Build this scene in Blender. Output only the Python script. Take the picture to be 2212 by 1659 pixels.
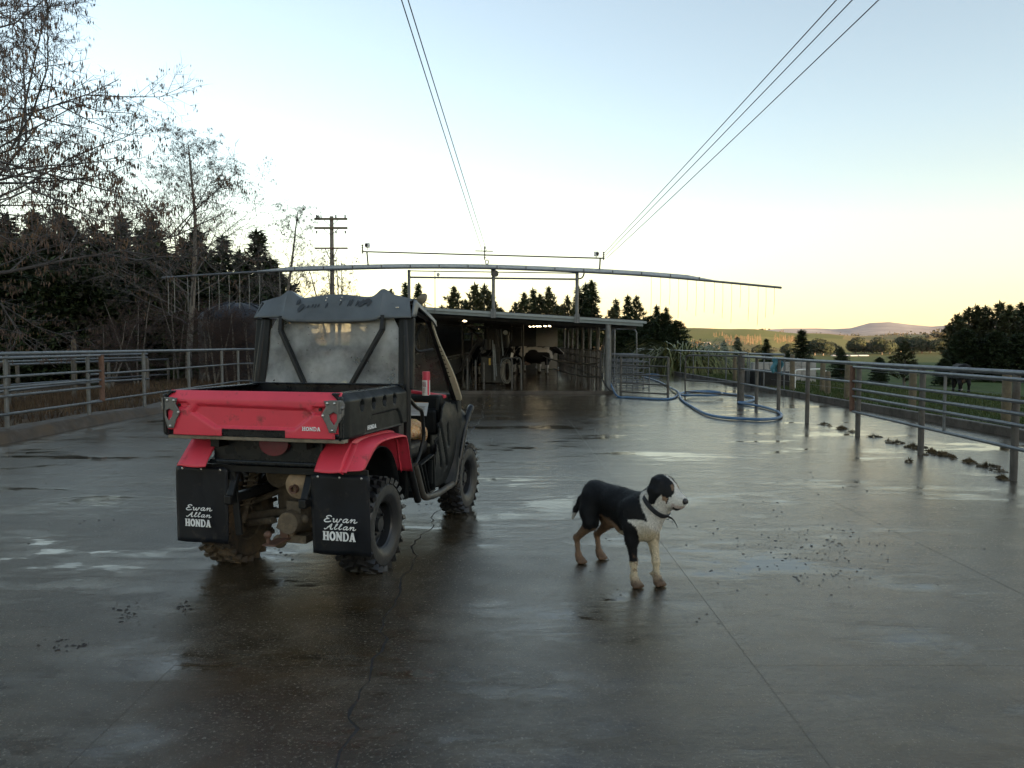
import bpy, bmesh, math, random
import numpy as np
from mathutils import Vector, Matrix
rad = math.radians
scene = bpy.context.scene
for _o in list(bpy.data.objects):
    bpy.data.objects.remove(_o)

# ---------------------------------------------------------------- camera
EYE = 1.5
cam_d = bpy.data.cameras.new('camera')
cam_d.sensor_width = 36.0
cam_d.lens = 36.0 * 1650.0 / 2212.0
cam_d.clip_start = 0.05
cam_d.clip_end = 30000
cam = bpy.data.objects.new('camera', cam_d)
scene.collection.objects.link(cam)
cam.location = (0, 0, EYE)
cam.rotation_euler = (rad(90) - math.atan((829.5 - 744) / 1650.0), 0, 0)
scene.camera = cam

# ---------------------------------------------------------------- sky, sun, exposure
SUN_EL = 5.0
SUN_AZ = 132.0           # clockwise from straight ahead (+Y); low, behind the right shoulder
SUN_STR = 5.0
SKY_STR = 0.11
EXPOSURE = 2.17
SKY_SAT = 0.74; SKY_VAL = 1.0
w = bpy.data.worlds.new("World"); scene.world = w; w.use_nodes = True
wn = w.node_tree.nodes; wl = w.node_tree.links
sky = wn.new('ShaderNodeTexSky'); sky.sky_type = 'NISHITA'; sky.sun_disc = False
sky.sun_elevation = rad(SUN_EL); sky.sun_rotation = rad(SUN_AZ)
sky.air_density = 1.0; sky.dust_density = 0.4; sky.ozone_density = 1.0; sky.altitude = 100
bgn = wn['Background']; bgn.inputs['Strength'].default_value = SKY_STR
hs = wn.new('ShaderNodeHueSaturation'); hs.inputs['Saturation'].default_value = SKY_SAT; hs.inputs['Value'].default_value = SKY_VAL
tn = wn.new('ShaderNodeMix'); tn.data_type = 'RGBA'; tn.blend_type = 'MULTIPLY'; tn.inputs[0].default_value = 1.0
wg = wn.new('ShaderNodeTexCoord'); wx = wn.new('ShaderNodeSeparateXYZ'); wl.new(wg.outputs['Generated'], wx.inputs[0])
wr = wn.new('ShaderNodeValToRGB'); wl.new(wx.outputs[2], wr.inputs[0])      # the whole sky, all round: warmer low down, clearer higher up
wr.color_ramp.elements[0].position = .02; wr.color_ramp.elements[0].color = (1.0, .89, .80, 1)
wr.color_ramp.elements[1].position = .26; wr.color_ramp.elements[1].color = (.975, .98, 1.0, 1)
wl.new(sky.outputs[0], hs.inputs['Color']); wl.new(hs.outputs[0], tn.inputs[6]); wl.new(wr.outputs[0], tn.inputs[7]); wl.new(tn.outputs[2], bgn.inputs['Color'])
sun_d = bpy.data.lights.new('sun', 'SUN'); sun_d.energy = SUN_STR; sun_d.angle = rad(0.5)
sun_d.color = (1.0, 0.62, 0.32)
sun = bpy.data.objects.new('sun', sun_d); scene.collection.objects.link(sun)
_sd = Vector((math.sin(rad(SUN_AZ)) * math.cos(rad(SUN_EL)), math.cos(rad(SUN_AZ)) * math.cos(rad(SUN_EL)), math.sin(rad(SUN_EL))))
sun.rotation_euler = (-_sd).to_track_quat('-Z', 'Y').to_euler()
sun.location = (-40, -40, 60)
scene.view_settings.view_transform = 'Standard'
scene.view_settings.look = 'None'
scene.view_settings.exposure = EXPOSURE
scene.view_settings.gamma = 1.0
scene.view_settings.use_curve_mapping = False
scene.render.engine = 'CYCLES'
scene.cycles.max_bounces = 8
scene.cycles.transparent_max_bounces = 16

# ---------------------------------------------------------------- helpers
COL = scene.collection

def tag(o, label=None, cat=None, group=None, kind=None):
    if label: o['label'] = label
    if cat: o['category'] = cat
    if group: o['group'] = group
    if kind: o['kind'] = kind
    return o

def empty(name, loc=(0, 0, 0), rz=0.0, label=None, cat=None, group=None):
    o = bpy.data.objects.new(name, None); COL.objects.link(o)
    o.location = loc; o.rotation_euler = (0, 0, rz); o.empty_display_size = 0.2
    return tag(o, label, cat, group)

def copy_tree(o, parent=None):
    c = o.copy(); COL.objects.link(c)
    if parent is not None:
        c.parent = parent
    for ch in list(o.children):
        copy_tree(ch, c)
    return c

class MB:
    """collects shapes, builds ONE mesh object"""
    def __init__(s):
        s.v = []; s.f = []
    def add(s, vs, fs):
        n = len(s.v); s.v.extend([tuple(q) for q in vs]); s.f.extend([tuple(i + n for i in f) for f in fs]); return s
    def box(s, c, d, rot=None):
        hx, hy, hz = d[0] / 2, d[1] / 2, d[2] / 2
        vs = [Vector((x * hx, y * hy, z * hz)) for x in (-1, 1) for y in (-1, 1) for z in (-1, 1)]
        if rot is not None: vs = [rot @ q for q in vs]
        c = Vector(c)
        return s.add([q + c for q in vs], [(0, 1, 3, 2), (4, 6, 7, 5), (0, 4, 5, 1), (2, 3, 7, 6), (0, 2, 6, 4), (1, 5, 7, 3)])
    def bar(s, a, b, wd, ht, upv=(0, 0, 1)):
        a = Vector(a); b = Vector(b); d = b - a; L = d.length; d.normalize()
        sd = d.cross(Vector(upv))
        if sd.length < 1e-4: sd = d.cross(Vector((1, 0, 0)))
        sd.normalize(); u = sd.cross(d)
        m = Matrix((d, sd, u)).transposed()
        return s.box((a + b) / 2, (L, wd, ht), m)
    def tube(s, pts, r, n=8, cap=True, closed=False):
        pts = [Vector(p) for p in pts]; N = len(pts)
        if not hasattr(r, '__len__'): r = [r] * N
        vs = []; fs = []; prev = None
        for i, p in enumerate(pts):
            if closed: t = pts[(i + 1) % N] - pts[i - 1]
            elif i == 0: t = pts[1] - p
            elif i == N - 1: t = p - pts[i - 1]
            else: t = (pts[i + 1] - p).normalized() + (p - pts[i - 1]).normalized()
            if t.length < 1e-9: t = Vector((0, 0, 1))
            t.normalize()
            if prev is None:
                a = Vector((0, 0, 1)) if abs(t.z) < 0.9 else Vector((1, 0, 0))
                u = t.cross(a).normalized()
            else:
                u = prev - t * prev.dot(t)
                if u.length < 1e-6: u = t.orthogonal()
                u.normalize()
            prev = u; q = t.cross(u)
            for k in range(n):
                an = 2 * math.pi * k / n
                vs.append(p + (u * math.cos(an) + q * math.sin(an)) * r[i])
        M = N if closed else N - 1
        for i in range(M):
            j = (i + 1) % N
            for k in range(n):
                k2 = (k + 1) % n
                fs.append((i * n + k, i * n + k2, j * n + k2, j * n + k))
        if cap and not closed:
            fs.append(tuple(range(n - 1, -1, -1))); fs.append(tuple((N - 1) * n + k for k in range(n)))
        return s.add(vs, fs)
    def lathe(s, prof, o, ax, n=24, closed=False):
        """profile [(radius, along)] turned about axis ax through o"""
        o = Vector(o); ax = Vector(ax).normalized(); u = ax.orthogonal().normalized(); q = ax.cross(u)
        vs = []; fs = []; P = len(prof)
        for k in range(n):
            an = 2 * math.pi * k / n; d = u * math.cos(an) + q * math.sin(an)
            for (r, h) in prof: vs.append(o + d * r + ax * h)
        M = P if closed else P - 1
        for k in range(n):
            k2 = (k + 1) % n
            for i in range(M):
                j = (i + 1) % P
                fs.append((k * P + i, k2 * P + i, k2 * P + j, k * P + j))
        return s.add(vs, fs)
    def disc(s, o, ax, r, th, n=20):
        return s.lathe([(0.0001, 0), (r, 0), (r, th), (0.0001, th)], o, ax, n)
    def ball(s, c, r, n=12, m=8, rot=None):
        if not hasattr(r, '__len__'): r = (r, r, r)
        c = Vector(c); vs = []; fs = []
        for i in range(m + 1):
            th = math.pi * i / m
            for k in range(n):
                ph = 2 * math.pi * k / n
                q = Vector((r[0] * math.sin(th) * math.cos(ph), r[1] * math.sin(th) * math.sin(ph), r[2] * math.cos(th)))
                if rot is not None: q = rot @ q
                vs.append(c + q)
        for i in range(m):
            for k in range(n):
                k2 = (k + 1) % n
                fs.append((i * n + k, (i + 1) * n + k, (i + 1) * n + k2, i * n + k2))
        return s.add(vs, fs)
    def prism(s, poly, o, u, v, depth):
        """2-D polygon (a,b) in plane o + a*u + b*v, extruded by depth along u x v"""
        o = Vector(o); u = Vector(u).normalized(); v = Vector(v).normalized(); nrm = u.cross(v).normalized() * depth
        n = len(poly); a = [o + u * p[0] + v * p[1] for p in poly]
        vs = a + [q + nrm for q in a]
        fs = [tuple(range(n - 1, -1, -1)), tuple(range(n, 2 * n))] + [(i, (i + 1) % n, n + (i + 1) % n, n + i) for i in range(n)]
        return s.add(vs, fs)
    def grid(s, nu, nv, fn, keep=None):
        vs = [fn(i / nu, j / nv) for j in range(nv + 1) for i in range(nu + 1)]
        fs = []
        for j in range(nv):
            for i in range(nu):
                if keep is None or keep((i + .5) / nu, (j + .5) / nv):
                    a = j * (nu + 1) + i
                    fs.append((a, a + 1, a + nu + 2, a + nu + 1))
        return s.add(vs, fs)
    def mesh(s, name):
        me = bpy.data.meshes.new(name); me.from_pydata(s.v, [], s.f); me.validate(); me.update()
        return me
    def build(s, name, m, parent=None, smooth=None, bevel=0, seg=2, solid=0, fixn=True, sub=0):
        me = s.mesh(name)
        if fixn:
            bm = bmesh.new(); bm.from_mesh(me); bmesh.ops.remove_doubles(bm, verts=bm.verts, dist=1e-5)
            bmesh.ops.recalc_face_normals(bm, faces=bm.faces); bm.to_mesh(me); bm.free()
        if smooth is not None:
            me.shade_smooth(); me.set_sharp_from_angle(angle=rad(smooth))
        o = bpy.data.objects.new(name, me); COL.objects.link(o)
        if m is not None:
            for q in (m if isinstance(m, (list, tuple)) else [m]): me.materials.append(q)
        if parent is not None: o.parent = parent
        if solid:
            md = o.modifiers.new('solid', 'SOLIDIFY'); md.thickness = solid; md.offset = 0
        if sub:
            md = o.modifiers.new('sub', 'SUBSURF'); md.levels = sub; md.render_levels = sub
        if bevel:
            md = o.modifiers.new('bevel', 'BEVEL'); md.width = bevel; md.segments = seg; md.limit_method = 'ANGLE'; md.angle_limit = rad(40)
        return o

def one(name, m, parent=None, **k):
    """decorator-free shorthand: one('x', mat, root)(lambda b: b.box(...))"""
    def go(fn):
        b = MB(); fn(b); return b.build(name, m, parent, **k)
    return go

def fillet(pts, r, n=4, closed=False):
    """round the corners of a polyline"""
    pts = [Vector(p) for p in pts]; out = []
    N = len(pts)
    for i, p in enumerate(pts):
        if not closed and (i == 0 or i == N - 1): out.append(p); continue
        a = pts[i - 1] - p; b = pts[(i + 1) % N] - p
        ra = min(r, a.length * .45, b.length * .45)
        A = p + a.normalized() * ra; B = p + b.normalized() * ra
        for k in range(n + 1):
            t = k / n
            out.append(A * (1 - t) ** 2 + p * 2 * t * (1 - t) + B * t * t)
    return out

def catmull(pts, k=6, closed=False):
    pts = [Vector(p) for p in pts]; N = len(pts); out = []
    R = range(N if closed else N - 1)
    for i in R:
        if closed: p0, p1, p2, p3 = pts[i - 1], pts[i], pts[(i + 1) % N], pts[(i + 2) % N]
        else: p0, p1, p2, p3 = pts[max(0, i - 1)], pts[i], pts[i + 1], pts[min(N - 1, i + 2)]
        for j in range(k):
            t = j / k
            out.append(.5 * ((2 * p1) + (p2 - p0) * t + (2 * p0 - 5 * p1 + 4 * p2 - p3) * t * t + (3 * p1 - p0 - 3 * p2 + p3) * t ** 3))
    if not closed: out.append(pts[-1])
    return out

def sstep(a, b, x):
    t = min(1.0, max(0.0, (x - a) / (b - a))); return t * t * (3 - 2 * t)

def polysd(poly, x, y):
    """signed distance to a polygon, negative inside"""
    d = 1e9; ins = False; n = len(poly)
    for i in range(n):
        ax, ay = poly[i]; bx, by = poly[(i + 1) % n]
        ex, ey = bx - ax, by - ay; wx, wy = x - ax, y - ay
        t = max(0, min(1, (wx * ex + wy * ey) / (ex * ex + ey * ey + 1e-12)))
        d = min(d, math.hypot(wx - ex * t, wy - ey * t))
        if (ay > y) != (by > y) and x < (bx - ax) * (y - ay) / (by - ay) + ax: ins = not ins
    return -d if ins else d

# ---------------------------------------------------------------- materials
def newmat(name):
    m = bpy.data.materials.new(name); m.use_nodes = True
    nt = m.node_tree; return m, nt, nt.nodes, nt.links, nt.nodes['Principled BSDF']

def N(nodes, t, **kw):
    n = nodes.new(t)
    for k, q in kw.items():
        if k in n.inputs: n.inputs[k].default_value = q
        else: setattr(n, k, q)
    return n

def rgb(c): return (c[0], c[1], c[2], 1.0)

def mat(name, col, rough=.6, metal=0.0, var=.18, scale=6.0, bump=0.0, bscale=60.0, dirt=None, dirtamt=0.0, dscale=4.0, rvar=.12, spec=.5, coat=0.0):
    m, nt, nd, lk, bs = newmat(name)
    tc = N(nd, 'ShaderNodeTexCoord')
    no = N(nd, 'ShaderNodeTexNoise', Scale=scale, Detail=8.0, Roughness=.62); lk.new(tc.outputs['Object'], no.inputs['Vector'])
    mx = N(nd, 'ShaderNodeMix', data_type='RGBA')
    mx.inputs[6].default_value = rgb([max(0, c * (1 - var)) for c in col]); mx.inputs[7].default_value = rgb([min(1, c * (1 + var)) for c in col])
    rp = N(nd, 'ShaderNodeMapRange'); rp.inputs[1].default_value = .3; rp.inputs[2].default_value = .7
    lk.new(no.outputs['Fac'], rp.inputs[0]); lk.new(rp.outputs[0], mx.inputs[0])
    colout = mx.outputs[2]
    rr = N(nd, 'ShaderNodeMapRange'); rr.inputs[1].default_value = .3; rr.inputs[2].default_value = .7
    rr.inputs[3].default_value = max(.02, rough - rvar); rr.inputs[4].default_value = min(1, rough + rvar)
    no2 = N(nd, 'ShaderNodeTexNoise', Scale=scale * 2.3, Detail=6.0); lk.new(tc.outputs['Object'], no2.inputs['Vector'])
    lk.new(no2.outputs['Fac'], rr.inputs[0]); rout = rr.outputs[0]
    if dirt is not None:
        nd3 = N(nd, 'ShaderNodeTexNoise', Scale=dscale, Detail=10.0, Roughness=.7); lk.new(tc.outputs['Object'], nd3.inputs['Vector'])
        mr = N(nd, 'ShaderNodeMapRange'); mr.inputs[1].default_value = .72 - dirtamt * .5; mr.inputs[2].default_value = .84 - dirtamt * .42
        lk.new(nd3.outputs['Fac'], mr.inputs[0])
        m2 = N(nd, 'ShaderNodeMix', data_type='RGBA'); m2.inputs[7].default_value = rgb(dirt)
        lk.new(mr.outputs[0], m2.inputs[0]); lk.new(colout, m2.inputs[6]); colout = m2.outputs[2]
        m3 = N(nd, 'ShaderNodeMix'); m3.inputs[3].default_value = .85
        lk.new(mr.outputs[0], m3.inputs[0]); lk.new(rout, m3.inputs[2]); rout = m3.outputs[0]
    lk.new(colout, bs.inputs['Base Color']); lk.new(rout, bs.inputs['Roughness'])
    bs.inputs['Metallic'].default_value = metal
    bs.inputs['Specular IOR Level'].default_value = spec
    if coat: bs.inputs['Coat Weight'].default_value = coat; bs.inputs['Coat Roughness'].default_value = .08
    if bump:
        nb = N(nd, 'ShaderNodeTexNoise', Scale=bscale, Detail=5.0); lk.new(tc.outputs['Object'], nb.inputs['Vector'])
        bp = N(nd, 'ShaderNodeBump', Strength=bump, Distance=.01); lk.new(nb.outputs['Fac'], bp.inputs['Height']); lk.new(bp.outputs[0], bs.inputs['Normal'])
    return m

MUD = (.075, .055, .036)
M = {}
M['red'] = mat('red_plastic', (.66, .050, .082), .40, var=.10, scale=3, dirt=(.22, .05, .045), dirtamt=.30, dscale=9, bump=.05, bscale=300)
M['black'] = mat('black_plastic', (.010, .012, .013), .45, var=.35, scale=5, dirt=(.038, .034, .028), dirtamt=.22, bump=.12, bscale=500, spec=.22)
M['blackgloss'] = mat('black_gloss_plastic', (.009, .011, .013), .28, var=.3, scale=5, dirt=(.03, .028, .024), dirtamt=.12, spec=.35)
M['blackmetal'] = mat('black_painted_steel', (.011, .012, .013), .38, var=.3, scale=7, dirt=(.06, .055, .048), dirtamt=.2, dscale=14, spec=.25)
M['rubber'] = mat('tyre_rubber', (.017, .017, .018), .42, var=.3, scale=9, dirt=(.05, .042, .032), dirtamt=.28, dscale=7, bump=.15, bscale=90)
M['mudrubber'] = mat('muddy_tyre_rubber', (.03, .025, .02), .7, var=.3, scale=9, dirt=(.12, .085, .05), dirtamt=.62, dscale=5, bump=.4, bscale=50)
M['rim'] = mat('dark_steel_rim', (.035, .037, .04), .38, metal=.5, var=.25, scale=9, dirt=(.06, .05, .04), dirtamt=.2)
M['flap'] = mat('mudflap_rubber', (.008, .010, .014), .42, var=.35, scale=6, dirt=(.050, .044, .036), dirtamt=.30, dscale=9, bump=.08, bscale=120, spec=.25)
M['white_ink'] = mat('white_lettering', (.78, .80, .80), .5, var=.08, scale=30, dirt=(.3, .3, .3), dirtamt=.15, dscale=25)
M['steel'] = mat('plain_steel_plate', (.16, .165, .165), .45, metal=.7, var=.2, scale=12)
M['bolt'] = mat('bright_bolt', (.55, .55, .53), .3, metal=.9, var=.1)
M['galv'] = mat('galvanised_pipe', (.125, .137, .147), .42, metal=.5, var=.22, scale=8, dirt=(.13, .11, .085), dirtamt=.2, dscale=3)
M['galvdirty'] = mat('weathered_galvanised_pipe', (.085, .083, .078), .5, metal=.35, var=.3, scale=8, dirt=(.075, .055, .04), dirtamt=.36, dscale=2.5)
M['ruststeel'] = mat('rusty_brown_steel', (.12, .065, .045), .65, metal=.2, var=.3, scale=10, dirt=(.07, .05, .04), dirtamt=.3)
M['mudmetal'] = mat('muddy_metal', (.10, .078, .052), .75, var=.4, scale=14, dirt=(.19, .145, .095), dirtamt=.45, dscale=16, bump=.5, bscale=40)
M['tan_mud'] = mat('dry_mud', (.27, .195, .12), .85, var=.25, scale=18, bump=.4, bscale=60, dirt=(.10, .07, .045), dirtamt=.3, dscale=14)
M['roofgrey'] = mat('grey_roof_plastic', (.088, .103, .113), .42, var=.25, scale=3.5, dirt=(.055, .065, .075), dirtamt=.30, dscale=5, bump=.05, bscale=200)
M['cream'] = mat('cream_paint', (.62, .56, .42), .5, var=.12, scale=8, dirt=(.25, .2, .14), dirtamt=.2, dscale=20)
M['wood'] = mat('weathered_timber_post', (.115, .092, .056), .85, var=.3, scale=9, bump=.5, bscale=30, dirt=(.09, .075, .05), dirtamt=.3)
M['bark'] = mat('grey_bark', (.15, .135, .115), .9, var=.35, scale=6, bump=.6, bscale=18, dirt=(.07, .075, .05), dirtamt=.3)
M['mosslog'] = M['bark']
M['concrete_dry'] = mat('grey_concrete', (.26, .255, .24), .8, var=.2, scale=3, bump=.3, bscale=60, dirt=(.10, .09, .075), dirtamt=.35, dscale=2)
M['mudkerb'] = mat('muddy_kerb_concrete', (.062, .052, .041), .6, var=.3, scale=3, bump=.4, bscale=30, dirt=(.034, .027, .02), dirtamt=.5, dscale=2)
M['clump'] = mat('mossy_dirt', (.070, .054, .031), .9, var=.4, scale=25, bump=.5, bscale=60)
M['white'] = mat('white_paint', (.74, .74, .71), .5, var=.06, scale=5, dirt=(.4, .38, .34), dirtamt=.12)
# ================================================================ SETTING
def _hash(ix, iy):
    q = math.sin(ix * 127.1 + iy * 311.7) * 43758.5453
    return q - math.floor(q)
def vnoise(x, y):
    ix, iy = math.floor(x), math.floor(y); fx, fy = x - ix, y - iy
    fx = fx * fx * (3 - 2 * fx); fy = fy * fy * (3 - 2 * fy)
    a = _hash(ix, iy); b = _hash(ix + 1, iy); c = _hash(ix, iy + 1); d = _hash(ix + 1, iy + 1)
    return (a * (1 - fx) + b * fx) * (1 - fy) + (c * (1 - fx) + d * fx) * fy

KX0, KX1 = -7.75, 8.1           # the two kerbs of the yard
def terrain_h(x, y):
    r = math.hypot(x, y); az = math.degrees(math.atan2(x, y))
    # distance outside the concreted yard
    dx = max(KX0 - .40 - x, 0, x - (KX1 + .14)); dy = max(-9 - y, 0, y - 53)
    d = math.hypot(dx, dy)
    edge = -.16 + .24 * min(1, d / .05)
    if x < 0: edge += .05 * min(1, d / 2) - .35 * sstep(2, 8, d) - 1.0 * sstep(8, 40, d)
    else: edge -= .7 * sstep(1.5, 14, d)
    fr = sstep(-2, 14, az) if az < 90 else 1 - sstep(95, 130, az)
    h = edge - fr * 4.6 * sstep(20, 230, r) - (1 - fr) * 1.0 * sstep(40, 120, r)
    h += .10 * (vnoise(x * .23, y * .23) - .5) * min(1, d / 3)
    # valley floor, then the farmed hill across it, then the ranges
    und = vnoise(az * .16 + 7, 3.1) * .5 + vnoise(az * .45 + 3, 9.2) * .5
    h += 1.8 * math.sin(x * .011 + 1) * math.sin(y * .009) * sstep(150, 500, r)
    crest = 29 + 8 * (und - .5) - 13 * sstep(15, 25, az)
    h += (crest + 2) * sstep(790, 1190, r) * (.55 + .45 * sstep(-30, 5, az))
    h += 9 * (vnoise(x / 260., y / 330.) - .5) * sstep(700, 1000, r)
    h += 20 * sstep(1500, 2600, r) * vnoise(x / 900., y / 700.)
    m = 0
    for (a0, wd, ht) in ((25.6, 2.0, 108), (25.9, 7.5, 92), (21.0, 2.2, 62), (18.5, 2.4, 66), (15.0, 2.0, 40), (29.0, 2.4, 38), (33.5, 3.2, 150), (41, 6, 170), (8, 5, 30), (-3, 6, 60), (-25, 12, 90), (60, 12, 120)):
        m += ht * math.exp(-((az - a0) / wd) ** 2)
    m += 26 * (vnoise(az * 1.1, 5.5) - .4) + 12 * (vnoise(az * 3.2, 2.5) - .5)
    h += max(0, m) * sstep(3600, 6200, r) * .66
    # unseen ridge added behind the right shoulder to keep the low sun off the yard
    a2 = (az + 360) % 360
    back = sstep(72, 100, a2) * (1 - sstep(160, 182, a2))
    h += back * 46 * sstep(70, 330, r) * (1 - sstep(900, 1600, r))
    return h

def lines(core0, core1, step, far, gr):
    a = [core0 + step * i for i in range(int((core1 - core0) / step) + 1)]
    s = step; q = a[-1]; hi = []
    while q < far: s *= gr; q += s; hi.append(q)
    s = step; q = a[0]; lo = []
    while q > -far: s *= gr; q -= s; lo.append(q)
    return lo[::-1] + a + hi
xs = sorted(set(lines(-30, 40, 2.0, 8500, 1.055) + [KX0 - .40, KX0 - .45, KX1 + .14, KX1 + .19]))
ys = sorted(set(lines(-20, 70, 2.5, 8500, 1.055) + [-9, -9.05, 53, 53.05]))
b = MB(); nx = len(xs)
b.v = [(x, y, terrain_h(x, y)) for y in ys for x in xs]
b.f = [(j * nx + i, j * nx + i + 1, (j + 1) * nx + i + 1, (j + 1) * nx + i) for j in range(len(ys) - 1) for i in range(nx - 1)]

def terrain_material():
    m, nt, nd, lk, bs = newmat('paddocks_and_hills')
    g = N(nd, 'ShaderNodeNewGeometry'); pos = g.outputs['Position']
    def noise(s, det=6, ro=.6, sc=(1, 1, 1)):
        mp = N(nd, 'ShaderNodeMapping'); mp.inputs['Scale'].default_value = sc; lk.new(pos, mp.inputs[0])
        n = N(nd, 'ShaderNodeTexNoise', Scale=s, Detail=det, Roughness=ro); lk.new(mp.outputs[0], n.inputs['Vector']); return n.outputs['Fac']
    def ramp(f, stops):
        r = N(nd, 'ShaderNodeValToRGB'); e = r.color_ramp.elements
        e[0].position, e[0].color = stops[0][0], rgb(stops[0][1]); e[1].position, e[1].color = stops[-1][0], rgb(stops[-1][1])
        for p, c in stops[1:-1]: q = e.new(p); q.color = rgb(c)
        lk.new(f, r.inputs[0]); return r.outputs[0]
    def mixc(f, a, c):
        x = N(nd, 'ShaderNodeMix', data_type='RGBA'); lk.new(f, x.inputs[0]); lk.new(a, x.inputs[6]); lk.new(c, x.inputs[7]); return x.outputs[2]
    def rng(f, a, c):
        x = N(nd, 'ShaderNodeMapRange'); x.inputs[1].default_value = a; x.inputs[2].default_value = c; lk.new(f, x.inputs[0]); return x.outputs[0]
    sp = N(nd, 'ShaderNodeSeparateXYZ'); lk.new(pos, sp.inputs[0])
    near = ramp(noise(.9, 8, .7), [(.3, (.030, .050, .013)), (.5, (.048, .078, .020)), (.62, (.066, .088, .026)), (.75, (.085, .085, .036))])
    dirt = ramp(noise(.7, 8, .7), [(.32, (.032, .024, .016)), (.48, (.06, .042, .027)), (.6, (.11, .075, .045)), (.75, (.06, .065, .03))])
    c1 = mixc(rng(sp.outputs[0], -6, -8.5), near, dirt)
    vo = N(nd, 'ShaderNodeTexVoronoi', Scale=1 / 120., voronoi_dimensions='2D'); vo.inputs['Randomness'].default_value = .9
    mp = N(nd, 'ShaderNodeMapping'); mp.inputs['Scale'].default_value = (1.0, .55, 1); mp.inputs['Rotation'].default_value = (0, 0, .35); lk.new(pos, mp.inputs[0]); lk.new(mp.outputs[0], vo.inputs['Vector'])
    sx = N(nd, 'ShaderNodeSeparateColor'); lk.new(vo.outputs['Color'], sx.inputs[0])
    fld = ramp(sx.outputs[0], [(.0, (.08, .11, .03)), (.25, (.15, .18, .05)), (.45, (.23, .22, .08)), (.6, (.34, .24, .11)), (.75, (.36, .21, .115)), (.88, (.11, .10, .055)), (1, (.15, .18, .055))])  # far fields lightened and warmed so their colour carries low sunlight
    fv = ramp(noise(.012, 8, .65), [(.3, (.055, .07, .03)), (.55, (.10, .105, .045)), (.75, (.14, .105, .06))])
    x = N(nd, 'ShaderNodeMix', data_type='RGBA'); x.inputs[0].default_value = .35; lk.new(fld, x.inputs[6]); lk.new(fv, x.inputs[7]); far = x.outputs[2]
    ln = N(nd, 'ShaderNodeVectorMath', operation='LENGTH'); lk.new(pos, ln.inputs[0]); dist = ln.outputs['Value']
    c2 = mixc(rng(dist, 430, 760), c1, far)
    mtn = ramp(noise(.004, 8, .7, (1, 1, 4)), [(.35, (.17, .17, .18)), (.55, (.26, .26, .27)), (.7, (.42, .42, .44))])  # ranges paled for snow dusting, with some distance haze put into the colour
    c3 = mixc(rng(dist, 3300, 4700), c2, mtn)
    lk.new(c3, bs.inputs['Base Color']); bs.inputs['Roughness'].default_value = .95; bs.inputs['Specular IOR Level'].default_value = .15
    nb = noise(5, 6, .7); bp = N(nd, 'ShaderNodeBump', Strength=.6, Distance=.08); lk.new(nb, bp.inputs['Height']); lk.new(bp.outputs[0], bs.inputs['Normal'])
    return m
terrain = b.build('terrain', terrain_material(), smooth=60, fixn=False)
tag(terrain, 'green paddocks falling to a valley with farmed hills and pale ranges beyond', 'hills', kind='structure')

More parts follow.
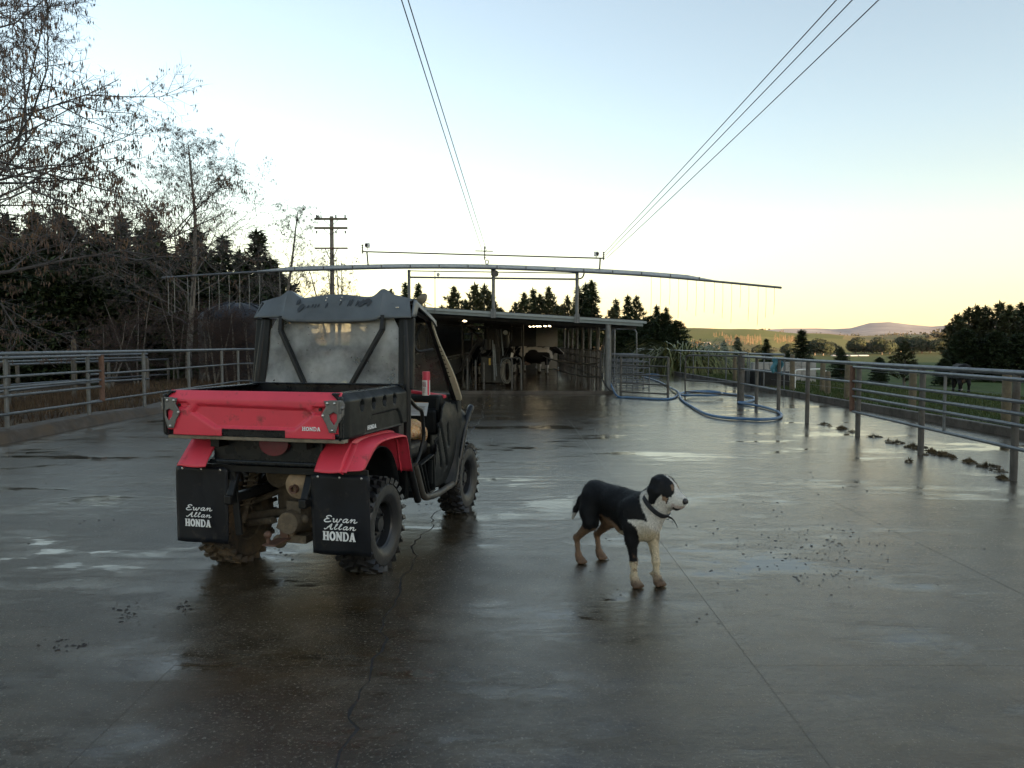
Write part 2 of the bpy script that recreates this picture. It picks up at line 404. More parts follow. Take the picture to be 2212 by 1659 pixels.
# ---- wet concrete
def wet_concrete(name, tint=(1, 1, 1), dark=1.0):
    m, nt, nd, lk, bs = newmat(name)
    g = N(nd, 'ShaderNodeNewGeometry'); pos = g.outputs['Position']
    def noise(s, det=6, ro=.6, sc=(1, 1, 1), dist=0.0):
        mp = N(nd, 'ShaderNodeMapping'); mp.inputs['Scale'].default_value = sc; lk.new(pos, mp.inputs[0])
        n = N(nd, 'ShaderNodeTexNoise', Scale=s, Detail=det, Roughness=ro, Distortion=dist); lk.new(mp.outputs[0], n.inputs['Vector']); return n.outputs['Fac']
    def rng(f, a, c, d0=0.0, d1=1.0):
        x = N(nd, 'ShaderNodeMapRange'); x.inputs[1].default_value = a; x.inputs[2].default_value = c; x.inputs[3].default_value = d0; x.inputs[4].default_value = d1
        lk.new(f, x.inputs[0]); return x.outputs[0]
    def mth(op, a, c):
        x = N(nd, 'ShaderNodeMath', operation=op)
        for i, q in enumerate((a, c)):
            if isinstance(q, (int, float)): x.inputs[i].default_value = q
            else: lk.new(q, x.inputs[i])
        return x.outputs[0]
    r = N(nd, 'ShaderNodeValToRGB'); e = r.color_ramp.elements
    cs = [(.30, (.016, .011, .006)), (.44, (.034, .025, .014)), (.55, (.056, .044, .029)), (.70, (.105, .088, .062))]
    e[0].position, e[0].color = cs[0][0], rgb([dark * t * c for t, c in zip(tint, cs[0][1])]); e[1].position, e[1].color = cs[3][0], rgb([dark * t * c for t, c in zip(tint, cs[3][1])])
    for p, c in cs[1:3]: q = e.new(p); q.color = rgb([dark * t * k for t, k in zip(tint, c)])
    lk.new(noise(1.7, 14, .76), r.inputs[0])
    # fine aggregate speckle
    sp = rng(noise(60, 5, .75), .56, .68)
    m1 = N(nd, 'ShaderNodeMix', data_type='RGBA'); m1.inputs[7].default_value = rgb([dark * .26, dark * .235, dark * .19]); lk.new(mth('MULTIPLY', sp, .75), m1.inputs[0]); lk.new(r.outputs[0], m1.inputs[6])
    # brown slurry stains
    st = rng(noise(.8, 12, .75, (.8, 1.5, 1), .9), .54, .64)
    m2 = N(nd, 'ShaderNodeMix', data_type='RGBA'); m2.inputs[7].default_value = rgb((.046, .029, .012)); lk.new(mth('MULTIPLY', st, .85), m2.inputs[0]); lk.new(m1.outputs[2], m2.inputs[6])
    lk.new(m2.outputs[2], bs.inputs['Base Color'])
    # standing water, thin film and grainy damp patches
    mix0 = mth('ADD', noise(.75, 4, .5, (.6, 1.5, 1), .6), mth('MULTIPLY', mth('SUBTRACT', noise(3.0, 9, .70, (.6, 1.6, 1), .5), .5), .74))
    pud = rng(mix0, .49, .63)
    wetm = rng(mix0, .26, .55)
    x = N(nd, 'ShaderNodeMix'); x.inputs[2].default_value = .19; x.inputs[3].default_value = .045; lk.new(wetm, x.inputs[0])
    x2 = N(nd, 'ShaderNodeMix'); x2.inputs[3].default_value = .025; lk.new(pud, x2.inputs[0]); lk.new(x.outputs[0], x2.inputs[2])
    lk.new(mth('ADD', x2.outputs[0], mth('MULTIPLY', mth('MULTIPLY', sp, mth('SUBTRACT', 1.0, pud)), .16)), bs.inputs['Roughness'])
    grain = noise(55, 6, .8); mid = noise(14, 6, .65)
    hgt = mth('ADD', mth('MULTIPLY', grain, .0034), mth('MULTIPLY', mid, .0026))
    inv = mth('SUBTRACT', 1.0, mth('MULTIPLY', wetm, .45)); inv2 = mth('MULTIPLY', inv, mth('SUBTRACT', 1.0, mth('MULTIPLY', pud, .88)))
    h2 = mth('MULTIPLY', hgt, inv2)
    rip = mth('MULTIPLY', noise(5, 4, .55, (.5, 1.8, 1)), .0020)
    bp = N(nd, 'ShaderNodeBump', Strength=1.0, Distance=1.0); lk.new(mth('ADD', h2, rip), bp.inputs['Height']); lk.new(bp.outputs[0], bs.inputs['Normal'])
    bs.inputs['IOR'].default_value = 1.43
    return m
M['wet'] = wet_concrete('wet_concrete')
M['shedfloor'] = wet_concrete('wet_shed_floor', (1.25, .9, .7), .75)
M['joint'] = mat('dark_gap', (.012, .010, .008), .6, bump=.3)  # near-black for the crack strip, holes, slots and nostrils

yard = MB(); yard.box((.18, 21.5, -.0325), (KX1 - KX0 - .02, 62, .06))
yard = yard.build('yard', mat('joint_filler', (.095, .09, .078), .5, bump=.3)); tag(yard, 'wet concrete holding yard poured in slabs with open joints', 'yard', kind='structure')
XL = [KX0, -4.6, -1.58, -.66, 1.13, 2.12, 3.07, 5.36, KX1]
YL = [-9, -5, -1.2, 3.5, 7.3, 10.8, 14.2, 17.6, 20.5, 23.2]
YL2 = [23.2, 27, 31, 35.5, 40, 46, 52.4]
rs = random.Random(4)
jag = {}
def jagpt(y):
    return -.66 + .045 * (vnoise(y * 2.1, 1.3) - .5) + .06 * (vnoise(y * 6.3, 4.7) - .5) + .05 * (vnoise(y * 14., 8.) - .5) + .05 * math.sin(y * .9)
def slab(x0, x1, y0, y1, g=.0012):
    z1 = rs.uniform(-.0004, .0006); tl = [rs.uniform(-.0012, .0012) for _ in range(4)]
    L = []; Rr = []
    def edge(x, side):
        if abs(x + .66) < 1e-6 and y0 > -2:
            n = max(4, int((y1 - y0) * 12)); return [(jagpt(y0 + (y1 - y0) * k / n) + side * (.003 + .008 * vnoise(y0 * 5 + k, 2) ** 2), y0 + (y1 - y0) * k / n + (g if k == 0 else (-g if k == n else 0))) for k in range(n + 1)]
        return [(x + side * g, y0 + g), (x + side * g, y1 - g)]
    poly = edge(x0, 1)[::-1] + edge(x1, -1)
    bb = MB(); bb.prism(poly, (0, 0, z1 - .085), (1, 0, 0), (0, 1, 0), .085)
    o = bb.build('slab', M['wet'], yard); return o
for i in range(len(XL) - 1):
    yl = list(YL)
    if abs(XL[i] + .66) < .01: yl = sorted(yl + [4.93])
    if i in (0, 1): yl = [-9, -5, -1.2, 4.2, 9.0, 13.5, 18.4, 23.2]
    for j in range(len(yl) - 1): slab(XL[i], XL[i + 1], yl[j], yl[j + 1])
for i in (6, 7):
    for j in range(len(YL2) - 1): slab(XL[i], XL[i + 1], YL2[j], YL2[j + 1])
# left of the shed, the yard runs on
for j in range(len(YL2) - 1): slab(KX0, -5.2, YL2[j], YL2[j + 1])

one('crack_strip', M['joint'], yard)(lambda b: b.box((-.66, 11, -.0318), (.24, 24.4, .06)))  # dark strip just below slab level, showing along the jagged crack
# ---- kerbs
kb = MB()
for k in range(8):
    y0 = -9 + k * 7.75; kb.box((KX1 + .07, y0 + 3.87, .02), (.13, 7.73, .25))
kerb_r = kb.build('kerb', M['mudkerb'], smooth=None, bevel=.015); tag(kerb_r, 'low dark concrete kerb between the wet yard and the grass', 'kerb', kind='structure')
kb = MB()
def kerbprof(y):
    return .15 + .07 * (vnoise(y * .6, 2) - .5)
kb.grid(12, 160, lambda u, v: ((KX0 + .10 - .55 * u + .10 * (vnoise(v * 60, 9) - .5) * (1 - u)), -9 + 62 * v, -.05 + (kerbprof(-9 + 62 * v) + .05) * sstep(0, .35, u) + .03 * (vnoise(v * 140, u * 6) - .5)))
kerb_l = kb.build('kerb', mat('muddy_bank', (.050, .036, .023), .7, var=.4, scale=3, bump=.6, bscale=18, dirt=(.085, .060, .036), dirtamt=.45, dscale=2.5), smooth=60, solid=.02); tag(kerb_l, 'muddy rounded concrete kerb along the brown bank', 'kerb', kind='structure')
# ================================================================ UTILITY VEHICLE
# local axes: x right, y forward, z up; origin under the middle of the rear axle
V = empty('utility_vehicle', (-1.43, 5.16, 0), -rad(14.0),
          'muddy red and black side-by-side farm buggy with grey roof and tipping tray', 'farm buggy')

# ---- wheels -----------------------------------------------------
def make_wheel(x0, y0, wd, R, side, m_t, inner_mud=False):
    """side=+1: outer face towards +x"""
    wroot = bpy.data.objects.new('wheel', None); COL.objects.link(wroot); wroot.parent = V
    wroot.location = (x0, y0, R); wroot.empty_display_size = .1
    h = wd / 2; rr = .158
    prof = [(rr, -h * .78), (rr + .03, -h * .95), (R * .70, -h * 1.02), (R * .86, -h * .98), (R * .935, -h * .80), (R * .955, -h * .4), (R * .96, 0), (R * .955, h * .4), (R * .935, h * .80), (R * .86, h * .98), (R * .70, h * 1.02), (rr + .03, h * .95), (rr, h * .78)]
    t = MB(); t.lathe(prof, (0, 0, 0), (1, 0, 0), 56)
    nl = 24
    for k in range(nl):
        for sd in (-1, 1):
            an = 2 * math.pi * (k + (.5 if sd > 0 else 0)) / nl
            for (xa, xb, rh, sk) in ((.12, .62, .985, .20), (.60, 1.0, .955, .10)):
                xm = sd * h * (xa + xb) / 2; L = h * (xb - xa)
                a2 = an + sk * .35 * (1 if xa < .3 else 1.9)
                c = Vector((xm, math.cos(a2) * R * rh, math.sin(a2) * R * rh))
                rad_v = Vector((0, math.cos(a2), math.sin(a2))); tan = Vector((0, -math.sin(a2), math.cos(a2)))
                ax = (Vector((sd, 0, 0)) + tan * .45).normalized()
                if xa > .5: rad_v = (rad_v + Vector((sd * .55, 0, 0))).normalized()
                tn = ax.cross(rad_v).normalized(); rv = tn.cross(ax).normalized()
                mt = Matrix((ax, tn, rv)).transposed()
                t.box(c, (L * 1.15, .030, .040), mt)
    t.build('tyre', m_t, wroot, smooth=30)
    r = MB()
    r.lathe([(.165, h * .80), (.158, h * .72), (.150, h * .66), (.148, h * .2), (.138, h * .12), (.125, h * .16), (.112, h * .34), (.095, h * .42), (.07, h * .42), (.055, h * .36), (.05, h * .36), (.046, h * .62), (.0001, h * .64)], (0, 0, 0), (side, 0, 0), 40)
    r.lathe([(.165, -h * .8), (.15, -h * .7), (.148, -h * .1), (.10, 0), (.0001, 0)], (0, 0, 0), (side, 0, 0), 40)
    rim = r.build('rim', M['rim'] if not inner_mud else M['mudmetal'], wroot, smooth=35)
    for k in range(4):
        an = rad(45 + 90 * k)
        nb = MB(); nb.lathe([(.010, 0), (.010, .016), (.006, .022), (.0001, .022)], (side * h * .42, math.cos(an) * .075, math.sin(an) * .075), (side, 0, 0), 6)
        nb.build('wheel_nut', M['blackmetal'], rim)
    for k in range(8):
        an = rad(22.5 + 45 * k)
        nb = MB(); nb.ball((side * h * .15, math.cos(an) * .128, math.sin(an) * .128), (.006, .013, .013), 8, 5)
        nb.build('rim_boss', M['rim'], rim)
    return wroot
make_wheel(.50, 0, .245, .305, 1, M['rubber'])
make_wheel(-.50, 0, .245, .305, -1, M['mudrubber'], True)
make_wheel(.515, 1.85, .205, .305, 1, M['rubber'])
make_wheel(-.515, 1.85, .205, .305, -1, M['rubber'])

# ---- underside ---------------------------------------------------
one('chassis', M['blackmetal'], V, bevel=.01)(lambda b: (b.box((0, .95, .40), (.62, 1.5, .10)), b.box((.26, -.12, .52), (.05, .70, .06)), b.box((-.26, -.12, .52), (.05, .70, .06)),
    b.box((0, .20, .62), (.50, .06, .22)), b.box((0, -.30, .715), (1.02, .03, .05)), b.box((0, .9, .33), (.5, 1.2, .05)), b.bar((.26, -.44, .52), (.26, -.30, .78), .05, .04), b.bar((-.26, -.44, .52), (-.26, -.30, .78), .05, .04)))
one('skid_tub', M['black'], V, bevel=.03)(lambda b: (b.box((0, .98, .50), (.86, .80, .36)), b.box((0, 2.0, .55), (.60, .55, .45))))
one('differential', M['mudmetal'], V, smooth=40)(lambda b: (b.ball((.06, -.06, .36), (.12, .15, .13), 16, 10), b.lathe([(.001, -.17), (.07, -.17), (.085, -.05), (.11, .02), (.11, .10), (.001, .10)], (.08, -.16, .36), (0, 1, 0), 18),
    b.box((.08, -.20, .24), (.18, .12, .05)), b.ball((-.02, -.26, .22), (.05, .04, .045)), b.box((.09, -.24, .44), (.10, .06, .10)), b.ball((.17, -.27, .38), (.03, .02, .03)), b.box((.04, -.25, .33), (.13, .04, .10), Matrix.Rotation(.4, 3, 'Y'))))
def _engine(b):
    b.box((0, .32, .48), (.46, .50, .40)); b.lathe([(.001, -.2), (.12, -.2), (.14, 0), (.14, .2), (.001, .2)], (.12, .22, .60), (1, 0, 0), 20)
    b.lathe([(.001, 0), (.10, 0), (.10, .3), (.001, .3)], (-.15, -.05, .62), (0, 1, 0), 20)
one('engine', M['mudmetal'], V, smooth=40, bevel=.015)(_engine)
for sd in (-1, 1):
    def _arm(b, sd=sd):
        b.tube([(sd * .10, .16, .34), (sd * .40, .04, .27)], .022, 8); b.tube([(sd * .10, -.20, .34), (sd * .40, -.05, .27)], .022, 8)
        b.tube([(sd * .12, .12, .52), (sd * .40, .02, .40)], .02, 8); b.tube([(sd * .10, 0, .36), (sd * .42, 0, .305)], .03, 10)
    one('suspension_arm', M['mudmetal'], V, smooth=40)(_arm)
    def _shock(b, sd=sd):
        a = Vector((sd * .38, -.12, .30)); c = Vector((sd * .26, -.14, .74))
        b.tube([a, c], .022, 10)
        pts = []
        for k in range(97):
            t = k / 96; p = a.lerp(c, .22 + .6 * t); an = t * 8 * 2 * math.pi
            pts.append(p + Vector((math.cos(an) * .042, math.sin(an) * .042, 0)))
        b.tube(pts, .0075, 5)
    one('shock_absorber', M['mudmetal'], V, smooth=50)(_shock)
    one('front_suspension_arm', M['blackmetal'], V, smooth=40)(lambda b, sd=sd: (b.tube([(sd * .15, 1.85, .36), (sd * .43, 1.85, .29)], .025), b.tube([(sd * .2, 1.8, .75), (sd * .40, 1.85, .33)], .035)))
# exhaust with its mud-caked round end
def _muff(b):
    b.lathe([(.001, -.015), (.052, -.015), (.084, -.004), (.092, .02), (.094, .10), (.094, .36), (.001, .36)], (.175, -.36, .615), (0, 1, 0), 28)
mf = one('muffler', M['tan_mud'], V, smooth=40)(_muff)
one('tailpipe', M['ruststeel'], mf, smooth=40)(lambda b: b.lathe([(.018, .012), (.018, -.030), (.028, -.032), (.028, .012)], (.165, -.378, .595), (0, 1, 0), 14))
one('tow_bracket', M['ruststeel'], V, bevel=.006)(lambda b: (b.box((.02, -.36, .245), (.09, .20, .012)), b.tube([(.0, -.43, .25), (.0, -.43, .29)], .012, 8), b.ball((.0, -.43, .305), .025), b.box((.02, -.26, .30), (.06, .03, .12))))
one('flap_bar', M['blackmetal'], V, bevel=.004)(lambda b: (b.box((0, -.395, .712), (1.34, .02, .045)), b.box((-.25, -.39, .50), (.045, .02, .44), Matrix.Rotation(-.10, 3, 'Y'))))

# ---- stroke lettering: ribbons on a plane -------------------------
def ribbon(b, pts, wd, o, u, v, th, closed=False):
    """flat ribbon following 2-D pts; wd scalar"""
    P = [Vector((p[0], p[1])) for p in pts]; n = len(P); Lf = []; Rt = []
    for i in range(n):
        if closed: t = P[(i + 1) % n] - P[i - 1]
        else: t = P[min(n - 1, i + 1)] - P[max(0, i - 1)]
        t.normalize(); q = Vector((-t.y, t.x)) * wd / 2
        Lf.append(P[i] + q); Rt.append(P[i] - q)
    o = Vector(o); u = Vector(u); v = Vector(v); nn = u.cross(v).normalized() * th
    vs = []
    for a, c in zip(Lf, Rt):
        A = o + u * a.x + v * a.y; C = o + u * c.x + v * c.y
        vs += [A, C, A + nn, C + nn]
    fs = []; m = n if closed else n - 1
    for i in range(m):
        a = 4 * i; c = 4 * ((i + 1) % n)
        fs += [(a, a + 1, c + 1, c), (a + 2, c + 2, c + 3, a + 3), (a, c, c + 2, a + 2), (a + 1, a + 3, c + 3, c + 1)]
    if not closed: fs += [(0, 2, 3, 1), (4 * (n - 1), 4 * (n - 1) + 1, 4 * (n - 1) + 3, 4 * (n - 1) + 2)]
    b.add(vs, fs)
def arc(cx, cy, rx, ry, a0, a1, n=10):
    return [(cx + rx * math.cos(rad(a0 + (a1 - a0) * k / n)), cy + ry * math.sin(rad(a0 + (a1 - a0) * k / n))) for k in range(n + 1)]
SLAB = {  # capital height 1, (width, [(points, weight)])
    'H': (.98, [([(.22, 0), (.22, 1)], .22), ([(.76, 0), (.76, 1)], .22), ([(.2, .5), (.8, .5)], .15), ([(.02, .06), (.42, .06)], .12), ([(.02, .94), (.42, .94)], .12), ([(.56, .06), (.96, .06)], .12), ([(.56, .94), (.96, .94)], .12)]),
    'O': (.92, [(arc(.46, .5, .33, .42, 0, 360, 20)[:-1], .22, True)]),
    'N': (1.0, [([(.2, 0), (.2, 1)], .15), ([(.8, 0), (.8, 1)], .15), ([(.18, .96), (.82, .04)], .24), ([(.02, .06), (.38, .06)], .12), ([(.02, .94), (.30, .94)], .12), ([(.62, .94), (.98, .94)], .12)]),
    'D': (.92, [([(.2, 0), (.2, 1)], .22), ([(.04, .07), (.45, .07)] + arc(.45, .5, .36, .43, -80, 80, 12) + [(.45, .93), (.04, .93)], .16)]),
    'A': (.98, [([(.2, 0), (.47, .98)], .15), ([(.78, 0), (.51, .98)], .23), ([(.28, .3), (.7, .3)], .12), ([(.02, .06), (.36, .06)], .12), ([(.6, .06), (.98, .06)], .12)]),
    'T': (.66, [([(.33, 0), (.33, 1)], .16), ([(.02, .92), (.64, .92)], .15)]),
    'E': (.60, [([(.12, 0), (.12, 1)], .16), ([(.1, .92), (.56, .92)], .14), ([(.1, .5), (.5, .5)], .13), ([(.1, .08), (.58, .08)], .14)]),
    'L': (.56, [([(.12, 0), (.12, 1)], .16), ([(.1, .08), (.54, .08)], .14)]),
    'I': (.28, [([(.14, 0), (.14, 1)], .16)]),
    'a': (.78, [([(.60, .55), (.40, .62), (.17, .48), (.10, .24), (.22, .06), (.42, .12), (.58, .42)], .12), ([(.64, .62), (.56, .20), (.64, .05), (.84, .16)], .13)]),
}
SCRIPT = {
    'E': (.86, [(catmull([(.74, .80), (.62, .97), (.36, .97), (.20, .80), (.34, .60), (.54, .54)], 5), .15), (catmull([(.54, .54), (.24, .48), (.06, .24), (.20, .03), (.50, .02), (.80, .16)], 5), .16)]),
    'A': (.98, [(catmull([(-.10, .12), (.02, .02), (.18, .10), (.44, .52), (.72, .98)], 5), .15), (catmull([(.72, .98), (.68, .5), (.70, .08), (.84, .02), (.98, .12)], 5), .17), ([(.26, .40), (.74, .42)], .11)]),
    'w': (.98, [(catmull([(.0, .46), (.07, .56), (.12, .46), (.12, .14), (.22, .03), (.38, .16), (.48, .54)], 4), .15), (catmull([(.48, .54), (.48, .16), (.58, .03), (.74, .16), (.82, .54), (.98, .44)], 4), .15)]),
    'a': (.74, [(catmull([(.54, .50), (.36, .58), (.14, .42), (.10, .16), (.22, .04), (.40, .16), (.54, .44)], 4), .14), (catmull([(.57, .56), (.48, .18), (.54, .04), (.68, .10), (.76, .22)], 4), .14)]),
    'n': (.80, [(catmull([(.02, .30), (.12, .54), (.20, .50), (.14, .02)], 4), .14), (catmull([(.16, .20), (.34, .50), (.50, .54), (.52, .36), (.48, .12), (.56, .02), (.72, .10), (.82, .22)], 4), .14)]),
    'l': (.46, [(catmull([(.02, .22), (.26, .62), (.36, .92), (.26, .98), (.16, .70), (.14, .16), (.24, .02), (.46, .20)], 4), .13)]),
}
def lettering(b, text, font, o, u, v, h, wscale=1.0, shear=0.0, th=.002, track=.06):
    x = 0; o = Vector(o); u = Vector(u).normalized(); v = Vector(v).normalized()
    for ch in text:
        if ch == ' ': x += .4; continue
        wd, strokes = font[ch]
        for s in strokes:
            pts = [((x + p[0]) * wscale * h + shear * p[1] * h, p[1] * h) for p in s[0]]
            ribbon(b, pts, s[1] * h, o, u, v, th, closed=len(s) > 2)
        x += wd + track
    return x * wscale * h

# ---- mud flaps ---------------------------------------------------
for (x0, x1, zt, zb, yb) in ((.300, .690, .706, .205, .02), (-.662, -.285, .720, .228, .0)):
    def _flap(b):
        def fn(u, v):
            x = x0 + (x1 - x0) * u; z = zb + (zt - zb) * v
            cv = .012 * math.sin(math.pi * u) * (1 - v) + .010 * math.sin(u * 7 + v * 3) * (1 - v)
            if v > .9 and (u < .06 or u > .94): z -= .012
            return (x + .006 * math.sin(v * 5) * (1 - v), -.42 + yb * (1 - v) ** 2 - cv, z)
        b.grid(14, 16, fn)
    fl = one('mudflap', M['flap'], V, smooth=60, solid=.008)(_flap)
    def _txt(b):
        xm = (x0 + x1) / 2; W_ = .225; xo = xm - W_ / 2 + .01; yy = -.446 + yb * .4; k = .80 if x0 < 0 else .93
        lettering(b, 'Ewan', SCRIPT, (xo - .002, yy, .414 if x0 > 0 else .438), (1, 0, 0), (0, .0, 1), .040 * k * 1.08, 1.52, .30, .0025, .08)
        lettering(b, 'Allan', SCRIPT, (xo + .006, yy, .369 if x0 > 0 else .395), (1, 0, 0), (0, .0, 1), .036 * k * 1.08, 1.50, .30, .0025, .08)
        lettering(b, 'HONDA', SLAB, (xo - .008, yy, .300 if x0 > 0 else .333), (1, 0, 0), (0, .0, 1), .057 * k * 1.05, .80, 0, .0025, .03)
    one('lettering', M['white_ink'], fl, fixn=True)(_txt)
    for q in range(3):
        one('bolt', M['bolt'], fl)(lambda b, q=q: b.ball((x0 + .05 + q * (x1 - x0 - .1) / 2, -.428 + yb * 0, zt - .018), (.008, .004, .008), 8, 5))

# ---- rear fenders ------------------------------------------------
for sd in (-1, 1):
    def _fend(b):
        # arch profile in side view (y,z), swept from inboard to outboard
        prof = [(-.52, .735), (-.47, .80), (-.42, .845), (-.33, .90), (-.20, .915), (.0, .915), (.16, .912), (.30, .895), (.345, .85), (.385, .72), (.425, .60)]
        lip = [(-.40, .735), (-.36, .745), (-.32, .775), (-.22, .838), (-.13, .868), (.0, .874), (.14, .870), (.285, .858), (.325, .82), (.37, .70), (.415, .595)]
        P = catmull([(0, p[0], p[1]) for p in prof], 3); Q = catmull([(0, p[0], p[1]) for p in lip], 3)
        n = len(P)
        def fn(u, v):
            i = min(n - 1, int(round(u * (n - 1)))); a = P[i]; c = Q[i]
            if v < .55:
                t = v / .55; x = .375 + .165 * t; return (sd * x, a.y, a.z - .006 * math.sin(t * 3.1))
            if v < .7:
                t = (v - .55) / .15; q = a.lerp(c, .28 * t); return (sd * (.54 + .012 * t), q.y, q.z - .018 * t)
            t = (v - .7) / .3; q = a.lerp(c, .28 + .72 * t); return (sd * (.552 + .085 * sstep(0, .75, t)), q.y, q.z - .0 * t)
        b.grid(n - 1, 22, fn)
        # inboard rear face
        b.grid(8, 10, lambda u, v: (sd * (.385 + .20 * u), -.515 + .012 * math.sin(u * 3) + .16 * v, .735 + .155 * v))
    one('rear_fender', M['red'], V, smooth=32, solid=.006)(_fend)
    one('inner_guard', M['black'], V, smooth=50, solid=.006)(lambda b: b.grid(16, 6, lambda u, v: (sd * (.30 + .26 * v), .33 * math.cos(math.pi * (.06 + .80 * u)) + .03, .40 + .42 * math.sin(math.pi * (.06 + .80 * u)) ** .8)))
one('tail_panel', M['blackgloss'], V, bevel=.01)(lambda b: (b.box((0, -.40, .83), (.76, .05, .16)), b.box((0, -.42, .76), (.80, .06, .03))))
tl = one('tail_light', mat('red_lens', (.13, .005, .012), .15, var=.15, scale=20, coat=.6), V, smooth=50)(lambda b: b.prism([(.10 * math.cos(t) * (1.0), .075 * math.sin(t)) for t in [math.pi + math.pi * k / 14 for k in range(15)]] + [(.10, .03), (-.10, .03)], (.065, -.455, .885), (1, 0, 0), (0, 0, 1), -.05))


# ---- cargo tray --------------------------------------------------
TB, TT = .945, 1.215
rec = [(-.36, 1.135), (.375, 1.120), (.415, 1.085), (.30, .995), (-.235, .995), (-.40, 1.085)]
lp1 = [(-.545, 1.150), (-.44, 1.148), (-.415, 1.130), (-.44, 1.105), (-.56, 1.100)]
lp2 = [(.415, 1.135), (.53, 1.135), (.53, 1.085), (.43, 1.085), (.405, 1.105)]
def _tg(b):
    def fn(u, v):
        x = -.572 + 1.158 * u; z = TB + (TT - TB) * v
        y = -.605
        if z > 1.165: y += (z - 1.165) * .75                         # chamfered top band
        y += .020 * sstep(.010, -.012, polysd(rec, x, z))
        y += .018 * sstep(.005, -.008, polysd(lp1, x, z)) + .022 * sstep(.005, -.008, polysd(lp2, x, z))
        y += .010 * (abs(x) / .58) ** 6
        return (x, y, z)
    def keep(u, v):
        x = -.572 + 1.158 * u; z = TB + (TT - TB) * v
        if -.19 < x < .235 and z < .986: return False
        if z < .975 and (x < -.535 or x > .555): return False
        return True
    b.grid(150, 44, fn, keep)
tg = one('tailgate', M['red'], V, smooth=38, solid=.012)(_tg)
one('handle_slot', M['blackgloss'], tg, bevel=.004)(lambda b: (b.box((.0225, -.590, .965), (.424, .02, .044)), b.box((.0225, -.598, .984), (.424, .014, .010))))
one('bed_lip', mat('worn_tan_edge', (.20, .17, .125), .6, var=.3, dirt=(.08, .06, .04), dirtamt=.4), V, bevel=.004)(lambda b: b.box((.015, -.565, .930), (1.19, .06, .022)))
one('lettering', M['white_ink'], tg)(lambda b: lettering(b, 'HONDA', SLAB, (.352, -.6135, .992), (1, 0, 0), (0, 0, 1), .024, 1.02, 0, .002, .02))
for (px, pz) in ((.462, 1.118), (-.495, 1.128)):
    one('hole', M['joint'], tg)(lambda b: b.disc((px, -.600, pz), (0, 1, 0), .010, .01, 12))
hp = [(.0, .185), (.058, .192), (.105, .190), (.118, .165), (.112, .10), (.085, .045), (.072, .0), (.030, .0), (.012, .05), (-.020, .10), (.012, .15)]
hole = [(.030, .105), (.058, .12), (.080, .11), (.082, .075), (.062, .045), (.040, .070)]
for sd in (1, -1):
    def _plate(b):
        # plate with a window: triangulated by keeping grid cells outside the hole
        cx = .50 if sd > 0 else -.49
        def P2(u, v): return (-.02 + .138 * u, .195 * v)
        n, m_ = 34, 46
        b.grid(n, m_, lambda u, v: (cx + sd * P2(u, v)[0], -.619 + (.03 * sstep(.085, .12, P2(u, v)[0])), .985 + P2(u, v)[1]),
               lambda u, v: polysd(hp, *P2(u, v)) < 0 and polysd(hole, *P2(u, v)) > 0)
    hg = one('hinge_plate', M['steel'], tg, smooth=40, solid=.004)(_plate)
    for (qx, qz) in ((.022, .172), (.068, .172), (-.008, .10), (.05, .014)):
        one('bolt', M['bolt'], hg, smooth=50)(lambda b: b.ball(((.50 if sd > 0 else -.49) + sd * qx, -.624, .985 + qz), (.0085, .006, .0085), 10, 6))
    one('latch', M['steel'], hg, bevel=.003)(lambda b: (b.box(((.50 if sd > 0 else -.49) + sd * .104, -.618, 1.135), (.010, .016, .075)), b.ball(((.50 if sd > 0 else -.49) + sd * .110, -.612, 1.13), (.012, .012, .012))))
# side walls of the tray
for sd in (1, -1):
    hexes = [(-.36, 1.125), (-.19, 1.127), (-.02, 1.130), (.15, 1.133)]
    hx = [(-.016, .034), (0.016, .036), (.036, .006), (.018, -.036), (-.014, -.036), (-.034, .0)]
    rp_ = [(-.21, 1.058), (.20, 1.062), (.245, 1.035), (.30, .945), (-.33, .945)]
    def _side(b):
        def fn(u, v):
            y = -.60 + .965 * u; z = .938 + .272 * v; x = .612
            if y < -.52: x -= .020 * sstep(-.52, -.61, y)
            if z > 1.165: x -= (z - 1.165) * 1.0
            dmin = min(polysd([(h[0] + q[0], h[1] + q[1]) for q in hx], y, z) for h in hexes) if 1.07 < z < 1.18 else 1
            x -= .020 * sstep(.003, -.004, dmin)
            x -= .012 * sstep(.006, -.006, polysd(rp_, y, z))
            if z < .95: x -= (.95 - z) * .8
            return (sd * x, y, z)
        def keep(u, v):
            y = -.60 + .965 * u; z = .938 + .272 * v
            return not (z < .955 and y > .28)
        b.grid(150, 50, fn, keep)
    sw = one('tray_side', M['black'], V, smooth=35, solid=.012)(_side)
    one('tray_top_rail', M['blackgloss'], V, bevel=.006)(lambda b: (b.box((sd * .555, -.115, 1.2085), (.045, .955, .014)),))
    if sd > 0:
        one('lettering', M['white_ink'], sw)(lambda b: lettering(b, 'HONDA', SLAB, (.6055, -.262, .966), (0, 1, 0), (0, 0, 1), .026, 1.05, 0, .002, .02))
    one('tray_corner', M['blackgloss'], V, bevel=.012)(lambda b: b.box((sd * .594, -.594, 1.07), (.028, .03, .255)))
one('tray_floor', M['black'], V, bevel=.004)(lambda b: b.box((0, -.11, .952), (1.15, .92, .018)))
one('tray_front', M['blackgloss'], V, bevel=.006)(lambda b: (b.box((0, .352, 1.085), (1.20, .022, .262)), b.box((0, .345, 1.218), (1.20, .04, .012))))
one('tray_bearer', M['blackmetal'], V)(lambda b: (b.box((.3, -.1, .90), (.06, .85, .07)), b.box((-.3, -.1, .90), (.06, .85, .07))))
one('chain', M['bolt'], V)(lambda b: [b.box((-.552, -.25 + .0 * k, 1.20 - k * .018), (.008, .014, .012), Matrix.Rotation(k * .8, 3, 'Z')) for k in range(5)])

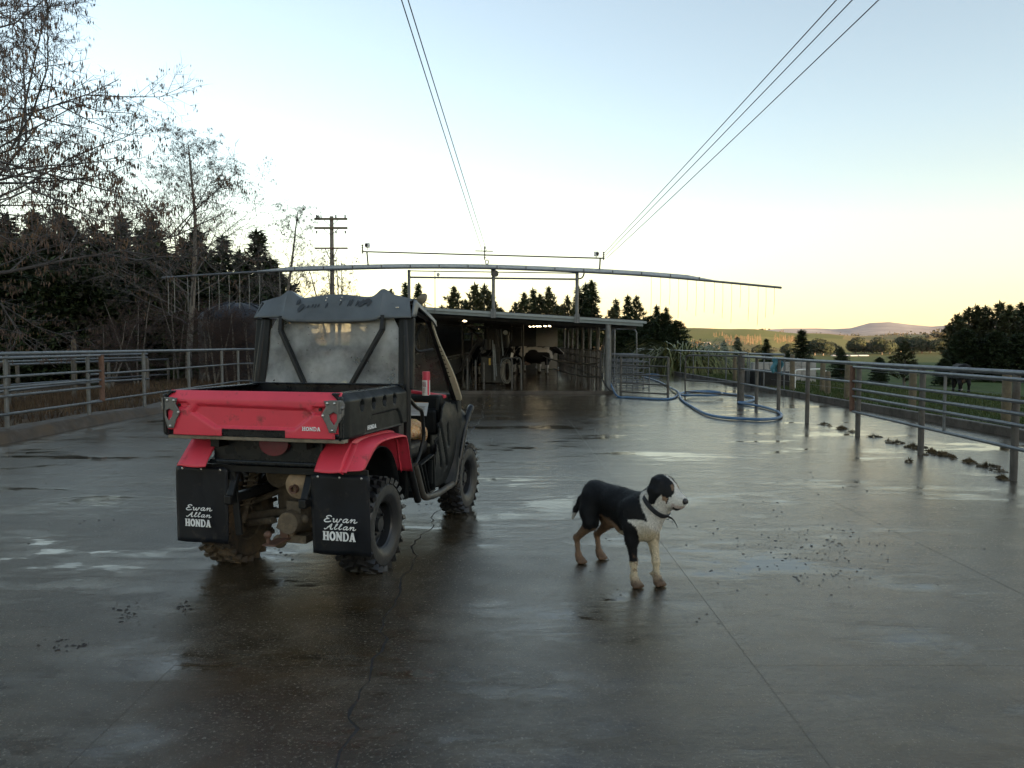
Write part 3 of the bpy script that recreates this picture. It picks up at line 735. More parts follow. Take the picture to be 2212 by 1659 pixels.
# ---- cab ---------------------------------------------------------
def pipe(b, pts, r, rr=.06): b.tube(fillet(pts, rr, 5), r, 12)
for sd in (1, -1):
    # rear hoop leg, roof rail and raked front leg in one bent tube
    one('roll_bar', M['blackmetal'], V, smooth=50)(lambda b: pipe(b, [(sd * .60, .62, .34), (sd * .605, .40, .70), (sd * .60, .43, 1.25), (sd * .565, .50, 1.72), (sd * .555, .60, 1.775), (sd * .545, 1.02, 1.70), (sd * .56, 1.64, 1.00)], .026, .08))
    one('rear_post', M['black'], V, bevel=.012)(lambda b: b.prism([(-.055, -.02), (.055, -.02), (.045, .50), (-.075 if sd > 0 else -.045, .50)] if sd > 0 else [(-.055, -.02), (.055, -.02), (.075, .50), (-.045, .50)], (sd * .588, .415, 1.20), (1, 0, 0), (0, .12, 1), -.045))
    one('brace_bar', M['blackmetal'], V, bevel=.006)(lambda b: [b.bar(p, q, .03, .045, (0, 1, 0)) for p, q in (((sd * .405, .46, 1.71), (sd * .405, .44, 1.60)), ((sd * .405, .44, 1.605), (sd * .185, .385, 1.21)))])
one('cross_bar', M['blackmetal'], V, smooth=50)(lambda b: (b.tube([(-.575, .56, 1.47), (.575, .56, 1.47)], .022, 10), b.tube([(-.55, 1.03, 1.69), (.55, 1.03, 1.69)], .022, 10), b.tube([(-.55, .60, 1.765), (.55, .60, 1.765)], .022, 10)))

def haze_plastic():
    m, nt, nd, lk, bs = newmat('clouded_clear_plastic')
    out = nd['Material Output']; tc = N(nd, 'ShaderNodeTexCoord')
    n1 = N(nd, 'ShaderNodeTexNoise', Scale=4.0, Detail=8.0, Roughness=.6); lk.new(tc.outputs['Object'], n1.inputs['Vector'])
    n2 = N(nd, 'ShaderNodeTexNoise', Scale=38.0, Detail=5.0); lk.new(tc.outputs['Object'], n2.inputs['Vector'])
    tr = N(nd, 'ShaderNodeBsdfTransparent'); tr.inputs[0].default_value = rgb((.92, .94, .90))
    tl = N(nd, 'ShaderNodeBsdfTranslucent'); tl.inputs[0].default_value = rgb((.92, .94, .88))
    df = N(nd, 'ShaderNodeBsdfPrincipled'); df.inputs['Base Color'].default_value = rgb((.56, .58, .58)); df.inputs['Roughness'].default_value = .28
    m1 = N(nd, 'ShaderNodeMixShader'); m1.inputs[0].default_value = .60; lk.new(tl.outputs[0], m1.inputs[1]); lk.new(df.outputs[0], m1.inputs[2])
    r1 = N(nd, 'ShaderNodeMapRange'); r1.inputs[1].default_value = .3; r1.inputs[2].default_value = .72; r1.inputs[3].default_value = .20; r1.inputs[4].default_value = .88; lk.new(n1.outputs['Fac'], r1.inputs[0])
    m2 = N(nd, 'ShaderNodeMixShader'); lk.new(r1.outputs[0], m2.inputs[0]); lk.new(tr.outputs[0], m2.inputs[1]); lk.new(m1.outputs[0], m2.inputs[2])
    bp = N(nd, 'ShaderNodeBump', Strength=.35, Distance=.02); lk.new(n1.outputs['Fac'], bp.inputs['Height']); lk.new(bp.outputs[0], df.inputs['Normal'])
    # specks of mud
    r2 = N(nd, 'ShaderNodeMapRange'); r2.inputs[1].default_value = .69; r2.inputs[2].default_value = .73; lk.new(n2.outputs['Fac'], r2.inputs[0])
    md = N(nd, 'ShaderNodeBsdfDiffuse'); md.inputs[0].default_value = rgb((.06, .05, .04))
    m3 = N(nd, 'ShaderNodeMixShader'); lk.new(r2.outputs[0], m3.inputs[0]); lk.new(m2.outputs[0], m3.inputs[1]); lk.new(md.outputs[0], m3.inputs[2])
    lk.new(m3.outputs[0], out.inputs['Surface']); return m
def dirty_glass():
    m, nt, nd, lk, bs = newmat('dirty_windscreen')
    out = nd['Material Output']; tc = N(nd, 'ShaderNodeTexCoord')
    n1 = N(nd, 'ShaderNodeTexNoise', Scale=5.0, Detail=9.0, Roughness=.7); lk.new(tc.outputs['Object'], n1.inputs['Vector'])
    tr = N(nd, 'ShaderNodeBsdfTransparent'); tr.inputs[0].default_value = rgb((.80, .80, .76))
    df = N(nd, 'ShaderNodeBsdfPrincipled'); df.inputs['Base Color'].default_value = rgb((.27, .265, .245)); df.inputs['Roughness'].default_value = .35
    r1 = N(nd, 'ShaderNodeMapRange'); r1.inputs[1].default_value = .32; r1.inputs[2].default_value = .75; r1.inputs[3].default_value = .30; r1.inputs[4].default_value = .66; lk.new(n1.outputs['Fac'], r1.inputs[0])
    m2 = N(nd, 'ShaderNodeMixShader'); lk.new(r1.outputs[0], m2.inputs[0]); lk.new(tr.outputs[0], m2.inputs[1]); lk.new(df.outputs[0], m2.inputs[2])
    lk.new(m2.outputs[0], out.inputs['Surface']); return m
one('rear_window', haze_plastic(), V, smooth=60)(lambda b: b.grid(24, 18, lambda u, v: ((-.545 + 1.09 * u) * (1 if v < .72 else 1 - (v - .72) * .55), .425 + .075 * v + .010 * math.sin(u * 9 + v * 4) * math.sin(v * 3.1) , 1.205 + .50 * v)))
one('windscreen', dirty_glass(), V)(lambda b: b.grid(4, 4, lambda u, v: (-.53 + 1.06 * u, 1.60 - .54 * v, 1.07 + .60 * v)))
# roof shell with its two humps and the deep rear skirt
def roofz(x, y):
    a = abs(x)
    z = 1.835 + .030 * math.exp(-((a - .02) / .20) ** 2) + .052 * math.exp(-((a - .375) / .055) ** 2) + .018 * math.exp(-((a - .44) / .10) ** 2)
    z -= .012 * sstep(.50, .62, a)
    return z
def _roof(b):
    xsn = 64
    def fn(u, v):
        x = -.615 + 1.23 * u
        if v < .30:                     # rear skirt, bottom edge to top edge
            t = v / .30
            zb = 1.700 - .040 * sstep(.42, .34, abs(x)) * (1 - .35 * (abs(x) / .4) ** 2) if abs(x) < .42 else 1.700
            if x > .0 and abs(x) > .42: zb -= .012
            zt = roofz(x, .5) ; xx = x * (.945 + .07 * (1 - t) * sstep(.42, .6, abs(x)) + .055 * (1 - sstep(.42, .6, abs(x))))
            return (xx, .445 + .085 * t - (.012 if abs(x) < .40 else 0) , zb + (zt - zb) * t)
        t = (v - .30) / .70             # top, sloping down to the front
        y = .53 + .56 * t
        z = roofz(x, y) * (1 - t) + (1.775 - .06 * sstep(.45, .62, abs(x))) * t - .0 
        return (x * (1 - .06 * t), y, z - .03 * t * t)
    b.grid(xsn, 30, fn)
    for sd in (-1, 1):                  # side skirts with the arched cut-out
        b.grid(20, 5, lambda u, v: (sd * (.615 - .037 * u + .006 * v), .53 + .56 * u, (roofz(.615, 0) * (1 - u) + 1.685 * u) - v * (.13 - .10 * sstep(.0, .16, u) + .015 * sstep(.8, 1, u))))
        b.grid(6, 5, lambda u, v: (sd * (.615 + .015 * (1 - v)), .445 + .085 * v + .05 * u, 1.70 + (roofz(.615, 0) - 1.70) * v - .004))
rf = one('roof', M['roofgrey'], V, smooth=35, solid=.010)(_roof)
rs2 = random.Random(11); PEEL = mat('peeled_decal', (.025, .032, .040), .55, var=.2)
for (x0, z0, w_, h_) in ((-.285, 1.815, .02, .05), (-.255, 1.775, .035, .075), (-.20, 1.78, .008, .03), (-.165, 1.785, .007, .035), (-.14, 1.785, .007, .035), (-.115, 1.787, .007, .03), (-.05, 1.785, .012, .04), (.06, 1.80, .008, .045), (.125, 1.802, .008, .05), (.145, 1.803, .012, .05), (.19, 1.80, .010, .045), (.225, 1.80, .035, .055), (.265, 1.815, .035, .045), (.285, 1.80, .02, .05)):
    n = 9; poly = [(w_ * (.5 + .35 * rs2.random()) * math.cos(2 * math.pi * k / n) + .18 * h_ * math.sin(2 * math.pi * k / n), h_ * .5 * (.7 + .5 * rs2.random()) * math.sin(2 * math.pi * k / n)) for k in range(n)]
    ya = .433 + .085 * (z0 - 1.66) / (1.865 - 1.66)
    pw = MB(); pw.prism(poly, (x0, ya - .0075, z0), (1, 0, 0), (0, .40, 1), .002); pw.build('peeled_patch', PEEL, rf)
for (x0, z0) in ((-.06, 1.845), (.06, 1.846), (-.065, 1.825), (.055, 1.824), (.50, 1.765), (.515, 1.766)):
    one('rivet', M['bolt'], rf)(lambda b: b.ball((x0, .430 + .085 * (z0 - 1.66) / .205, z0), (.006, .005, .006), 8, 5))
# cream strips along the screen edge
for sd in (1, -1):
    def _strip(b):
        A = Vector((sd * .565, 1.02, 1.70)); B = Vector((sd * .585, 1.655, .995))
        def fn(u, v):
            p = A.lerp(B, v); wd = .012 + .062 * sstep(.15, .75, v)
            if v > .93: wd *= math.sqrt(max(.05, 1 - ((v - .93) / .075) ** 2))
            return (p.x + sd * (u - .35) * wd * 1.1, p.y - .035, p.z + .012)
        b.grid(6, 30, fn)
    st = one('screen_strip', M['cream'], V, smooth=60, solid=.006)(_strip)
    for k in range(8):
        v = .33 + k * .05; A = Vector((sd * .565, 1.02, 1.70)); B = Vector((sd * .585, 1.655, .995)); p = A.lerp(B, v)
        one('slot', M['joint'], st)(lambda b: b.box((p.x + sd * .004, p.y - .0405, p.z + .012), (.016, .004, .008), Matrix.Rotation(.5, 3, 'Y')))
    one('bolt', M['bolt'], st)(lambda b: b.ball((sd * .60, 1.60, 1.012), .008, 8, 6))
mr = one('mirror', M['blackmetal'], V, smooth=50)(lambda b: (b.tube(fillet([(.50, .98, 1.66), (.44, .96, 1.50), (.47, .97, 1.44), (.55, 1.10, 1.46)], .04), .011, 8), b.tube(fillet([(.44, .96, 1.52), (.38, .96, 1.66)], .03), .010, 8)))
# dash and cowl
one('dashboard', M['black'], V, bevel=.03)(lambda b: (b.box((0, 1.46, .93), (1.06, .30, .30)), b.box((0, 1.60, 1.05), (1.08, .16, .06)), b.box((.30, 1.31, .86), (.44, .10, .22))))
one('dash_trim', M['red'], V, bevel=.012)(lambda b: (b.bar((-.52, 1.42, 1.10), (.20, 1.42, 1.105), .06, .03), b.bar((.20, 1.42, 1.105), (.54, 1.44, 1.06), .06, .03)))
wl_ = one('warning_label', mat('white_label', (.55, .58, .60), .4, var=.05), V)(lambda b: b.box((.33, 1.265, .965), (.22, .006, .115), Matrix.Rotation(-.45, 3, 'X')))
one('label_header', mat('orange_print', (.55, .25, .05), .5), wl_)(lambda b: b.box((.33, 1.288, 1.011), (.21, .004, .02), Matrix.Rotation(-.45, 3, 'X')))
one('label_print', mat('grey_print', (.22, .23, .24), .5), wl_)(lambda b: [b.box((.33 + .01 * (k % 2), 1.2595 + (.024 - k * .011) * .42, .965 + .024 - k * .011), (.18 - .03 * (k % 2), .003, .0035), Matrix.Rotation(-.45, 3, 'X')) for k in range(6)])
one('steering_wheel', M['black'], V, smooth=50)(lambda b: (b.tube([(-.28 + .17 * math.cos(2 * math.pi * k / 28), 1.22 + .08 * math.sin(2 * math.pi * k / 28), 1.07 + .145 * math.sin(2 * math.pi * k / 28)) for k in range(28)], .015, 8, closed=True), b.tube([(-.28, 1.22, 1.07), (-.28, 1.42, .93)], .025, 8), b.bar((-.44, 1.22, 1.07), (-.12, 1.22, 1.07), .03, .02)))
one('hood', M['black'], V, smooth=40, solid=.01)(lambda b: b.grid(16, 14, lambda u, v: ((-.5 + u) * (1.10 - .25 * v), 1.62 + .70 * v, 1.03 - .10 * v - .22 * v * v - .10 * abs(2 * u - 1) ** 3)))
# seats
SEAT = mat('black_vinyl', (.014, .014, .015), .5, var=.3, bump=.1, bscale=200)
for sd in (1, -1):
    s_ = bpy.data.objects.new('seat', None); COL.objects.link(s_); s_.parent = V
    one('cushion', SEAT, s_, bevel=.05, seg=3)(lambda b: b.box((sd * .28, .82, .70), (.50, .46, .14)))
    one('backrest', SEAT, s_, bevel=.05, seg=3)(lambda b: b.box((sd * .28, .60, 1.02), (.48, .13, .56), Matrix.Rotation(-.18, 3, 'X')))
    one('headrest', SEAT, s_, bevel=.05, seg=3)(lambda b: b.box((sd * .29, .555, 1.41), (.24, .10, .24), Matrix.Rotation(-.1, 3, 'X')))
# floor, sill, side panel
one('floor_pan', M['black'], V, bevel=.01)(lambda b: (b.box((0, 1.15, .36), (1.10, .85, .05)), b.box((0, .62, .55), (1.04, .06, .40))))
for sd in (1, -1):
    one('sill_tube', M['galvdirty'] if sd < 0 else mat('muddy_black_tube', (.05, .045, .038), .5, var=.3, dirt=(.12, .095, .065), dirtamt=.4), V, smooth=50)(lambda b: b.tube(fillet([(sd * .60, .56, .62), (sd * .61, .70, .345), (sd * .61, 1.0, .315), (sd * .61, 1.46, .33), (sd * .59, 1.58, .52)], .08, 5), .026, 10))
    vents = [[(1.13, .52), (1.17, .50), (1.04, .80), (1.01, .80)], [(1.29, .47), (1.32, .50), (1.13, .88), (1.10, .86)], [(1.30, .66), (1.34, .66), (1.31, .86), (1.27, .84)]]
    outl = [(.98, .36), (1.30, .35), (1.47, .45), (1.60, .66), (1.64, .98), (1.30, 1.03), (1.21, .98), (1.10, .84), (1.00, .62)]
    def _door(b):
        def P(u, v): return (.92 + .76 * u, .34 + .71 * v)
        def fn(u, v):
            y, z = P(u, v); x = .565 + .035 * sstep(.35, .60, z) - .025 * sstep(.85, 1.05, z) + .02 * sstep(1.5, 1.65, y)
            d = min(polysd(q, y, z) for q in vents); x -= .022 * sstep(.008, -.008, d)
            return (sd * x, y, z)
        b.grid(60, 60, fn, lambda u, v: polysd(outl, *P(u, v)) < 0)
    one('door_panel', M['black'], V, smooth=38, solid=.012)(_door)
    def _net(b):
        for pts in ([(.66, .60), (.95, .64), (.97, .36), (.80, .36)],):
            for k in range(4):
                a = pts[k]; c = pts[(k + 1) % 4]
                b.bar((sd * .592, a[0], a[1]), (sd * .592, c[0], c[1]), .012, .04, (1, 0, 0))
        b.bar((sd * .592, .72, .61), (sd * .592, .84, .36), .010, .05, (1, 0, 0))
        b.bar((sd * .594, .90, .42), (sd * .594, .91, .60), .010, .035, (1, 0, 0))
        b.prism([(.66, .58), (.76, .60), (.80, .50), (.74, .42)], (sd * .588, 0, 0), (0, 1, 0), (0, 0, 1), .008)
    one('side_guard', M['black'], V, bevel=.003)(_net)
    one('grab_bar', M['blackmetal'], V, smooth=50)(lambda b: b.tube(fillet([(sd * .60, .44, 1.12), (sd * .605, .58, 1.04), (sd * .605, .70, 1.01), (sd * .595, .77, .80), (sd * .58, .70, .66), (sd * .58, .60, .60)], .05, 5), .015, 10))
    def _ffend(b):
        # tall guard behind and over the front wheel
        ed = catmull([(0, 1.38, .30), (0, 1.47, .42), (0, 1.53, .60), (0, 1.60, .70), (0, 1.66, .76), (0, 1.72, .80), (0, 1.76, .82), (0, 1.80, .83)], 4)
        outr = catmull([(0, 1.33, .34), (0, 1.40, .50), (0, 1.46, .72), (0, 1.50, .88), (0, 1.56, .95), (0, 1.64, .98), (0, 1.72, .98), (0, 1.80, .96)], 4)
        n = len(ed)
        b.grid(n - 1, 8, lambda u, v: (sd * (.50 + .115 * v + (.02 if v > .9 else 0)), outr[min(n - 1, int(round(u * (n - 1))))].lerp(ed[min(n - 1, int(round(u * (n - 1))))], .12 + .72 * v ** 2).y, outr[min(n - 1, int(round(u * (n - 1))))].lerp(ed[min(n - 1, int(round(u * (n - 1))))], .12 + .72 * v ** 2).z))
    one('front_fender', M['black'], V, smooth=40, solid=.012)(_ffend)
    one('fender_flare', M['blackgloss'], V, smooth=50)(lambda b: b.tube(catmull([(sd * .57, 1.62, .27), (sd * .60, 1.58, .42), (sd * .615, 1.63, .60), (sd * .625, 1.70, .78), (sd * .635, 1.79, .90), (sd * .635, 1.86, .945)], 5), [.012] + [.026] * 20 + [.030] * 4 + [.018], 10))
for sd in (1, -1): one('fender_bridge', M['black'], V, bevel=.01)(lambda b: b.box((sd * .55, 1.60, .95), (.12, .10, .14)))

# ---- things riding in the cab -------------------------------------
def vloc(x, y, z):
    c, s = math.cos(rad(14)), math.sin(rad(14)); return (-1.43 + x * c + y * s, 5.16 - x * s + y * c, z)
def can_material():
    m, nt, nd, lk, bs = newmat('spray_can_print'); bs.inputs['Roughness'].default_value = .35
    tc = N(nd, 'ShaderNodeTexCoord'); sp = N(nd, 'ShaderNodeSeparateXYZ'); lk.new(tc.outputs['Object'], sp.inputs[0])
    r = N(nd, 'ShaderNodeValToRGB'); r.color_ramp.interpolation = 'CONSTANT'; e = r.color_ramp.elements
    e[0].position = 0; e[0].color = rgb((.70, .70, .68)); e[1].position = .125 / .2; e[1].color = rgb((.62, .04, .08))
    mm = N(nd, 'ShaderNodeMath', operation='MULTIPLY'); mm.inputs[1].default_value = 5.0; lk.new(sp.outputs[2], mm.inputs[0]); lk.new(mm.outputs[0], r.inputs[0])
    lk.new(r.outputs[0], bs.inputs['Base Color']); return m
can = empty('spray_can', vloc(.40, 1.345, 1.075), -rad(14), 'white and pinkish red stock marking spray can standing on the dash', 'spray can')
one('can_body', mat('can_white', (.68, .68, .66), .35, var=.08), can, smooth=40)(lambda b: b.lathe([(.001, 0), (.032, 0), (.033, .004), (.033, .128), (.031, .134), (.001, .134)], (0, 0, 0), (0, 0, 1), 28))
one('cap', mat('pink_red_cap', (.62, .045, .09), .4, var=.08), can, smooth=40)(lambda b: b.lathe([(.033, .128), (.0325, .196), (.030, .200), (.001, .200)], (0, 0, 0), (0, 0, 1), 28))
one('red_band', mat('pink_red_print', (.62, .045, .09), .4), can, smooth=40)(lambda b: b.grid(4, 6, lambda u, v: (.0336 * math.cos(rad(-52 + 30 * u)), .0336 * math.sin(rad(-52 + 30 * u)), .004 + .124 * v)))
def _cantext(b):
    for txt, z in (('TELL', .094), ('TAIL', .074)):
        t = MB(); lettering(t, txt, SLAB, (0, 0, z), (1, 0, 0), (0, 0, 1), .019, .80, 0, .0008, .06)
        xs_ = [q[0] for q in t.v]; wd = max(xs_)
        vs = [(.0338 * math.sin((q[0] - wd / 2 - .008) / .0335), -(.0338 - q[1]) * math.cos((q[0] - wd / 2 - .008) / .0335), q[2]) for q in t.v]
        b.add(vs, t.f)
    for k in range(6): b.box((-.008, -.0332, .060 - k * .007), (.022, .0012, .002))
one('lettering', mat('dark_red_print', (.30, .03, .05), .5), can)(_cantext)

def patterned():
    m, nt, nd, lk, bs = newmat('patterned_cushion_cloth'); tc = N(nd, 'ShaderNodeTexCoord')
    n = N(nd, 'ShaderNodeTexNoise', Scale=13.0, Detail=3.0, Distortion=2.6); lk.new(tc.outputs['Object'], n.inputs['Vector'])
    r = N(nd, 'ShaderNodeValToRGB'); e = r.color_ramp.elements; e[0].position = .30; e[0].color = rgb((.16, .05, .03)); e[1].position = .74; e[1].color = rgb((.42, .42, .05))
    for p, c in ((.38, (.42, .14, .05)), (.44, (.60, .40, .22)), (.50, (.62, .50, .32)), (.56, (.52, .20, .06)), (.64, (.62, .50, .24))): q = e.new(p); q.color = rgb(c)
    lk.new(n.outputs['Fac'], r.inputs[0]); lk.new(r.outputs[0], bs.inputs['Base Color']); bs.inputs['Roughness'].default_value = .9
    b2 = N(nd, 'ShaderNodeTexNoise', Scale=14.0, Detail=4.0); lk.new(tc.outputs['Object'], b2.inputs['Vector'])
    bp = N(nd, 'ShaderNodeBump', Strength=.7, Distance=.03); lk.new(b2.outputs['Fac'], bp.inputs['Height']); lk.new(bp.outputs[0], bs.inputs['Normal']); return m
def _cush(b):
    def fn(u, v):
        th = 2 * math.pi * u; ph = math.pi * v
        sx = abs(math.cos(th)) ** .6 * (1 if math.cos(th) > 0 else -1); sy = abs(math.sin(th)) ** .6 * (1 if math.sin(th) > 0 else -1)
        s = math.sin(ph) ** .55
        x = .24 * sx * s; y = .22 * sy * s; z = .075 * math.cos(ph) + .02 * vnoise(x * 14 + 3, y * 14 + 5)
        if y > .08: z -= (y - .08) * .95 * (1 if x > -.05 else .2)
        return (x, y, z)
    b.grid(48, 20, fn)
cu = one('cushion', patterned(), None, smooth=60)(_cush)
cu.location = vloc(.34, .80, .845); cu.rotation_euler = (0, .06, -rad(14)); tag(cu, 'crumpled floral patterned cushion draped over the buggy passenger seat', 'cushion')
# ================================================================ ANIMALS
# bodies are one smooth surface: round cones blended together, then skinned with surface nets
def _rc(P, a, b, ra, rb):
    a = np.array(a); b = np.array(b); ab = b - a; t = np.clip(((P - a) @ ab) / max(1e-9, ab @ ab), 0, 1)
    return np.linalg.norm(P - a - t[..., None] * ab, axis=-1) - (ra + (rb - ra) * t)
def _el(P, c, r, rot=None):
    q = P - np.array(c)
    if rot is not None: q = q @ np.array(rot)
    r = np.array(r); k = np.linalg.norm(q / r, axis=-1); k2 = np.linalg.norm(q / (r * r), axis=-1)
    return k * (k - 1) / np.maximum(k2, 1e-9)
def surface_nets(prims, lo, hi, h, k):
    """prims: list of ('c',a,b,ra,rb[,k]) or ('e',c,r,rot[,k]); returns verts, faces, nearest prim"""
    lo = np.array(lo, float); hi = np.array(hi, float); n = np.ceil((hi - lo) / h).astype(int) + 1
    ax = [lo[i] + h * np.arange(n[i]) for i in range(3)]
    P = np.stack(np.meshgrid(*ax, indexing='ij'), -1)
    D = None
    for p in prims:
        d = _rc(P, *p[1:5]) if p[0] == 'c' else _el(P, *p[1:4])
        kk = p[5] if len(p) > 5 and p[0] == 'c' else (p[4] if len(p) > 4 and p[0] == 'e' else k)
        if D is None: D = d
        else:
            hh = np.maximum(kk - np.abs(D - d), 0) / kk; D = np.minimum(D, d) - hh * hh * kk * .25
    ins = D < 0
    c8 = [(i, j, q) for i in (0, 1) for j in (0, 1) for q in (0, 1)]
    cnt = sum(ins[i:n[0] - 1 + i, j:n[1] - 1 + j, q:n[2] - 1 + q].astype(int) for i, j, q in c8)
    act = np.argwhere((cnt > 0) & (cnt < 8)); idx = -np.ones(n - 1, int); idx[tuple(act.T)] = np.arange(len(act))
    acc = np.zeros((len(act), 3)); num = np.zeros(len(act))
    for (a, b) in [(u, v) for u in c8 for v in c8 if u < v and sum(abs(u[t] - v[t]) for t in range(3)) == 1]:
        A = act + a; B = act + b; da = D[tuple(A.T)]; db = D[tuple(B.T)]; m = (da < 0) != (db < 0)
        t = np.where(m, da / np.where(m, da - db, 1), 0)[:, None]
        acc += np.where(m[:, None], np.array(a) * (1 - t) + np.array(b) * t, 0); num += m
    vs = lo + h * (act + acc / num[:, None])
    fs = []
    for d in range(3):
        e = [0, 0, 0]; e[d] = 1; u, v = [t for t in range(3) if t != d]
        s0 = [slice(None)] * 3; s1 = [slice(None)] * 3; s0[d] = slice(0, -1); s1[d] = slice(1, None)
        for pos in np.argwhere(ins[tuple(s0)] != ins[tuple(s1)]):
            if pos[u] == 0 or pos[v] == 0 or pos[u] >= n[u] - 1 or pos[v] >= n[v] - 1: continue
            eu = np.zeros(3, int); ev = np.zeros(3, int); eu[u] = 1; ev[v] = 1
            q = [idx[tuple(pos)], idx[tuple(pos - eu)], idx[tuple(pos - eu - ev)], idx[tuple(pos - ev)]]
            if min(q) < 0: continue
            flip = bool(ins[tuple(pos)]) ^ (d == 1)
            fs.append(q if flip else q[::-1])
    near = np.full(len(vs), 1e9); who = np.zeros(len(vs), int)
    for i, p in enumerate(prims):
        d = _rc(vs, *p[1:5]) if p[0] == 'c' else _el(vs, *p[1:4])
        m = d < near; near[m] = d[m]; who[m] = i
    return vs, fs, who

def coat_material(name, bscale, rough=.55, sheen=.25, streak=(1, 1, 1)):
    m, nt, nd, lk, bs = newmat(name)
    at = N(nd, 'ShaderNodeVertexColor'); at.layer_name = 'coat'
    tc = N(nd, 'ShaderNodeTexCoord'); mp = N(nd, 'ShaderNodeMapping'); mp.inputs['Scale'].default_value = streak; lk.new(tc.outputs['Object'], mp.inputs[0])
    n = N(nd, 'ShaderNodeTexNoise', Scale=bscale, Detail=6.0, Roughness=.7); lk.new(mp.outputs[0], n.inputs['Vector'])
    mr = N(nd, 'ShaderNodeMapRange'); mr.inputs[1].default_value = .3; mr.inputs[2].default_value = .7; mr.inputs[3].default_value = .72; mr.inputs[4].default_value = 1.2; lk.new(n.outputs['Fac'], mr.inputs[0])
    mx = N(nd, 'ShaderNodeMix', data_type='RGBA', blend_type='MULTIPLY'); mx.inputs[0].default_value = 1.0; lk.new(at.outputs[0], mx.inputs[6]); lk.new(mr.outputs[0], mx.inputs[7])
    lk.new(mx.outputs[2], bs.inputs['Base Color']); bs.inputs['Roughness'].default_value = rough
    bs.inputs['Specular IOR Level'].default_value = .22
    bs.inputs['Sheen Weight'].default_value = sheen; bs.inputs['Sheen Roughness'].default_value = .4
    bp = N(nd, 'ShaderNodeBump', Strength=.55, Distance=.006 if bscale > 60 else .02); lk.new(n.outputs['Fac'], bp.inputs['Height']); lk.new(bp.outputs[0], bs.inputs['Normal'])
    return m

def skin_object(name, prims, lo, hi, h, k, colfn, m, parent=None, smooth_it=2):
    vs, fs, who = surface_nets(prims, lo, hi, h, k)
    me = bpy.data.meshes.new(name); me.from_pydata(vs.tolist(), [], [list(map(int, f)) for f in fs]); me.update()
    bm = bmesh.new(); bm.from_mesh(me)
    for _ in range(smooth_it): bmesh.ops.smooth_vert(bm, verts=bm.verts, factor=.5, use_axis_x=True, use_axis_y=True, use_axis_z=True)
    bmesh.ops.recalc_face_normals(bm, faces=bm.faces); bm.to_mesh(me); bm.free()
    ca = me.color_attributes.new('coat', 'FLOAT_COLOR', 'POINT')
    buf = np.ones((len(vs), 4), np.float32)
    for i, (p, wv) in enumerate(zip(vs, who)): buf[i, :3] = colfn(p, int(wv))
    ca.data.foreach_set('color', buf.ravel())
    me.shade_smooth(); me.materials.append(m); me['n'] = 1
    o = bpy.data.objects.new(name, me); COL.objects.link(o)
    if parent is not None: o.parent = parent
    return o

# ---------------------------------------------------------------- the dog (x forward, y its left, z up)
HD = math.atan2(-.885, .466)
dog = empty('dog', (.69, 4.95, 0), HD, 'black, white and tan short-haired dog standing on the wet concrete', 'dog')
# head frame: looks to its left of the body axis and a little down
hc = Vector((.410, .058, .618)); hy = rad(15); hp_ = rad(-20)
HX = Vector((math.cos(hy) * math.cos(hp_), math.sin(hy) * math.cos(hp_), math.sin(hp_))); HY = Vector((-math.sin(hy), math.cos(hy), 0)); HZ = HX.cross(HY)
def hp3(a, b_, c): return tuple(hc + HX * a + HY * b_ + HZ * c)
HR = [[HX[i], HY[i], HZ[i]] for i in range(3)]
dp = []; dn = []
def add(nm, *p): dp.append(p); dn.append(nm)
add('rib', 'e', (.165, 0, .435), (.205, .088, .124), [[math.cos(.10), 0, -math.sin(.10)], [0, 1, 0], [math.sin(.10), 0, math.cos(.10)]])
add('rib', 'c', (.22, 0, .445), (-.02, 0, .468), .101, .084)
add('loin', 'c', (-.02, 0, .472), (-.25, 0, .472), .080, .080)
add('withers', 'c', (.22, 0, .515), (.06, 0, .522), .048, .045)
add('rump', 'e', (-.255, 0, .467), (.112, .078, .094), None)
add('back', 'c', (.05, 0, .520), (-.26, 0, .515), .045, .052)
add('chest', 'e', (.315, 0, .415), (.093, .080, .112), None)
add('keel', 'c', (.30, 0, .335), (.08, 0, .325), .055, .045)
add('belly', 'c', (.08, 0, .345), (-.18, 0, .415), .058, .045)
add('neck', 'c', (.265, .0, .475), (.382, .035, .583), .092, .076)
add('throat', 'c', (.335, .01, .43), (.425, .055, .545), .070, .055)
# head
add('skull', 'e', hp3(-.018, 0, .020), (.084, .064, .062), HR, .02)
add('brow', 'e', hp3(.030, 0, .018), (.050, .056, .048), HR, .02)
add('cheek', 'e', hp3(.010, -.034, -.020), (.058, .034, .048), HR, .03)
add('cheek', 'e', hp3(.010, .034, -.020), (.058, .034, .048), HR, .03)
add('muzzle', 'c', hp3(.060, 0, -.012), hp3(.122, 0, -.012), .049, .041, .025)
add('lip', 'c', hp3(.056, -.020, -.044), hp3(.116, -.017, -.043), .032, .029, .02)
add('lip', 'c', hp3(.056, .020, -.044), hp3(.116, .017, -.043), .032, .029, .02)
add('chin', 'c', hp3(.050, 0, -.068), hp3(.112, 0, -.066), .024, .017, .012)
for s in (-1, 1):   # hanging ears
    add('ear', 'c', hp3(-.020, s * .054, .046), hp3(.004, s * .080, -.010), .020, .017, .018)
    add('ear', 'c', hp3(.004, s * .080, -.010), hp3(-.002, s * .080, -.070), .018, .012, .012)
    add('ear', 'c', hp3(-.058, s * .052, .038), hp3(-.050, s * .074, -.015), .022, .018, .018)
    add('ear', 'c', hp3(-.050, s * .074, -.015), hp3(-.030, s * .078, -.066), .018, .012, .012)
    add('ear', 'c', hp3(-.028, s * .076, -.005), hp3(-.016, s * .080, -.078), .021, .016, .015)
    add('ear', 'c', hp3(-.010, s * .078, -.005), hp3(-.006, s * .080, -.070), .018, .014, .015)
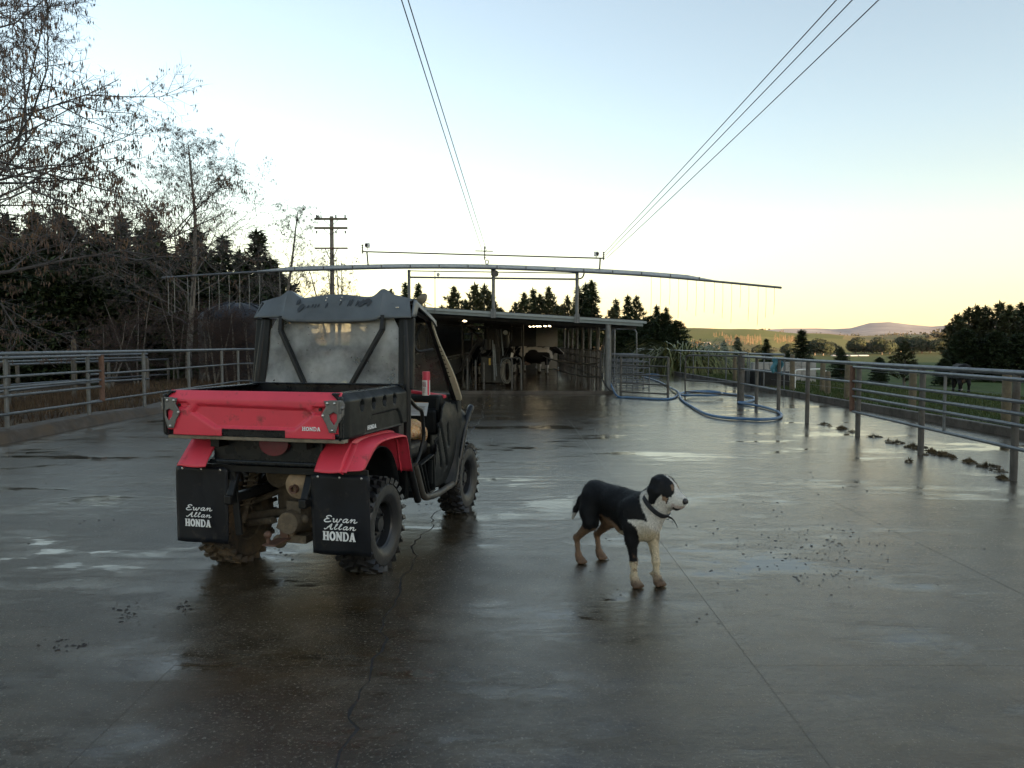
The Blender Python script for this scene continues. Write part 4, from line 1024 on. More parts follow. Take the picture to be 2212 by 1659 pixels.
# legs
for (s, fx, fy) in ((-1, .290, -.070), (1, .331, .071)):
    add('shoulder', 'e', (.235, s * .075, .425), (.085, .042, .110), None, .04)
    add('upperarm', 'c', (.265, s * .080, .375), (.262 + .0, s * .080, .290), .048, .037, .04)
    kx = fx - .012; ky = fy * 1.0
    add('foreleg', 'c', (.264, s * .081, .290), (kx - .005, ky, .150), .034, .0210, .03)
    add('wrist', 'c', (kx - .005, ky, .150), (kx, ky, .060), .0200, .0175, .02)
    add('paw', 'c', (kx, ky, .058), (fx + .008, fy, .026), .024, .024, .015)
    add('paw', 'e', (fx + .014, fy, .020), (.040, .031, .021), None, .012)
    for t in (-.021, -.007, .007, .021): add('paw', 'c', (fx + .006, fy + t * .9, .022), (fx + .048 - abs(t) * .6, fy + t * 1.35, .013), .0165, .0125, .006)
    add('dew', 'c', (kx - .02, ky - s * .01, .075), (kx - .035, ky - s * .012, .062), .010, .008, .01)
for (s, fx, fy) in ((-1, -.307, -.089), (1, -.325, .092)):
    add('thigh', 'e', (-.235, s * .066, .390), (.092, .042, .118), [[math.cos(.35), 0, math.sin(.35)], [0, 1, 0], [-math.sin(.35), 0, math.cos(.35)]], .04)
    kn = (-.185, s * .080, .300); hk = (fx - .045, fy, .165)
    add('thigh', 'c', (-.225, s * .070, .370), kn, .060, .042, .04)
    add('shank', 'c', kn, hk, .040, .0185, .03)
    add('hock', 'c', hk, (fx - .022, fy, .050), .0175, .0155, .015)
    add('hock', 'c', (hk[0] - .012, fy, .180), hk, .012, .018, .015)
    add('hpaw', 'c', (fx - .022, fy, .048), (fx + .004, fy, .025), .022, .024, .015)
    add('hpaw', 'e', (fx + .010, fy, .020), (.038, .029, .021), None, .012)
    for t in (-.019, -.006, .006, .019): add('hpaw', 'c', (fx, fy + t * .9, .022), (fx + .044 - abs(t) * .6, fy + t * 1.35, .013), .0160, .0120, .006)
# docked tail hanging
tl_ = [(-.345, 0, .475), (-.392, -.030, .420), (-.415, -.055, .350), (-.425, -.075, .290)]
for a_, b_, ra_, rb_ in zip(tl_[:-1], tl_[1:], (.028, .020, .017), (.020, .017, .010)): add('tail', 'c', a_, b_, ra_, rb_, .02)
BLK = np.array((.0055, .0062, .0075)); WHT = np.array((.62, .60, .545)); TAN = np.array((.215, .138, .088)); PBR = np.array((.155, .098, .062)); CRM = np.array((.50, .43, .30)); PNK = np.array((.36, .27, .24))
hcn = np.array(hc); hXn = np.array(HX); hYn = np.array(HY); hZn = np.array(HZ)
def vn3(p, s): return (vnoise(p[0] * s + 11.3, p[2] * s + p[1] * s * .7 + 5.1) - .5) + .5 * (vnoise(p[0] * s * 2.3 + 1, p[2] * s * 2.1 + p[1] * s * 2 + 9) - .5)
def mixn(a, b_, t): t = min(1, max(0, t)); return a * (1 - t) + b_ * t
def dogcol(p, i):
    nm = dn[i]; nz = .55 * vn3(p, 26); x, y, z = p
    if nm in ('skull', 'brow', 'cheek', 'muzzle', 'lip', 'chin', 'ear'):
        q = p - hcn; a, b_, c = q @ hXn, q @ hYn, q @ hZn
        if nm == 'ear': return BLK
        blz = .0075 + .012 * max(0, (a - .035) / .05) + .004 * nz
        if a > .075 + .016 * nz and not (c > -.005 and abs(b_) > .026 and a < .085): base = WHT
        elif abs(b_) < blz and c > 0 and a > -.03: base = WHT
        elif c < -.052 + .012 * nz and a > -.03 : base = WHT
        elif c < -.014 and .010 < a < .072 and abs(b_) > .03: base = mixn(TAN * 1.05, BLK, (-.005 - c) / -.01 if False else 0)
        else: base = BLK
        if c > .018 and .048 < a < .072 and .018 < abs(b_) < .036: base = TAN * .8         # eyebrow spots
        if a > .105 and c < -.03: base = mixn(base, PNK, .7)
        if a > .115 and c < -.050: base = BLK
        return base
    if nm in ('neck', 'throat'):
        w_ = x + (z - .5) * .55
        if nm == 'throat': return WHT * .92 if (w_ > .352 + .02 * nz or z < .43 + .02 * nz) else BLK
        if z < .425 + .02 * nz and x > .30: return WHT
        if w_ > .352 + .02 * nz and not (z > .59 and y > -.03 and w_ < .40): return WHT * (.95 if z < .55 else .85)
        return BLK
    if nm == 'chest' or nm == 'rib' or nm == 'shoulder' or nm == 'keel' or nm == 'withers':
        if x > .285 + .03 * nz and .30 < z and (z < .432 + .03 * nz or x + (z - .5) * .55 > .352 + .02 * nz): return mixn(CRM, WHT, (z - .325 - .09 * nz) / .075)
        if nm == 'keel' and z < .315 + .01 * nz: return CRM * .8
        if x > .26 and abs(y) < .06 and z < .40: return CRM
        return BLK
    if nm == 'belly': return mixn(BLK, TAN, (.375 + .03 * nz - z) / .02)
    if nm in ('upperarm', 'foreleg', 'wrist', 'paw', 'dew'):
        mud = (.055 + .02 * nz - z) / .03
        if y < 0: c = BLK if z > .158 + .02 * nz else mixn(CRM * .95, PBR * 1.5, (.08 - z) / .08)
        else: c = WHT * .9 if z > .33 else mixn(CRM * (1.05 if nz > -.12 else .62), PBR * 1.2, (.10 - z) / .10)
        if z < .30 and vn3(p, 60) > .30 + z: c = mixn(c, PBR * .8, .7)
        return mixn(c, PBR * (.62 + nz * .5), mud)
    if nm in ('thigh', 'shank', 'hock', 'hpaw'):
        inner = (y > 0 and y < .075) or (y < 0 and y > -.06)
        c = BLK if (z > .275 + .035 * nz + (.06 if x > -.22 and False else 0) and not (y > 0 and y < .10 and z < .40)) else mixn(TAN * .85, PBR * 1.25, (.16 - z) / .12)
        return mixn(c, PBR * (.8 + nz * .5), (.05 + .02 * nz - z) / .03)
    if nm == 'tail': return WHT * .75 if z < .328 + .02 * nz else BLK
    return BLK
dbody = skin_object('body', dp, (-.47, -.20, -.02), (.62, .30, .76), .0062, .035, dogcol, coat_material('dog_coat', 160, .55, .0, (1, 1, .45)), dog, 2)
def _fur():
    me0 = dbody.data; rn = random.Random(2); vs = []; fs = []; cs = []
    cd = np.zeros(len(me0.vertices) * 4, np.float32); me0.color_attributes['coat'].data.foreach_get('color', cd); cd = cd.reshape(-1, 4)
    for i, q in enumerate(me0.vertices):
        for _ in range(2):
            p = q.co; n = q.normal; x, y, z = p
            if z < .03: continue
            hd = (p - hc).length < .16
            fl = Vector((-.75, 0, -.55)) if not hd else -HX - Vector((0, 0, .3))
            fl = fl - n * fl.dot(n); L = rn.uniform(.004, .008) if hd else rn.uniform(.006, .014)
            d_ = (fl.normalized() + n * rn.uniform(.12, .5) + Vector((rn.gauss(0, .25), rn.gauss(0, .25), rn.gauss(0, .25)))).normalized()
            s_ = d_.cross(n)
            if s_.length < 1e-4: continue
            s_ = s_.normalized() * .0012; o_ = p - n * .001 + Vector((rn.gauss(0, .0025), rn.gauss(0, .0025), rn.gauss(0, .0025))); k = len(vs)
            vs += [tuple(o_ - s_), tuple(o_ + s_), tuple(o_ + d_ * L)]; fs.append((k, k + 1, k + 2)); c = cd[i] * rn.choice((.55, .8, 1.0, 1.25, 1.6)); cs += [c, c, c]
    me = bpy.data.meshes.new('fur'); me.from_pydata(vs, [], fs); me.update()
    ca = me.color_attributes.new('coat', 'FLOAT_COLOR', 'POINT'); ca.data.foreach_set('color', np.array(cs, np.float32).ravel())
    me.materials.append(dbody.data.materials[0]); o = bpy.data.objects.new('fur', me); COL.objects.link(o); o.parent = dog
_fur()
NOSE = mat('dog_nose', (.012, .012, .013), .28, var=.2, bump=.3, bscale=200)
def _nose(b):
    rot = Matrix(HR); b.ball(hp3(.152, 0, .000), (.019, .025, .020), 16, 10, rot)
one('nose', NOSE, dog, smooth=60)(_nose)
for s in (-1, 1):
    one('eye', mat('dog_eye', (.015, .009, .005), .08, var=.2, coat=.5), dog, smooth=60)(lambda b: b.ball(hp3(.066, s * .031, .014), .0105, 12, 8))
    one('nostril', M['joint'], dog)(lambda b: b.ball(hp3(.168, s * .011, -.002), (.003, .005, .005), 8, 5))
# collar: band round the neck and its loose end
cc = Vector((.362, .030, .527)); cn = Vector((.62, .25, .74)).normalized(); cu_ = Vector((0, 1, 0)) - cn * cn.y; cu_.normalize(); cv_ = cn.cross(cu_)
STRAP = mat('black_collar_webbing', (.016, .018, .022), .6, var=.2, bump=.3, bscale=300)
def _collar(b):
    n = 40
    for k in range(n):
        a0 = 2 * math.pi * k / n; a1 = 2 * math.pi * (k + 1) / n
        def pt(a, hh, r): return cc + (cu_ * math.cos(a) * .094 + cv_ * math.sin(a) * .106) * r + cn * hh - Vector((0, 0, .012)) * 0
        vs = [pt(a, hh, r) for a in (a0, a1) for hh in (-.013, .013) for r in (.93, 1.02)]
        b.add(vs, [(0, 1, 5, 4), (2, 6, 7, 3), (1, 3, 7, 5), (0, 4, 6, 2)])
col_ = one('collar', STRAP, dog, smooth=50)(_collar)
low = cc + Vector((.055, .040, -.085))
def _tab(b):
    pts = catmull([low + Vector((-.010, -.01, .014)), low + Vector((.020, .020, 0)), low + Vector((.034, .036, -.026)), low + Vector((.040, .046, -.052))], 5)
    sd = Vector((.5, -.6, .55)).normalized()
    vs = []; fs = []
    for p in pts: vs += [p - sd * .014, p + sd * .014]
    for k in range(len(pts) - 1): fs.append((2 * k, 2 * k + 1, 2 * k + 3, 2 * k + 2))
    b.add(vs, fs)
one('strap_end', STRAP, col_, solid=.004, fixn=False)(_tab)
one('ring', M['bolt'], col_, smooth=50)(lambda b: b.tube([low + Vector((.011 * math.cos(t), .004, .011 * math.sin(t))) for t in [2 * math.pi * k / 14 for k in range(14)]], .0025, 6, closed=True))

# ---------------------------------------------------------------- cattle (x forward)
def make_cow(name, seed, patch, head_dir=(1, 0, -.25), label=None, group=None, head_low=False):
    rn = random.Random(seed); pr = []; nm = []
    def A(n_, *p): pr.append(p); nm.append(n_)
    A('b', 'c', (.55, 0, 1.02), (-.55, 0, 1.04), .33, .34); A('b', 'e', (-.05, 0, .90), (.62, .36, .34), None)
    A('b', 'c', (.62, 0, 1.26), (-.75, 0, 1.30), .10, .10); A('b', 'e', (-.70, 0, 1.08), (.26, .27, .30), None); A('b', 'e', (.62, 0, .98), (.26, .24, .34), None)
    for s in (-1, 1):
        A('b', 'c', (-.72, s * .22, 1.28), (-.72, s * .12, 1.24), .05, .08)
        A('l', 'c', (.58, s * .17, .80), (.58, s * .17, .44), .12, .065); A('l', 'c', (.58, s * .17, .44), (.57, s * .17, .10), .058, .048); A('h', 'c', (.58, s * .17, .08), (.62, s * .17, .05), .06, .055)
        A('l', 'c', (-.66, s * .19, .95), (-.60, s * .19, .66), .17, .11); A('l', 'c', (-.60, s * .19, .66), (-.76, s * .19, .48), .09, .065); A('l', 'c', (-.76, s * .19, .48), (-.72, s * .19, .10), .062, .05); A('h', 'c', (-.72, s * .19, .08), (-.67, s * .19, .05), .06, .055)
    A('u', 'e', (-.42, 0, .62), (.22, .17, .15), None)
    H0 = Vector((.98, 0, 1.25)) if not head_low else Vector((1.05, 0, .62)); hd = Vector(head_dir).normalized()
    A('n', 'c', (.62, 0, 1.15), tuple(H0), .22, .15)
    H1 = H0 + hd * .40; sdv = hd.cross(Vector((0, 0, 1))).normalized(); upv = sdv.cross(hd)
    A('f', 'c', tuple(H0), tuple(H0 + hd * .16), .135, .125, .05); A('f', 'c', tuple(H0 + hd * .14 - upv * .03), tuple(H1 - upv * .06), .115, .085, .05)
    for s in (-1, 1): A('e', 'c', tuple(H0 + sdv * s * .12 + upv * .05), tuple(H0 + sdv * s * .27 + upv * .04 - hd * .03), .045, .03, .04)
    A('t', 'c', (-.96, 0, 1.25), (-1.02, 0, .75), .035, .022, .05); A('t', 'c', (-1.02, 0, .75), (-1.01, 0, .55), .04, .02, .03)
    KB = np.array((.008, .0075, .0075)); KW = np.array((.52, .49, .43))
    def cf(p, i):
        n_ = nm[i]; x, y, z = p
        if n_ == 'h': return np.array((.05, .04, .03))
        if n_ == 'u': return np.array((.42, .30, .24)) * (.9 if patch > .2 else .4)
        q = vnoise(x * 1.9 + seed * 3.7, z * 1.7 + y * 1.3 + seed) + .35 * (vnoise(x * 5 + seed, z * 5 + y * 3) - .5)
        wht = q < patch
        if n_ == 'l' and z < .50 and patch > .2: wht = True
        if n_ == 'f': wht = abs((p - np.array(H0)) @ np.array(sdv)) < .03 and patch > .3
        if n_ in ('e', 't') and z > .7: wht = False
        return KW * (.7 if n_ == 'l' and z < .35 else 1) if wht else KB
    root = empty(name, (0, 0, 0), 0, label, 'cow', group)
    hi_ = max(1.7, H1.x + .2)
    skin_object('body', pr, (-1.2, -.75, -.02), (hi_, .75, 1.65), .034, .10, cf, coat_material('cow_coat', 30, .7, .0), root, 2)
    return root
c1 = make_cow('cow', 3, .33, (1, -.25, -.35), 'black and white dairy cow with its head past the rails, standing in the shed'); c1.location = (1.15, 37.6, .0); c1.rotation_euler = (0, 0, rad(-8))
c2 = make_cow('cow', 8, .40, (1, .2, -.15), 'black and white dairy cow half hidden behind another cow in the shed'); c2.location = (.85, 39.6, .0); c2.rotation_euler = (0, 0, rad(6))
c3 = make_cow('cow', 5, .30, (1, -.5, -.3), 'mostly black dairy cow behind the pit gear and hanging hoses in the shed'); c3.location = (-1.0, 35.2, .0); c3.rotation_euler = (0, 0, rad(-30))
for k, (x, y, a_) in enumerate(((.1, 41.3, 4), (-.5, 38.6, -14), (.9, 42.6, -3), (-1.3, 40.5, 10))):
    cx = copy_tree((c3, c1, c2, c3)[k]); cx.location = (x, y, 0); cx.rotation_euler = (0, 0, rad(a_)); cx['label'] = 'dim black and white dairy cow packed among the others in the dark shed'; cx['group'] = 'cows packed at the back of the shed'
c4 = make_cow('cow', 6, .10, (.6, 0, -.9), 'dark cow grazing in the paddock beyond the galvanised gate', head_low=True); c4.location = (18.1, 30.8, terrain_h(18.1, 30.8)); c4.rotation_euler = (0, 0, rad(72)); c4.scale = (.85, .85, .85)
# ================================================================ MILKING SHED
def at(px, py, Y):
    """the point at depth Y on the sight line through photo position (px, py) (2212-wide view)"""
    a = math.atan((829.5 - 744) / 1650.0); f = 1650.0
    u, v = (px - 1106) / f, -(py - 829.5) / f
    d = Vector((u, math.cos(a) + v * math.sin(a), -math.sin(a) + v * math.cos(a)))
    return Vector((0, 0, EYE)) + d * (Y / d.y)
def gp(px, py, z=0.0):
    a = math.atan((829.5 - 744) / 1650.0); f = 1650.0
    u, v = (px - 1106) / f, -(py - 829.5) / f
    d = Vector((u, math.cos(a) + v * math.sin(a), -math.sin(a) + v * math.cos(a)))
    return Vector((0, 0, EYE)) + d * ((z - EYE) / d.z)
def seg(name, m, parent, pts, r, n=8, smooth=50):
    b = MB(); b.tube(pts, r, n); return b.build(name, m, parent, smooth=smooth)

S0, S1 = 23.25, 45.0; SX0, SX1 = -5.1, 3.97
def rz(x, y): return 2.45 - .0615 * (x + 2.5) + .02 * (y - S0)
M['fascia'] = mat('grey_green_fascia', (.17, .205, .205), .5, var=.12, scale=3, dirt=(.10, .11, .10), dirtamt=.2)
M['iron'] = mat('dull_roof_iron', (.05, .052, .055), .6, metal=.3, var=.25, scale=4)
M['shedwall'] = mat('dark_shed_lining', (.055, .052, .046), .8, var=.25, scale=2, dirt=(.03, .025, .02), dirtamt=.4)
M['creamwall'] = mat('cream_wall_panel', (.24, .22, .175), .6, var=.1, scale=2, dirt=(.22, .18, .13), dirtamt=.35, dscale=1.5)
M['darkpipe'] = mat('dark_wet_pipe', (.055, .05, .045), .4, metal=.5, var=.3, scale=8)
M['rubberhose'] = mat('black_rubber', (.012, .012, .012), .5)
sf = MB(); sf.box(((KX0 * 0 + SX0 + 3.066) / 2, (S0 + 48) / 2, -.02), (3.066 - SX0 - .01, 48 - S0, .10)); sf = sf.build('shed_floor', M['shedfloor']); tag(sf, 'dark wet concrete floor of the milking shed', 'floor', kind='structure')

shed = empty('milking_shed', (0, 0, 0), 0, 'open fronted dairy shed with low sloping roof and galvanised posts', 'milking shed')
def _roofs(b):
    n = 44
    for k in range(n):       # corrugated underside/top, ribs along the depth
        x0 = SX0 + (SX1 - SX0) * k / n; x1 = SX0 + (SX1 - SX0) * (k + 1) / n; xm = (x0 + x1) / 2
        b.grid(4, 1, lambda u, v: (x0 + (x1 - x0) * u, S0 + (S1 - S0) * v, rz(x0 + (x1 - x0) * u, S0 + (S1 - S0) * v) + .10 + .018 * (1 if .2 < u < .8 else 0)))
one('roof', M['iron'], shed, solid=.004)(_roofs)
def _fas(b, z0, z1, y, x0=SX0, x1=SX1):
    vs = []
    for x in (x0, x1):
        for yy in (y, y + .03):
            for dz in (z0, z1): vs.append((x, yy, rz(x, S0) + dz))
    b.add(vs, [(0, 1, 3, 2), (4, 6, 7, 5), (0, 4, 5, 1), (2, 3, 7, 6), (0, 2, 6, 4), (1, 5, 7, 3)])
one('fascia', M['fascia'], shed)(lambda b: _fas(b, -.005, .085, S0 - .06))
one('gutter', mat('pale_gutter', (.26, .30, .30), .45, var=.1), shed)(lambda b: _fas(b, .085, .155, S0 - .10, SX0, SX1 + .10))
one('roof_edge', M['iron'], shed)(lambda b: _fas(b, .155, .175, S0 - .04))
for k in range(6):
    y = S0 + .6 + k * 4.3
    one('rafter', M['iron'], shed)(lambda b: b.bar((SX0, y, rz(SX0, y) - .02), (SX1 - .1, y, rz(SX1 - .1, y) - .02), .08, .18))
for k in range(7):
    x = SX0 + .4 + k * 1.4
    one('purlin', M['iron'], shed)(lambda b: b.bar((x, S0 + .1, rz(x, S0) + .075), (x, S1, rz(x, S1) + .075), .05, .06))
for k in range(8):
    y = S0 + .05 + k * 2.8; r = .085 if k == 0 else .062
    one('post', M['galv'] if k == 0 else M['galvdirty'], shed, smooth=50)(lambda b: b.tube([(2.93, y, 0), (2.93, y, rz(2.93, y))], r, 12))
for k in range(6):
    y = S0 + .4 + k * 4.2
    one('post', M['galvdirty'], shed, smooth=50)(lambda b: b.tube([(-4.9, y, 0), (-4.9, y, rz(-4.9, y))], .06, 10))
for (x, y) in ((-2.0, 31), (-2.0, 38), (.5, 34.5), (.5, 41)):
    one('post', M['darkpipe'], shed, smooth=50)(lambda b: b.tube([(x, y, 0), (x, y, rz(x, y))], .045, 10))
# back wall: low solid wall with the bright opening above, cream panel at the right
one('back_wall', M['shedwall'], shed)(lambda b: (b.box((-4.05, S1, 1.45), (2.1, .12, 2.9)), b.box((-2.3, S1, .85), (1.4, .12, 1.7)), b.box((-.1, S1, 1.4), (3.0, .12, 2.8)), b.box((-2.3, S1, 2.92), (1.4, .12, .16))))
one('cream_panel', M['creamwall'], shed)(lambda b: b.box((2.05, S1 - .02, 1.28), (1.25, .10, 2.42)))
one('side_wall', M['shedwall'], shed)(lambda b: b.box((SX0 - .06, 37.5, 1.35), (.10, 15, 2.55)))
one('low_wall', M['shedwall'], shed)(lambda b: b.box((-3.2, 43.0, .55), (3.2, .12, 1.1)))
for x in (-2.95, -2.3, -1.65): one('window_bar', M['darkpipe'], shed)(lambda b: b.tube([(x, S1 - .1, 1.6), (x, S1 - .1, 2.85)], .03, 8))
for z in (1.75, 2.1, 2.45): one('window_bar', M['darkpipe'], shed)(lambda b: b.tube([(-3.0, S1 - .14, z), (-1.6, S1 - .14, z)], .028, 8))
# herringbone bails
for k in range(10):
    y = 28.5 + k * 1.15; x = -1.45 - .03 * k
    one('bail_rail', M['darkpipe'], shed, smooth=50)(lambda b: b.tube(catmull([(x - .5, y, .55), (x - .25, y + .1, 1.0), (x + .10, y + .15, 1.55), (x + .16, y + .2, 1.8), (x - .15, y + .25, 2.1), (x - .55, y + .3, rz(x, y) - .05)], 4), .032, 8))
for z in (1.95, 2.15, 2.32): one('bail_header', M['darkpipe'], shed, smooth=50)(lambda b: b.tube([(-1.75 + (2.2 - z), 26.5, z), (-1.9 + (2.2 - z), 42, z + .15)], .03, 8))
for k in range(4): one('overhead_pipe', M['darkpipe'], shed, smooth=50)(lambda b: b.tube([(-2.7, 30 + k * 2.6, 2.25 + k * .05), (.4, 30 + k * 2.6, 2.12 + k * .06)], .035, 8))
# the pit edge on the left: rail over dark splash sheet
one('pit_sheet', M['rubberhose'], shed)(lambda b: b.box((-2.32, 32.5, .62), (.03, 13.5, .66)))
for z, r in ((1.05, .032), (.95, .022)): one('pit_rail', M['galvdirty'], shed, smooth=50)(lambda b: b.tube([(-2.25, 25.6, z), (-2.3, 40, z)], r, 8))
for k in range(14): one('cup_hook', M['galvdirty'], shed)(lambda b: b.box((-2.24, 26 + k * .95, .97), (.03, .05, .13)))
# dark plant hanging in the middle
PLT = mat('dark_plant_casing', (.016, .016, .016), .45, var=.3)
for c_, d_ in (((-.75, 31.5, 1.75), (.55, .6, .85)), ((-.25, 33, 2.0), (.5, .6, .7)), ((-.9, 29.2, .55), (.55, .6, 1.0)), ((-.55, 30.2, 1.1), (.16, .16, 2.0)), ((-.5, 28.4, .42), (.5, .35, .70))):
    one('plant_cabinet', PLT, shed, bevel=.03)(lambda b: b.box(c_, d_))
one('milk_receiver', PLT, shed, smooth=40)(lambda b: b.lathe([(.001, 0), (.22, 0), (.26, .1), (.26, .6), (.2, .7), (.001, .7)], (-.35, 30.5, 1.35), (0, 0, 1), 16))
one('filter_housing', PLT, shed, smooth=40)(lambda b: b.lathe([(.001, 0), (.12, 0), (.12, .4), (.001, .4)], (-.95, 29.5, 1.3), (0, 0, 1), 14))
for k in range(9):
    rn = random.Random(k); x = -1.3 + .16 * k + rn.uniform(-.05, .05); y = 28 + rn.uniform(0, 3)
    one('milk_hose', M['rubberhose'], shed, smooth=50)(lambda b: b.tube(catmull([(x, y, 2.2), (x + .12, y, 1.5 + rn.uniform(-.2, .2)), (x - .1, y + .1, 1.0), (x + rn.uniform(-.2, .2), y, .75 + rn.uniform(-.2, .3))], 4), .018, 6))
for (dx, z0, z1) in ((.0, .2, 1.65), (.06, .35, 1.5), (.30, 1.1, 2.05)):
    one('pale_plank', M['galv'], shed)(lambda b: b.bar((-.62 + dx, 27.6, z0), (-.70 + dx, 27.7, z1), .045, .03, (0, 1, 0)))
one('yellow_canister', mat('yellow_plastic', (.55, .36, .05), .5), shed, bevel=.01)(lambda b: b.box((-.80, 27.4, .88), (.07, .06, .24)))
one('pressure_gauge', M['white'], shed, smooth=40)(lambda b: b.disc((-.25, 29.0, 1.95), (0, -1, 0), .09, .03))
one('panel_label', M['white'], shed)(lambda b: b.box((.0, 29.5, 1.08), (.10, .01, .20), Matrix.Rotation(.2, 3, 'Y')))
# row of pipe posts at the front kerb
for (x, z) in ((-1.47, 1.05), (-1.20, .98), (-.93, .90), (.0, 1.0), (.30, 1.0), (-3.2, 1.1)):
    one('short_post', M['galvdirty'], shed, smooth=50)(lambda b: b.tube([(x, 25.2, 0), (x, 25.2, z)], .028, 8))
one('front_nib', M['mudkerb'], shed, bevel=.01)(lambda b: b.box((-.9, S0 - .02, .035), (8.0, .12, .10)))
# right hand side rails
for z in (.45, .75, 1.05, 1.30): one('side_rail', M['darkpipe'], shed, smooth=50)(lambda b: b.tube([(2.78, S0 + .3, z), (2.78, S1 - .5, z)], .022, 8))
for k in range(34): one('side_bar', M['darkpipe'], shed, smooth=50)(lambda b: b.tube([(2.74, S0 + .6 + k * .62, .02), (2.74, S0 + .6 + k * .62, 1.32)], .018, 6))
one('rump_rail', M['galvdirty'], shed, smooth=50)(lambda b: b.tube(catmull([(1.5, 37.5, .95), (1.7, 33, .86), (2.0, 29, .82), (2.5, 25.6, .84), (2.85, 24.2, .95)], 6), .028, 8))
one('rump_rail', M['galvdirty'], shed, smooth=50)(lambda b: b.tube(catmull([(1.8, 33, .45), (2.1, 29, .42), (2.5, 25.6, .42), (2.85, 24.2, .5)], 6), .026, 8))
for (x, y, z) in ((1.6, 35, .9), (1.85, 31, .85), (2.25, 27, .83)): one('rump_post', M['galvdirty'], shed, smooth=50)(lambda b: b.tube([(x, y, 0), (x, y, z)], .025, 8))
one('hanging_cable', M['rubberhose'], shed, smooth=50)(lambda b: b.tube(catmull([(2.2, 30, 2.35), (2.25, 29.8, 1.9), (2.4, 29.5, 1.72), (2.55, 29.2, 1.9), (2.6, 29, 2.3)], 6), .014, 6))
one('wall_hose', M['rubberhose'], shed, smooth=50)(lambda b: b.tube(catmull([(2.95, 23.4, 2.0), (2.80, 23.5, 1.5), (2.72, 23.4, .9), (2.80, 23.25, .35), (3.0, 23.1, .08)], 6), .022, 6))
# lamps (lit)
lm, nt_, nd_, lk_, bs_ = newmat('lit_tube_lamp'); bs_.inputs['Emission Color'].default_value = (1, .80, .48, 1); bs_.inputs['Emission Strength'].default_value = 4.0; bs_.inputs['Base Color'].default_value = (.8, .8, .75, 1)
for k, (x, y) in enumerate(((1.42, 29.0), (1.34, 31.0), (1.24, 34.0), (1.18, 36.2), (1.10, 39.0), (1.0, 42.5), (-1.85, 30.0), (-2.0, 31.5))):
    L = empty('strip_lamp', (x, y, rz(x, y) - .10), 0, 'lit warm strip lamp under the shed roof above the cows' if k < 6 else 'lit warm strip lamp under the shed roof by the back opening', 'lamp', 'strip lamps over the cows' if k < 6 else 'strip lamps by the opening')
    one('tube', lm, L, smooth=50)(lambda b: b.tube([(-.05, -.25, -.035), (.05, .25, -.035)], .016 if k < 6 else .012, 8))
    one('housing', M['white'], L)(lambda b: b.box((0, 0, .02), (.10, .7, .05)))

# hose stand with its coil
hs_ = empty('hose_stand', (0, 27.0, 0), 0, 'bent pipe stand holding coiled hose at the shed front', 'hose stand')
one('stand_frame', M['galv'], hs_, smooth=50)(lambda b: b.tube(fillet([(-.40, 0, .72), (-.36, 0, 1.0), (.28, 0, 1.05), (.34, 0, .6), (.34, 0, .0)], .10), .022, 8))
one('stand_leg', M['galv'], hs_, smooth=50)(lambda b: b.tube([(-.0, 0, 0), (-.02, 0, 1.02)], .02, 8))
def _coil(b):
    pts = []
    for k in range(5 * 24 + 1):
        t = 2 * math.pi * k / 24; q = k / 24
        pts.append((-.18 + (.15 + .05 * math.sin(q * 2.1)) * math.cos(t) + .012 * q - .03, -.06 + .02 * (q % 2), .55 + (.38 + .05 * math.sin(q * 1.7)) * math.sin(t)))
    b.tube(pts, .011, 6)
hc_ = one('hose_coil', mat('pale_hose', (.22, .205, .17), .55, var=.2), None, smooth=50)(_coil); hc_.location = (0, 27.0, 0); tag(hc_, 'pale hose hanging in tall loops from the bent pipe stand', 'hose')

# ---- frame standing on the roof, swinging boom above ----------------
fr = empty('roof_frame', (0, S0 - .12, 0), 0, 'galvanised three post frame bolted to the shed fascia', 'frame')
for x in (-3.10, -.56, 1.96):
    one('post', M['galv'], fr, smooth=50)(lambda b: b.tube([(x, 0, rz(x, S0) - .02), (x, 0, 3.74)], .05 if x != -3.1 else .045, 8))
    one('post_plate', M['galv'], fr)(lambda b: b.box((x, -.03, rz(x, S0) + .10), (.16, .02, .26)))
one('rail', M['galv'], fr, smooth=50)(lambda b: b.tube([(-3.1, 0, 3.52), (1.96, 0, 3.46)], .028, 8))
one('rail', M['galv'], fr, smooth=50)(lambda b: b.tube([(-3.1, 0, 3.71), (1.96, 0, 3.64)], .016, 8))
one('winch', M['galvdirty'], fr, bevel=.01)(lambda b: (b.box((-.56, -.05, 3.68), (.14, .14, .22)), b.lathe([(.001, -.05), (.10, -.05), (.10, .05), (.001, .05)], (-.50, -.1, 3.62), (0, 1, 0), 12)))
one('conduit', M['galv'], fr, smooth=50)(lambda b: b.tube([(-2.32, 0, rz(-2.3, S0)), (-2.32, 0, 3.72)], .012, 6))
one('bent_pipe', M['darkpipe'], fr, smooth=50)(lambda b: b.tube(catmull([(1.98, 0, 3.47), (2.10, 0, 3.50), (2.16, 0, 3.60), (2.17, 0, 3.70)], 5), .022, 8))
one('float_bulb', M['white'], fr, smooth=50)(lambda b: b.ball((-2.22, -.02, 3.60), (.05, .05, .06)))

